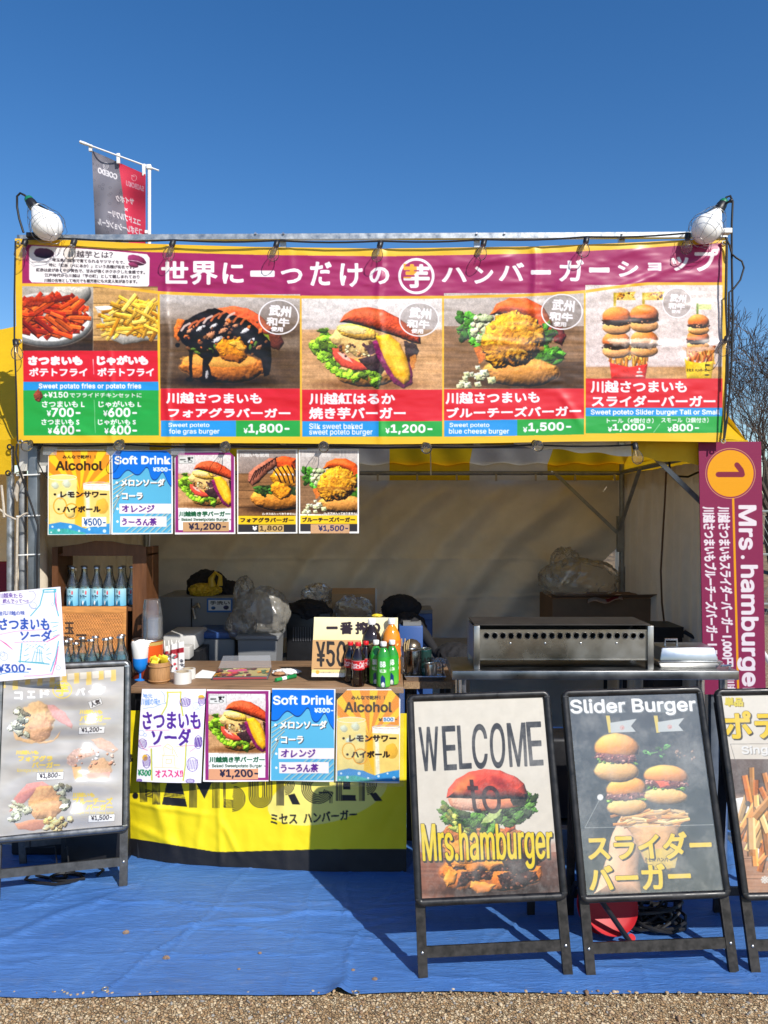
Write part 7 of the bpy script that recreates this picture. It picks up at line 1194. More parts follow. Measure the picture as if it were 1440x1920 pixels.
# --- left end of the counter
def left_end():
    p = on(270, 1274); t = thing('syrup_tin', 'large orange printed tin can on the counter end', 'can', p); r, h = .074, .185; c = Canvas(0, 0, 150, 64, (214, 84, 24), 2); c.rect(0, 0, 150, 6, (190, 160, 90)); c.vgrad(0, 34, 150, 64, (150, 58, 30), (120, 44, 26)); c.ell(62, 30, 20, 20, (236, 130, 40)); c.text('TOMATO', 30, 44, 70, 54, (240, 220, 190), .6)
    p.y += .06; m = MB(); m.lathe([(r, 0), (r, h)], 30, 0, None, True, p); m.build('body', pbr('orange_tin', (.5, .12, .03), .3, .5), t); m = MB(); m.lathe([(r * .99, h - .003), (r * 1.02, h), (r * 1.0, h + .004), (r * .94, h + .003), (0, h)], 30, 0, None, True, p); m.build('lid', steel, t); cyl_label('label', p.z, p.x, p.y, .004, h - .006, r + .0006, c, LAB, t)
    s = thing('cup_stack', 'stack of upside-down clear plastic cups on the orange tin', 'cups', p + Vector((.02, .0, h + .006))); b = p + Vector((.022, 0, h + .006))
    for k in range(14): m = MB(); z0 = k * .0075; m.lathe([(.052, z0), (.0505, z0 + .004), (.0375, z0 + .095), (.0, z0 + .095)] if k in (0, 13) else [(.052, z0), (.0505, z0 + .004), (.048, z0 + .02)], 26, 0, None, True, b); m.build('cup', clear('clear_cup', refl=.05, rough=.06, haze=.07), s)
    g = on(263, 1275); t = thing('blue_goblet', 'bright blue plastic goblet filled with folded white napkins', 'goblet', g); m = MB(); m.lathe([(.026, 0), (.026, .003), (.006, .008), (.005, .034), (.016, .042), (.030, .056), (.036, .075), (.037, .108), (.035, .108), (.033, .07), (0, .05)], 28, 0, None, True, g); m.build('bowl', pbr('blue_plastic', (.012, .20, .66), .3), t)
    m = MB(); m.lathe([(.034, .104), (.037, .112), (.040, .15), (.043, .178), (.040, .187), (.020, .181), (0, .176)], 24, 0, None, True, g); m.ball(g + Vector((.006, 0, .172)), (.036, .03, .022), 0, 3, None, .3, 3); m.build('napkins', pbr('white_paper', (.76, .75, .72), .85), t)
    b = on(299, 1279); t = thing('wooden_barrel', 'small ribbed wooden barrel holding yellow sachets', 'barrel', b); r, h = .050, .098; m = MB(); m.lathe([(r * .86, 0), (r * .9, .004), (r * .98, .02), (r, h * .5), (r * .96, h - .014), (r * .95, h), (r * .88, h), (r * .86, .02)], 40, 0, None, True, b); m.build('staves', pbr('barrel_wood', (.42, .22, .09), .6, var=.3, vscale=40, stretch=(6, 6, .6), bump=.0015, bscale=30), t)
    for z in (.012, h - .018): MB().torus(b + Vector((0, 0, z)), r * .97, .004, 'Z', 30, 6).build('hoop', pbr('barrel_hoop', (.36, .18, .07), .6), t)
    k = random.Random(5)
    for i in range(9): a = k.uniform(0, 6.3); q = b + Vector((.026 * math.cos(a), .026 * math.sin(a), h + .006)); M = Matrix.Translation(q) @ Matrix.Rotation(k.uniform(-.6, .6), 4, 'Y') @ Matrix.Rotation(k.uniform(-.5, .5), 4, 'X'); tag(MB().box((-.014, -.0025, -.02), (.014, .0025, .022), 0, M, .001).build('sachet', pbr('yellow_sachet', (.78, .58, .03), .45), None), 'small yellow condiment sachet standing in the wooden barrel', 'sachet', 'yellow sachets in the barrel')
    q = on(319, 1264); q.y += .05; t = thing('straw_packet', 'white and red printed packet of wrapped sticks behind the barrel', 'packet', q); c = Canvas(0, 0, 60, 60, (226, 226, 226), 2.2); c.rect(0, 12, 60, 22, (150, 26, 44)); c.crumbs(0, 24, 60, 60, 40, [(200, 210, 214), (120, 130, 160), (190, 60, 70), (240, 240, 240), (90, 90, 100)], (2, 5), 3); TL, TR, BR, BL = q + Vector((-.048, .02, .125)), q + Vector((.052, .01, .155)), q + Vector((.058, 0, 0)), q + Vector((-.045, 0, 0))
    panel('wrapper', quad_surf(TL, TR, BR, BL, lambda U, V: .012 * np.sin(np.pi * U) + .006 * np.sin(U * 17)), np.linspace(0, 1, 50), np.linspace(0, 1, 50), c, LAB, t, .86, lambda U, V: (U * 60, V * 60))
    for i in range(9): x = -.042 + i * .010; a = k.uniform(.12, .165); MB().tube([q + Vector((x, .012, .09)), q + Vector((x + k.uniform(-.01, .012), .012, a))], .0035, 5).build('stick', pbr('white_paper', (.76, .75, .72), .85), t)
    for (px, pb, rr, hh, label) in ((341, 1284, .042, .054, 'roll of clear packing tape lying flat at the counter edge'), (352, 1275, .036, .048, 'white tape roll behind the larger one')):
        o = on(px - 3, pb); o.y += rr; t = thing('tape_roll', label, 'tape', o, 'tape rolls on the counter'); m = MB(); m.lathe([(rr, 0), (rr, hh), (rr * .74, hh), (rr * .74, 0), (rr, 0)], 34, 0, None, True, o); m.build('tape', pbr('tape_white', (.66, .64, .60), .35), t); m = MB(); m.lathe([(rr * .735, .001), (rr * .735, hh + .001), (rr * .66, hh + .001), (rr * .66, .001)], 34, 0, None, True, o); m.build('core', pbr('tape_core', (.45, .36, .24), .8), t)
    a = on(385, 1272); tag(MB().add([a + Vector((-.07, 0, .002)), a + Vector((.07, -.01, .002)), a + Vector((.08, .09, .006)), a + Vector((-.04, .11, .02)), a + Vector((.0, .05, .012))], [(0, 1, 4), (1, 2, 4), (2, 3, 4), (3, 0, 4)]).build('paper_sheet', pbr('white_paper', (.76, .75, .72), .85)), 'loose white sheet of paper lying behind the tape rolls', 'paper')
    y = on(450, 1275); t = thing('file_case', 'flat clear plastic case of colourful papers on the counter', 'case', y); M = Matrix.Translation(y) @ Matrix.Rotation(.06, 4, 'Z'); W2 = .135; c = Canvas(0, 0, 110, 40, (206, 186, 120), 2); c.crumbs(0, 0, 110, 40, 46, [(206, 60, 70), (240, 220, 150), (120, 60, 60), (236, 150, 60), (90, 120, 80)], (3, 9), 3); c.lump([(20, 8), (60, 4), (64, 14), (24, 18)], (236, 90, 140), 1, 6); MB().box((-W2, 0, .0005), (W2, .20, .016), 0, M, .002).build('case', pbr('grey_case', (.10, .10, .11), .3), t)
    MB().box((-W2 + .006, -.0008, .004), (W2 - .006, .0, .013), 0, M).build('spine', pbr('red_spine', (.3, .04, .05), .4), t); TL, TR, BR, BL = (M @ Vector(v) for v in ((-W2 + .005, .195, .0175), (W2 - .005, .195, .0175), (W2 - .005, .004, .0175), (-W2 + .005, .004, .0175))); panel('papers', quad_surf(TL, TR, BR, BL), np.linspace(0, 1, 110), np.linspace(0, 1, 50), c, LAB, t, .86, lambda U, V: (U * 110, V * 40))
    MB().add([M @ Vector(v) for v in ((-W2, .20, .018), (W2, .20, .018), (W2 - .01, .235, .075), (-W2 + .02, .235, .075))], [(0, 1, 2, 3)]).build('lid', clear('case_lid', refl=.05, rough=.1, haze=.15), t)
    z = on(536, 1268); t = thing('tissue', 'crumpled white tissue beside a tan pouch on the counter', 'tissue', z); m = MB(); m.ball(z + Vector((.0, .05, .012)), (.062, .04, .012), 0, 3, None, .35, 9); m.build('crumple', pbr('white_paper', (.76, .75, .72), .85), t); u_ = thing('tan_pouch', 'small tan pouch lying on the counter by the tissue', 'pouch', z); m = MB(); m.ball(z + Vector((-.035, .012, .011)), (.03, .02, .010), 0, 2, None, .06, 2); m.build('body', pbr('tan_leather', (.42, .22, .11), .6), u_)
    a, b = on(517, 1279), on(554, 1271); t = thing('marker_pen', 'green marker pen lying on the counter edge', 'pen', a); gr = pbr('green_plastic', (.02, .30, .08), .35); up = Vector((0, 0, .010)); MB().tube([a + up, a.lerp(b, .62) + up], .0095, 12).build('barrel', gr, t); MB().tube([a.lerp(b, .60) + up, b + up], .0105, 12).build('cap', pbr('dark_green_plastic', (.01, .18, .05), .35), t); MB().tube([a.lerp(b, .28) + up, a.lerp(b, .5) + up], .0099, 12).build('label_band', cap_white, t)
left_end()
# --- wooden display shelf with bottles
def shelf():
    wd = pbr('stained_shelf', (.13, .050, .018), .5, var=.35, vscale=5, stretch=(7, 7, .8), bump=.0008, bscale=20); y0, y1 = 3.93, 4.13; X = lambda px: at(px, 1100, y0).x; Z = lambda py: at(100, py, y0).z; t = thing('bottle_shelf', 'dark stained wooden display shelf with arched top behind the soda sheet', 'shelf', at(188, 1250, 4.0))
    for a, b in ((99, 126), (250, 276)):
        m = MB(); n = MB(); x0, x1 = X(a), X(a) + .022
        if a > 200: x0, x1 = X(b) - .022, X(b)
        m.box((x0, y0, ZT), (x1, y1, Z(1026))); m.build('side_panel', wd, t); xx = X(a) if a < 200 else X(a); MB().box((X(a) + .001 if a < 200 else X(250), y0 - .012, ZT), ((X(a) + .03) if a < 200 else X(276), y0 - .001, Z(1026))).build('face_frame', wd, t)
    arch = [(X(126), Z(1042)), (X(250), Z(1042)), (X(276), Z(1042)), (X(276), Z(1026)), (X(262), Z(1022)), (X(236), Z(1020)), (X(210), Z(1015)), (X(180), Z(1014)), (X(150), Z(1020)), (X(120), Z(1024)), (X(120), Z(1042))]; MB().prism(arch, y0 - .016, y0 + .004).build('arched_crest', wd, t)
    MB().box((X(99), y0 + .005, Z(1042)), (X(276) , y1, Z(1039))).build('top_board', wd, t)
    zs_ = Z(1139); MB().box((X(99) + .024, y0 + .002, zs_ - .018), (X(276) - .024, y1, zs_)).build('shelf_board', wd, t); MB().box((X(99) + .024, y1 - .012, ZT), (X(276) - .024, y1, zs_ - .02)).build('back_board', wd, t); MB().box((X(99) + .024, y0, ZT), (X(276) - .024, y1 - .013, ZT + .02)).build('bottom_board', wd, t)
    glass = clear('bottle_glass', (.90, .95, .95), refl=.07, rough=.03, fres=1.4, haze=.02); soda = clear('clear_soda', (.80, .88, .90), refl=.02, rough=.05, haze=.04, hazecol=(.6, .75, .8)); capm = pbr('crown_cap', (.55, .54, .52), .3, 1.0)
    c = Canvas(0, 0, 100, 34, (150, 206, 226), 2.2); c.vgrad(0, 0, 100, 34, (176, 220, 232), (110, 190, 224))
    for k in range(1): o = 25; c.text('川越', 22 + o, 3, 32 + o, 9, (30, 80, 90), .5); c.blob(39 + o, 8, 4, 4, (226, 80, 90), shade=.1); c.blob(28 + o, 7, 8, 6, (200, 236, 240), al=.5, shade=0); c.text('サイモー', 10 + o, 12, 42 + o, 20, (24, 50, 80), .5); c.lump([(14 + o, 34), (20 + o, 24), (30 + o, 28), (40 + o, 22), (44 + o, 34)], (30, 110, 150), 1, 6); c.blob(26 + o, 28, 4, 5, (236, 246, 246))
    def soda_bottle(x, y, z, label, h=.205, grp='labelled soda bottles lined up on the shelf', labelled=True):
        b = thing('soda_bottle', label, 'bottle', (x, y, z), grp); q = Vector((x, y, z)); r = h * .148; prof = [(r * .9, 0), (r, .006), (r, h * .50), (r * .92, h * .57), (r * .52, h * .74), (r * .40, h * .84), (r * .40, h * .955), (r * .48, h * .96), (r * .48, h * .98)]; m = MB(); m.lathe(prof, 22, 0, None, True, q); m.build('glass', glass, b)
        m = MB(); m.lathe([(r * .88, .004), (r * .95, .010), (r * .95, h * .52), (0, h * .525)] if labelled else [(r * .86, .004), (r * .95, .010), (r * .95, h * .50), (r * .75, h * .62), (0, h * .622)], 20, 0, None, True, q); m.build('soda', soda if labelled else clear('blue_soda', (.55, .80, .88), refl=.02, rough=.05, haze=.14, hazecol=(.35, .70, .80)), b); m = MB(); m.lathe([(r * .56, h * .955), (r * .55, h * .975), (r * .46, h), (0, h)], 20, 0, None, True, q); m.build('cap', capm, b)
        if labelled: tw = rng.uniform(-.45, .3); cyl_label('label', z, x, y, h * .02, h * .455, r + .0006, c, LAB, b, -1.7 + tw, 1.7 + tw)
    W5 = ['labelled soda bottle on the shelf nearest the left panel', 'labelled soda bottle second along the front of the shelf', 'labelled soda bottle in the middle of the shelf', 'labelled soda bottle fourth along the front of the shelf', 'labelled soda bottle on the shelf next to the lit right panel']
    for k in range(5):
        px = 136.5 + k * 22.6; p = at(px, 1137, y0 + .055); soda_bottle(p.x, p.y, zs_ + .0005, W5[k]); p = at(px - 4 + k * 2.2, 1130, y0 + .135); soda_bottle(p.x, p.y, zs_ + .0005, 'shaded soda bottle standing in the rear row of the shelf', grp='soda bottles in the rear row of the shelf')
    p = at(248, 1137, y0 + .10); soda_bottle(p.x, p.y, zs_ + .0005, 'dark labelled soda bottle squeezed beside the right panel in shade')
    # carved plaque and the bottles in front
    c2 = Canvas(110, 1134, 244, 1300, (206, 140, 72), 2.2); X2, Y2, xs, ys = c2.win(110, 1134, 244, 1300); lit = 1 + .0 * xs; n = vnoise(xs.shape[0], xs.shape[1], 40, 6, 3); c2.blend(X2, Y2, np.ones(xs.shape, np.float32), np.array((204, 138, 72)) * (.85 + .3 * n[..., None])); zz = lambda x, y: (x / 4, 820 + y / 4); c2.text('玉', *zz(484, 1388), *zz(556, 1478), (48, 34, 26), .8); c2.text('子', *zz(560, 1478), *zz(660, 1580), (48, 34, 26), .8); c2.text('菓', *zz(470, 1490), *zz(530, 1570), (48, 34, 26), .6)
    t2 = thing('carved_plaque', 'tan carved wooden plaque with hammered dimples and brush characters leaning on the shelf', 'plaque', at(178, 1230, 3.85)); TL, TR, BR, BL = at(112, 1137, 3.86), at(237, 1137, 3.86), at(235, 1262, 3.80), at(112, 1262, 3.80); W_, H_ = 125.0, 125.0
    def dim(U, V): x, y = U * W_, V * H_; k = sstep(4, 10, np.minimum(np.minimum(x, W_ - x), np.minimum(y - 6, 200))); row = np.floor(y / 4.4); return -.0028 * k * (np.cos(2 * np.pi * (x / 5.0 + .5 * (row % 2))) * np.cos(2 * np.pi * y / 4.4) + 1)
    panel('face', quad_surf(TL, TR, BR, BL, dim), np.linspace(0, 1, 250), np.linspace(0, 1, 250), c2, printed('carved_wood', .55), t2); k = Vector((0, .022, 0)); MB().add([TL + k * .2, TR + k * .2, BR + k * .2, BL + k * .2, TL + k, TR + k, BR + k, BL + k], [(0, 1, 2, 3), (7, 6, 5, 4), (0, 4, 5, 1), (1, 5, 6, 2), (2, 6, 7, 3), (3, 7, 4, 0)]).build('board', wd, t2)
    crate = thing('bottle_crate', 'low black crate behind the first stand carrying the capped soda bottles', 'crate', at(180, 1290, 3.62)); cx0, cx1 = at(112, 1250, 3.56).x, at(236, 1250, 3.56).x; MB().box((cx0, 3.58, .80), (cx1 + .01, 3.795, .835)).build('base', black_plastic, crate); MB().box((cx0, 3.575, .0), (cx1 - .01, 3.79, .799)).build('stand', black_plastic, crate)
    D = [('capped soda bottle half hidden by the handwritten sheet', 124, 1200, .0), ('capped soda bottle with pale blue drink third from the plaque edge', 142.5, 1204, .0), ('capped soda bottle with pale blue drink in the middle of the front row', 171, 1198, .0), ('capped soda bottle just right of the front row middle', 198.5, 1196, .0), ('capped soda bottle nearest the silver stand corner', 226, 1192, .0), ('capped soda bottle behind the first front row gap', 132, 1196, .07), ('capped soda bottle behind the second front row gap', 155, 1194, .075), ('capped soda bottle behind the middle one', 179, 1192, .07), ('capped soda bottle in the rear by the plaque corner', 206, 1194, .07), ('tallest capped soda bottle at the rear right', 228, 1189, .08)]
    for lb, px, ptop, dy in D: p = at(px, ptop, 3.62 + dy); soda_bottle(p.x, p.y, .8355, lb, p.z - .8355, 'capped soda bottles in front of the plaque', False)
shelf()
# ---------------------------------------------------------------- kitchen things at the back of the stall
grey_plastic = pbr('grey_plastic', (.20, .205, .21), .5); navy = pbr('blue_crate_plastic', (.035, .09, .28), .45); carton = pbr('cardboard', (.36, .22, .11), .85, var=.15, vscale=5); bagm = clear('milky_bag', refl=.04, rough=.25, haze=.30, hazecol=(.48, .45, .39)); dark_cloth = pbr('black_cloth', (.010, .010, .013), .85)
def bx(px0, py0, px1, d, z0, dep): a, b = at(px0, py0, d), at(px1, py0, d); return (a.x, d, z0), (b.x, d + dep, a.z)
def back():
    t = thing('kitchen_table', 'long folding table along the back wall under the boxes', 'table', (0, 5.3, 0)); MB().box((-1.62, 5.02, .70), (1.70, 5.62, .73)).build('table_top', pbr('grey_laminate', (.30, .29, .27), .5), t)
    for x in (-1.5, 0, 1.6):
        for y in (5.1, 5.55): MB().tube([(x, y, 0), (x, y, .70)], .014, 8).build('leg', black_plastic, t)
    t = thing('sink_cabinet', 'grey portable sink cabinet with a blue bordered notice', 'sink', at(370, 1250, 4.9)); lo, hi = bx(296, 1119, 440, 4.9, .0, .42); MB().box(lo, hi, bev=.006).build('cabinet', grey_plastic, t); a = at(358, 1122, 4.88); MB().box((a.x - .003, 4.893, .40), (a.x + .003, 4.899, hi[2] - .01)).build('door_gap', black_plastic, t)
    MB().tube([at(366, 1160, 4.87), at(362, 1140, 4.87), at(372, 1132, 4.87), at(374, 1140, 4.86)], .009, 8).build('tap', steel, t)
    c = Canvas(386, 1120, 438, 1150, (40, 110, 190), 2.4); c.rect(391, 1125, 433, 1145, (226, 230, 232)); c.text('手洗い', 394, 1127, 431, 1134, (40, 50, 60), .3); c.blob(400, 1140, 4, 3, (40, 90, 150)); c.blob(424, 1139, 5, 4, (30, 40, 90)); panel('notice', quad_surf(at(388, 1122, 4.894), at(436, 1122, 4.894), at(436, 1148, 4.894), at(388, 1148, 4.894)), np.linspace(0, 1, 80), np.linspace(0, 1, 50), c, LAB, t)
    t = thing('black_bag', 'slumped black bag on top of the sink cabinet', 'bag', at(390, 1110, 5.05)); MB().ball(at(388, 1100, 5.08), (.13, .10, .11), noise=.12, sub=3, seed=3).build('body', dark_cloth, t); MB().ball(at(430, 1112, 5.1), (.09, .08, .08), noise=.12, sub=3, seed=5).build('flap', dark_cloth, t)
    t = thing('yellow_bag', 'knotted yellow plastic bag lying against the black bag', 'bag', at(385, 1110, 4.98)); ym = pbr('yellow_bag_film', (.50, .33, .02), .4); MB().ball(at(384, 1107, 4.98), (.10, .07, .045), noise=.2, sub=3, seed=7).build('body', ym, t); MB().tube([at(398, 1100, 4.95), at(396, 1085, 4.95), at(404, 1074, 4.95), at(413, 1080, 4.95), at(412, 1098, 4.95)], [.03, .02, .013, .012, .02], 8).build('handle', ym, t)
    t = thing('cooler_box', 'blue lidded cooler box in front of the sink cabinet', 'cooler', at(400, 1210, 4.62)); lo, hi = bx(362, 1198, 440, 4.60, .35, .30); MB().box(lo, hi, bev=.01).build('box', grey_plastic, t); lo2, hi2 = bx(360, 1186, 443, 4.59, hi[2] + .001, .32); MB().box(lo2, hi2, bev=.008).build('lid', navy, t); MB().box((lo[0] + .02, 4.62, 0), (hi[0] - .02, 4.86, .349)).build('base', black_plastic, t)
    t = thing('white_tub', 'shallow white tub with papers at the rear of the counter', 'tub', at(330, 1200, 4.4)); lo, hi = bx(305, 1190, 366, 4.38, .80, .3); MB().box((lo[0], lo[1], .86), hi, bev=.01).build('tub', pbr('white_plastic', (.55, .54, .52), .5), t); MB().box((lo[0] - .02, 4.36, .0), (hi[0] + .03, 4.72, .858)).build('stand', black_plastic, t)
    b = at(342, 1210, 4.3); t = thing('polystyrene_tray', 'white foam tray edge jutting out beside the straw packet', 'tray', b); MB().box((b.x - .04, 4.24, .834), (b.x + .055, 4.34, .905), bev=.006).build('tray', pbr('white_foam', (.5, .49, .47), .7), t)
    t = thing('waste_bin', 'grey plastic bin lined with a milky rubbish bag', 'bin', at(480, 1250, 4.5)); lo, hi = bx(446, 1200, 519, 4.5, .25, .30); m = MB(); x0, x1, z1 = lo[0], hi[0], hi[2]; m.add([(x0 + .03, 4.52, 0), (x1 - .03, 4.52, 0), (x1 - .03, 4.76, 0), (x0 + .03, 4.76, 0), (x0, 4.5, z1), (x1, 4.5, z1), (x1, 4.8, z1), (x0, 4.8, z1)], [(0, 1, 5, 4), (1, 2, 6, 5), (2, 3, 7, 6), (3, 0, 4, 7), (3, 2, 1, 0), (4, 5, 6, 7)]); m.build('bin', pbr('light_grey_bin', (.20, .205, .21), .5), t); MB().box((x0 - .012, 4.488, z1 + .001), (x1 + .012, 4.812, z1 + .026), bev=.006).build('rim', pbr('light_grey_bin', (.20, .205, .21), .5), t)
    m = MB(); m.ball(at(490, 1150, 4.65), (.165, .14, .16), 0, 4, None, .11, 11); m.ball(at(452, 1172, 4.62), (.09, .10, .09), 0, 3, None, .13, 14); m.ball(at(458, 1112, 4.66), (.06, .07, .10), 0, 3, None, .14, 2); m.build('bag_liner', bagm, t)
    t = thing('black_crate', 'black slatted crate with dark lid by the bin', 'crate', at(575, 1230, 4.9)); lo, hi = bx(537, 1150, 620, 4.9, .55, .3); MB().box(lo, hi, bev=.006).build('crate', black_plastic, t); MB().box((lo[0] + .02, 4.92, 0), (hi[0] - .02, 5.0, .549)).build('stand', black_plastic, t); sl = pbr('dark_grey_slat', (.07, .07, .08), .5)
    m = MB()
    for k in range(12): a, b = at(550 + k * 4.6, 1176, 4.893), at(550 + k * 4.6, 1202, 4.893); m.bar(b, a, .006, .004, (0, 1, 0))
    m.build('slats', sl, t); MB().ball(at(578, 1145, 5.0), (.15, .12, .07), noise=.15, sub=3, seed=9).build('dark_cover', dark_cloth, t)
    t = thing('cardboard_box', 'open cardboard box wrapped in film on the back table behind the price card', 'box', at(660, 1180, 5.1)); lo, hi = bx(622, 1114, 703, 5.1, .731, .34); MB().box(lo, hi).build('carton', carton, t); a, b = at(622, 1114, 5.098), at(703, 1114, 5.098); MB().add([a, b, b + Vector((.0, .05, .035)), a + Vector((0, .05, .035))], [(0, 1, 2, 3)]).build('flap', carton, t); MB().box((hi[0] + .002, 5.11, .731), (hi[0] + .012, 5.2, hi[2] + .03)).build('side_flap', pbr('white_plastic', (.55, .54, .52), .5), t); m = MB(); m.ball(at(662, 1142, 5.09), (.12, .02, .085), 0, 3, None, .2, 21); m.build('film_wrap', clear('box_film', refl=.06, rough=.2, haze=.05), t)
    t = thing('clear_bag', 'crumpled clear plastic bag above the black crate', 'bag', at(600, 1120, 5.3)); MB().ball(at(596, 1115, 5.25), (.10, .08, .07), noise=.3, sub=3, seed=4).build('film', clear('crumpled_film', refl=.2, rough=.1, haze=.18), t)
    t = thing('black_jacket', 'black jacket heaped over the blue crates', 'jacket', at(750, 1160, 4.9)); m = MB(); m.ball(at(752, 1140, 4.95), (.125, .10, .085), 0, 3, None, .10, 5); m.ball(at(766, 1178, 4.82), (.11, .09, .10), 0, 3, None, .12, 8); m.build('body', dark_cloth, t); MB().tube([at(770, 1168, 4.75), at(796, 1190, 4.72), at(812, 1214, 4.70), at(826, 1240, 4.68)], [.05, .035, .028, .022], 10).build('sleeve', dark_cloth, t)
    t = thing('blue_crate', 'taller blue crate with grey lid at the back near the wall', 'crate', at(790, 1200, 5.3), 'blue plastic crates'); lo, hi = bx(768, 1151, 811, 5.25, .40, .3); MB().box(lo, hi, bev=.006).build('crate', navy, t); MB().box((lo[0] + .01, 5.26, 0), (hi[0] - .01, 5.5, .399)).build('base', black_plastic, t); lo, hi = bx(770, 1144, 811, 5.26, hi[2] + .001, .26); MB().box(lo, hi).build('lid', grey_plastic, t); m = MB(); a, b = at(768, 1163, 5.246), at(811, 1163, 5.246); m.box((a.x, 5.243, a.z), (b.x, 5.249, a.z + .012)); m.build('rib', navy, t)
    t = thing('blue_crate', 'nearer blue crate with grey lid half covered by the jacket', 'crate', at(770, 1210, 4.7), 'blue plastic crates'); lo, hi = bx(748, 1174, 793, 4.66, .30, .24); MB().box(lo, hi, bev=.006).build('crate', navy, t); MB().box((lo[0] + .01, 4.67, 0), (hi[0] - .01, 4.88, .299)).build('base', black_plastic, t); lo, hi = bx(756, 1167, 790, 4.67, hi[2] + .001, .2); MB().box(lo, hi).build('lid', grey_plastic, t)
    t = thing('tea_caddy', 'round dark metal caddy behind the chopstick cup', 'caddy', at(775, 1210, 4.35)); m = MB(); q = at(772, 1214, 4.35); m.ball(q, (.055, .055, .05)); m.build('body', pbr('bronze_metal', (.18, .15, .12), .35, .8), t); MB().tube([q - Vector((0, 0, .04)), Vector((q.x, q.y, .0))], .03, 10).build('stand', black_plastic, t)
    t = thing('black_holdall', 'black holdall slumped beside the steel table', 'bag', at(850, 1225, 4.5)); MB().ball(at(852, 1232, 4.55), (.12, .12, .085), noise=.08, sub=3, seed=3).build('body', dark_cloth, t); MB().box((at(830, 1240, 4.5).x, 4.47, 0), (at(880, 1240, 4.5).x, 4.68, at(850, 1246, 4.5).z)).build('stand', black_plastic, t)
    # right rear
    t = thing('cardboard_box', 'wide brown cardboard box under the film bag near the torn wall corner', 'box', at(1135, 1180, 5.1)); lo, hi = bx(1036, 1122, 1232, 5.08, .731, .42); MB().box(lo, hi).build('carton', pbr('brown_cardboard', (.20, .115, .06), .85, var=.2, vscale=5), t); a, b = at(1036, 1121, 5.08), at(1232, 1121, 5.08); bc_ = MATS['brown_cardboard']; MB().add([a, b, b + Vector((.05, -.09, .035)), a + Vector((-.03, -.08, .02))], [(0, 1, 2, 3)]).build('flap', bc_, t); MB().add([b, b + Vector((0, .42, 0)), b + Vector((.10, .40, -.05)), b + Vector((.10, .02, -.06))], [(0, 1, 2, 3)]).build('side_flap', bc_, t)
    t = thing('film_bag', 'large crumpled clear bag resting on the wide brown box', 'bag', at(1090, 1090, 5.25)); m = MB(); m.ball(at(1085, 1088, 5.3), (.27, .13, .15), 0, 4, None, .13, 3); m.ball(at(1060, 1060, 5.32), (.10, .09, .12), 0, 3, None, .2, 8); m.build('film', clear('brown_film', (.97, .94, .88), refl=.05, rough=.18, haze=.26, hazecol=(.66, .60, .50)), t)
    t = thing('printed_wrapper', 'red and white printed wrapper lying on the brown box flap', 'wrapper', at(1140, 1122, 5.07)); c = Canvas(0, 0, 70, 20, (226, 200, 180), 2); c.lump([(36, 2), (66, 4), (60, 16), (40, 16)], (190, 40, 50), 2, 5); panel('sheet', quad_surf(at(1103, 1124, 5.05), at(1165, 1116, 5.10), at(1168, 1126, 4.99), at(1102, 1131, 5.0), lambda U, V: .012 * np.sin(U * 9)), np.linspace(0, 1, 50), np.linspace(0, 1, 20), c, LAB, t, .7, lambda U, V: (U * 70, V * 20))
    t = thing('frying_pan', 'black square roasting pan propped beside the grill', 'pan', at(1255, 1190, 4.4)); m = MB(); lo, hi = bx(1228, 1176, 1282, 4.4, .93, .25); m.box(lo, (hi[0], hi[1], hi[2])); m.build('pan', pbr('seasoned_iron', (.02, .02, .02), .45, .4), t); MB().tube([at(1282, 1184, 4.42), at(1310, 1200, 4.38)], .012, 8).build('handle', black_plastic, t); MB().box((lo[0], 4.42, 0), (hi[0], 4.6, .929)).build('stand', black_plastic, t)
    t = thing('power_cord', 'brown cord dangling down the inside of the right tent wall', 'cord', at(1247, 900, 4.6)); d = 4.6; MB().tube([at(1249, 885, d), at(1247, 930, d), at(1243, 1000, d), at(1239, 1070, d), at(1241, 1130, d), at(1245, 1165, d)], .006, 8).build('cord', pbr('brown_cord', (.09, .045, .02), .5), t)
    t = thing('hanging_cord', 'black cord looped from the eave pipe above the sign board', 'cord', at(1290, 890, 4.1)); MB().tube([at(1255, 866, 4.0), at(1256, 882, 4.02), at(1270, 893, 4.04), at(1290, 894, 4.05), at(1308, 886, 4.05), at(1330, 880, 4.05)], .006, 8).build('cord', cable_mat, t)
    t = thing('pull_string', 'short white string hanging from the eave pipe', 'string', at(808, 865, 4.9)); MB().tube([at(807, 840, 4.6), at(808, 891, 4.6)], .0035, 6).build('string', pbr('white_nylon', (.75, .75, .72), .4), t)
    # below the steel table
    t = thing('gas_bottle', 'dark storage tub under the steel table', 'tub', at(1000, 1400, 3.6)); MB().box((.62, 3.5, .245), (1.10, 3.68, .62), bev=.02).build('tub', black_plastic, t); t['label'] = 'dark storage tub standing on the shelf under the steel table'; t.name = 'storage_tub'
    t = thing('cable_reel', 'red cable reel on a black tube stand behind the slider burger stand', 'reel', onz(1135, 1765)); red = pbr('red_reel', (.46, .010, .016), .5); c0 = onz(1146, 1770); c0.y += .06; q = c0 + Vector((0, 0, .115)); Mx = Matrix.Translation(q) @ Matrix.Rotation(R(62), 4, 'X') @ Matrix.Rotation(0, 4, 'Z')
    for dz in (.05, -.05): m = MB(); m.lathe([(.0, 0), (.08, .0), (.094, .006), (.104, .012), (.106, .004), (.096, -.004), (0, -.005)], 40, 0, Mx @ Matrix.Translation((0, 0, dz))); m.build('flange', red, t)
    m = MB(); m.lathe([(.07, -.045), (.07, .045)], 30, 0, Mx); m.build('cable_coil', cable_mat, t)
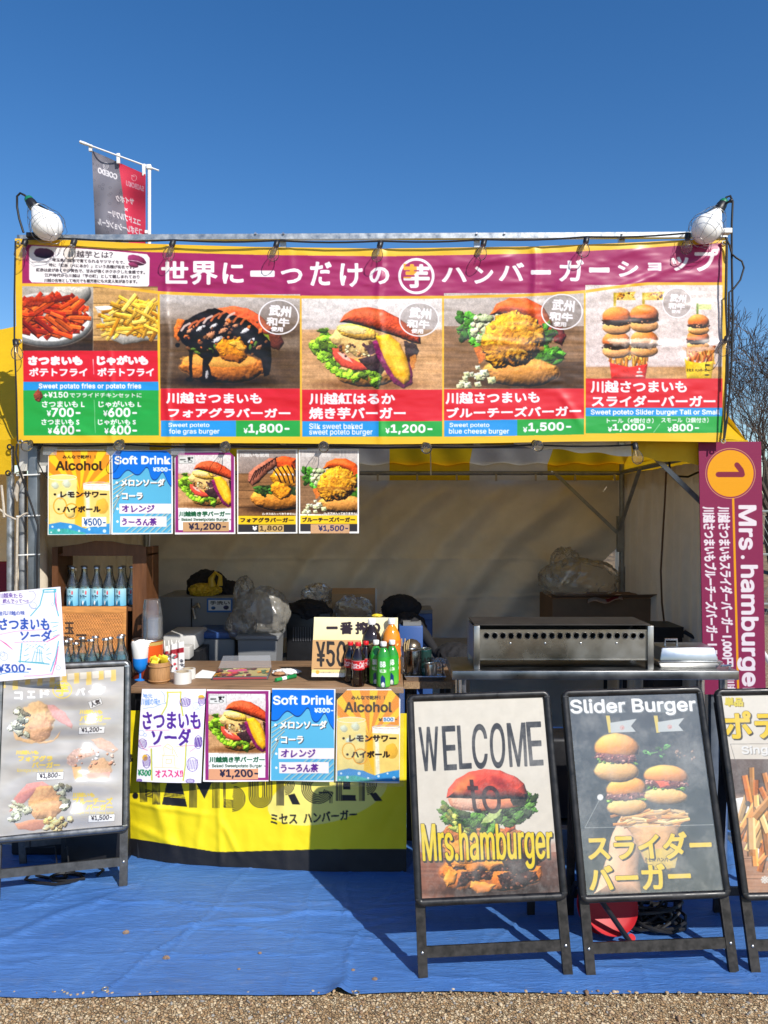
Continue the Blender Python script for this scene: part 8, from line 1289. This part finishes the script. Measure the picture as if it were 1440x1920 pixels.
    a = onz(1183, 1778); MB().tube([at(1128, 1690, 2.84), a + Vector((0, -.01, .02)), a + Vector((.02, -.03, .012))], .010, 10).build('stand_tube', black_plastic, t); MB().tube([onz(1085, 1760) + Vector((0, .2, .02)), q + Vector((-.1, .08, .05))], .011, 10).build('stand_tube', black_plastic, t); MB().tube([a + Vector((0, .015, .02)), a + Vector((.004, .0, .042))], .014, 10).build('end_cap', red, t)
    def heap(px, py, r, n, label, seed, hgt=.10, dy=.1):
        t = thing('cable_heap', label, 'cable', onz(px, py), 'black cables left on the tarp'); g = random.Random(seed); o = onz(px, py); o.y += dy; pts = []
        for k in range(n * 12): a = k / 12 * 2 * math.pi; rr = r * (.55 + .45 * math.sin(k * .37 + seed)) * (1 - .25 * k / (n * 12)); pts.append(o + Vector((rr * math.cos(a) * 1.25 + .02 * math.sin(k * .9), rr * math.sin(a) * .8, .014 + hgt * abs(math.sin(k * .23 + seed)) * (k / (n * 12)) + g.uniform(0, .006))))
        MB().tube(pts, .0065, 6).build('coil', cable_mat, t)
    heap(1232, 1752, .125, 14, 'large tangled heap of black cable beside the red reel', 3, .12, .04); heap(120, 1648, .14, 3, 'loose loops of black cable on the tarp behind the silver stand', 7, .01, .0)
    for k, (x0, x1, y1) in enumerate(((56, 100, 1640), (122, 122, 1640), (170, 165, 1620))): o = onz(x1, y1); e = thing('dangling_cable', ('leftmost thin cable', 'middle thin cable', 'rightmost thin cable')[k] + ' dropping behind the silver stand to the tarp', 'cable', o, 'thin cables behind the silver stand'); MB().tube([Vector((at(x0, 1575, o.y + .05).x, o.y + .05, .75)), at(x0, 1590, o.y + .04), o + Vector((.0, .02, .12)), o + Vector((.02, 0, .015)), o + Vector((.10, -.02, .014))], .004, 6).build('cable', cable_mat, e)
    t = thing('equipment_case', 'low black case under the counter end behind the silver stand', 'case', onz(130, 1612)); p = onz(60, 1604); MB().box((-1.78, 3.66, .012), (-1.24, 3.98, .34), bev=.012).build('case', black_plastic, t); MB().box((-1.40, 3.64, .14), (-1.36, 3.659, .30)).build('clasp', pbr('dark_clasp', (.03, .03, .03), .3, .6), t)
    t = thing('white_pipe', 'white bent pipe sticking out past the maroon board', 'pipe', at(1432, 1225, 4.2)); MB().tube([at(1425, 1215, 4.2), at(1445, 1245, 4.2), at(1470, 1290, 4.2), at(1475, 1400, 4.3), Vector((at(1475, 1400, 4.3).x, 4.3, 0))], .014, 10).build('pipe', pbr('white_plastic', (.55, .54, .52), .5), t)
back()
# ---------------------------------------------------------------- festoon bulbs, work lamps, cords, the flag behind
bulb_glass = clear('bulb_glass', (1, .98, .94), refl=.03, rough=.03, fres=1.12, haze=.02)
def festoon(label, cord, bulbs, loc, grp='strings of clear bulbs round the banner'):
    t = thing('bulb_string', label, 'string lights', loc, grp); MB().tube(cord, .0042, 6).build('cord', cable_mat, t)
    for (p, dr) in bulbs:
        d = Vector(dr).normalized(); M = Matrix.Translation(p) @ d.to_track_quat('Z', 'Y').to_matrix().to_4x4(); pass
        m = MB(); m.lathe([(.010, -.004), (.014, 0), (.014, .024), (.012, .03)], 14, 0, M); s = m.build('socket', black_plastic, t); m = MB(); m.lathe([(.0118, .031), (.014, .038), (.024, .058), (.0275, .074), (.024, .092), (.012, .103), (0, .106)], 18, 0, M); g = m.build('bulb', bulb_glass, s)
        m = MB(); m.tube([(-.004, 0, .036), (-.006, 0, .062), (.0, 0, .068), (.006, 0, .062), (.004, 0, .036)], .0009, 4, 0, True, M); m.build('filament', pbr('filament', (.5, .4, .25), .4, 1.0), s)
d = DB - .03
top = [(48, 449), (140, 448), (325, 450), (520, 451), (714, 452), (908, 449), (1100, 444), (1290, 437)]
cord = []
for i in range(len(top) - 1):
    (x0, y0), (x1, y1) = top[i], top[i + 1]
    for k in range(6): u = k / 6; cord.append(at(x0 + (x1 - x0) * u, y0 + (y1 - y0) * u + (3.2 if i else -1) * math.sin(math.pi * u), d))
cord.append(at(1290, 437, d))
festoon('string of clear bulbs along the top rail of the banner', cord, [(at(x, y + 2, d), (-.25 if x < 1200 else -.2, -.25, -1)) for x, y in top], (0, DB, 2.95))
bot = [(60, 834), (230, 833), (425, 836), (606, 836), (795, 838), (1000, 834), (1190, 834)]
cord = []
for i in range(len(bot) - 1):
    (x0, y0), (x1, y1) = bot[i], bot[i + 1]
    for k in range(6): u = k / 6; cord.append(at(x0 + (x1 - x0) * u, y0 + (y1 - y0) * u + 3 * math.sin(math.pi * u), d + .055))
cord.append(at(1190, 834, d + .055))
festoon('string of clear bulbs along the bottom edge of the banner', cord, [(at(x, y - 6 if x < 1100 else y - 2, d + .05), (.1, -.9 if x < 1100 else -.3, -.35 if x < 1100 else -1)) for x, y in bot], (0, DB, 2.0))
festoon('short bulb drop tied at the banner edge above the neighbouring tent', [at(29, 452, d), at(27, 560, d), at(27, 638, d), at(31, 740, d), at(33, 828, d)], [(at(29, 638, d), (.25, -.3, -1))], (-1.77, DB, 2.4))
festoon('short bulb drop tied at the banner edge nearest the bare trees', [at(1362, 450, d), at(1360, 560, d), at(1363, 632, d), at(1361, 740, d), at(1357, 826, d)], [(at(1364, 632, d), (-.4, -.3, -1))], (1.64, DB, 2.4))
white_led = pbr('led_lamp_white', (.88, .88, .87), .35); wire = pbr('cage_wire', (.28, .28, .27), .35, 1.0); green = pbr('green_collar', (.01, .16, .08), .4)
def work_lamp(label, sock, tip, cordpts, cl, dd):
    a, b = at(*sock, dd), at(*tip, dd - .05); ax = (b - a).normalized(); Lr = (b - a).length; t = thing('work_lamp', label, 'lamp', at(*cl, dd), 'caged work lamps on the banner corners'); M = Matrix.Translation(a) @ ax.to_track_quat('Z', 'Y').to_matrix().to_4x4(); k = Lr
    m = MB(); m.lathe([(.011, -.012), (.018, -.008), (.021, 0), (.021, .010), (.0, .010)], 16, 0, M); m.build('collar', green, t); m = MB(); m.lathe([(.020, .010), (.024, .02), (.025, .05), (.021, .064)], 18, 0, M); m.build('socket', black_plastic, t)
    m = MB(); m.lathe([(.021, .065), (.030, .085), (.050, .125), (.066, .155), (.070, .178), (.062, .21), (.042, .236), (.016, .248), (0, .25)], 28, 0, M); m.build('bulb', white_led, t)
    m = MB()
    for j in range(10): an = 2 * math.pi * j / 10; pr = [(.026, .045), (.052, .09), (.078, .15), (.083, .19), (.070, .236), (.03, .266)]; m.tube([(r * math.cos(an), r * math.sin(an), z) for r, z in pr], .0009, 4, 0, False, M)
    for r, z in ((.052, .09), (.081, .165), (.083, .19), (.03, .266)): m.torus((0, 0, z), r, .0011, 'Z', 28, 5, 0, M)
    m.build('cage', wire, t); m = MB(); m.tube([M @ Vector((.028, 0, .02)), M @ Vector((.05, 0, .02))], .006, 8); m.ball(M @ Vector((.055, 0, .02)), .010); m.build('wing_screw', black_plastic, t)
    MB().tube([a - ax * .008] + [at(x, y, dd) for x, y in cordpts], .0052, 8).build('cord', cable_mat, t); m = MB(); e = at(*cl, dd); m.box((e.x - .03, e.y - .01, e.z - .012), (e.x + .03, e.y + .03, e.z + .012), bev=.003); m.build('clamp', black_plastic if cl[0] < 700 else cap_white, t); MB().tube([M @ Vector((.0, .02, .05)), M @ Vector((.0, .05, .12)), e], .005, 6).build('arm', black_plastic, t)
work_lamp('caged white work lamp clamped above the neighbouring yellow tent', (54, 374), (100, 440), [(46, 366), (38, 362), (32, 368), (32, 388), (36, 410), (44, 436)], (62, 441), DB - .02)
work_lamp('caged white work lamp clamped above the maroon board', (1357, 379), (1318, 440), [(1362, 370), (1369, 367), (1374, 378), (1372, 420), (1372, 480), (1373, 540), (1374, 600), (1371, 700), (1364, 780), (1358, 822)], (1360, 433), DB - .02)
t = thing('power_cord', 'black cord bulging outwards beside the banner edge nearest the trees', 'cord', at(1372, 520, DB)); MB().tube([at(1360, 444, d), at(1368, 460, d), at(1372, 476, d), at(1380, 483, d), at(1391, 490, d), at(1395, 502, d), at(1388, 525, d), at(1375, 542, d), at(1367, 548, d), at(1366, 620, d), at(1364, 720, d)], .0045, 8).build('cord', cable_mat, t)
t = thing('power_cord', 'black cord running down the grey post beside the rope', 'cord', at(45, 900, DB)); MB().tube([at(32, 832, d), at(30, 850, d), at(34, 872, d), at(46, 910, d + .04), at(60, 950, d + .05), at(71, 985, d + .05), at(70, 1020, d + .05), at(69, 1060, d + .05), at(70, 1110, d + .05)], .0048, 8).build('cord', cable_mat, t)
t = thing('power_cord', 'thin black cord drooping behind the alcohol poster corner', 'cord', at(75, 850, DB)); MB().tube([at(80, 832, d + .06), at(71, 848, d + .06), at(71, 866, d + .06), at(80, 885, d + .08), at(92, 900, d + .1)], .003, 6).build('cord', cable_mat, t)
def flag():
    D = 7.2; t = thing('feather_flag', 'grey and red promotional flag on a white pole behind the stall, seen from its back', 'flag', at(280, 700, D)); wp = pbr('white_pole', (.74, .74, .74), .35)
    p = at(280, 312, D); MB().tube([(p.x, D, 0), (p.x, D, p.z)], .016, 12).build('pole', wp, t); a, b = at(298, 320, D), at(150, 266, D - .02); MB().tube([a, b.lerp(a, .14)], .008, 10).build('cross_bar', wp, t); MB().tube([b.lerp(a, .16), b.lerp(a, .06), b], [.009, .015, .014], 10).build('end_cap', wp, t); MB().box((p.x - .024, D - .024, p.z - .03), (p.x + .02, D + .02, p.z + .012), bev=.004).build('joint', wp, t)
    c = Canvas(160, 270, 292, 620, (128, 126, 138), 2.2); zf = lambda x, y: (x / 3.273, 220 + y / 3.273)
    g = random.Random(2)
    for i in range(150): x, y = g.uniform(168, 250), g.uniform(280, 600); c.ring(x, y, 2.4, 2.0, .6, (92, 92, 104))
    c.poly([zf(735, 240), zf(910, 240), zf(930, 1300), zf(860, 1300), zf(735, 285)], (232, 60, 90)); c.poly([(222, 303), (274, 322), (276, 620), (256, 620), (240, 440), (230, 360)], (232, 60, 90)); wt = (240, 236, 240)
    q = lambda x0, y0, x1, y1, dy: [zf(x0, y0), zf(x1, y0 + dy), zf(x1, y1 + dy), zf(x0, y1)]
    c.text('COEDO', 0, 0, 0, 0, wt, .6, quad=q(603, 308, 718, 340, 42), mirror=True); c.ring(*zf(650, 298), 4.8, 6, .8, wt); c.ring(*zf(650, 298), 2.4, 3, .7, wt); c.text('SAIBOKU', 0, 0, 0, 0, (246, 180, 196), .4, quad=q(775, 388, 884, 418, 38), mirror=True); c.ring(*zf(824, 372), 4.6, 5.4, .8, (250, 190, 200)); c.line([zf(806, 356), zf(826, 366)], 1, (250, 190, 200))
    c.text('サイボク', 0, 0, 0, 0, wt, .4, quad=q(712, 478, 822, 514, 22), mirror=True); c.text('×', 0, 0, 0, 0, wt, .3, quad=q(765, 556, 784, 572, 4), mirror=True); c.text('コエドブルワリー', 0, 0, 0, 0, wt, .4, quad=q(664, 560, 862, 600, 66), mirror=True); c.text('コラボレーションビール', 0, 0, 0, 0, wt, .4, quad=q(602, 618, 872, 660, 66), mirror=True)
    nu, nv = 130, 320; U, V = np.meshgrid(np.linspace(0, 1, nu), np.linspace(0, 1, nv)); TL, TR = (172, 282), (273, 327); x = (TL[0] + 12 * V) * (1 - U) + TR[0] * U; y0_ = TL[1] + (TR[1] - TL[1]) * U; y = y0_ + V * 290; dd = D + .03 * np.sin(U * 9 + V * 8) + .05 * np.sin(U * 4 - V * 5) + .015 * np.sin(U * 3 + V * 23); P = np.stack([(x - CX) / F * dd, dd, EYE - (y - CY) / F * dd], -1)
    grid_mesh('flag_cloth', P, printed('flag_fabric', .75, translucent=.25), t, c.sample(x, y, .8))
    for (x0, y0), (x1, y1) in (((222, 288), (222, 307)), ((270, 308), (273, 330)), ((170, 272), (172, 284))): MB().box((at(x0 - 3, y0, D).x, D - .012, at(0, y1, D).z), (at(x0 + 3, y0, D).x, D + .012, at(0, y0, D).z), bev=.002).build('loop', wp, t)
    MB().box((at(272, 0, D).x, D - .01, at(0, 438, D).z), (p.x + .01, D + .01, at(0, 432, D).z)).build('clip', wp, t)
flag()
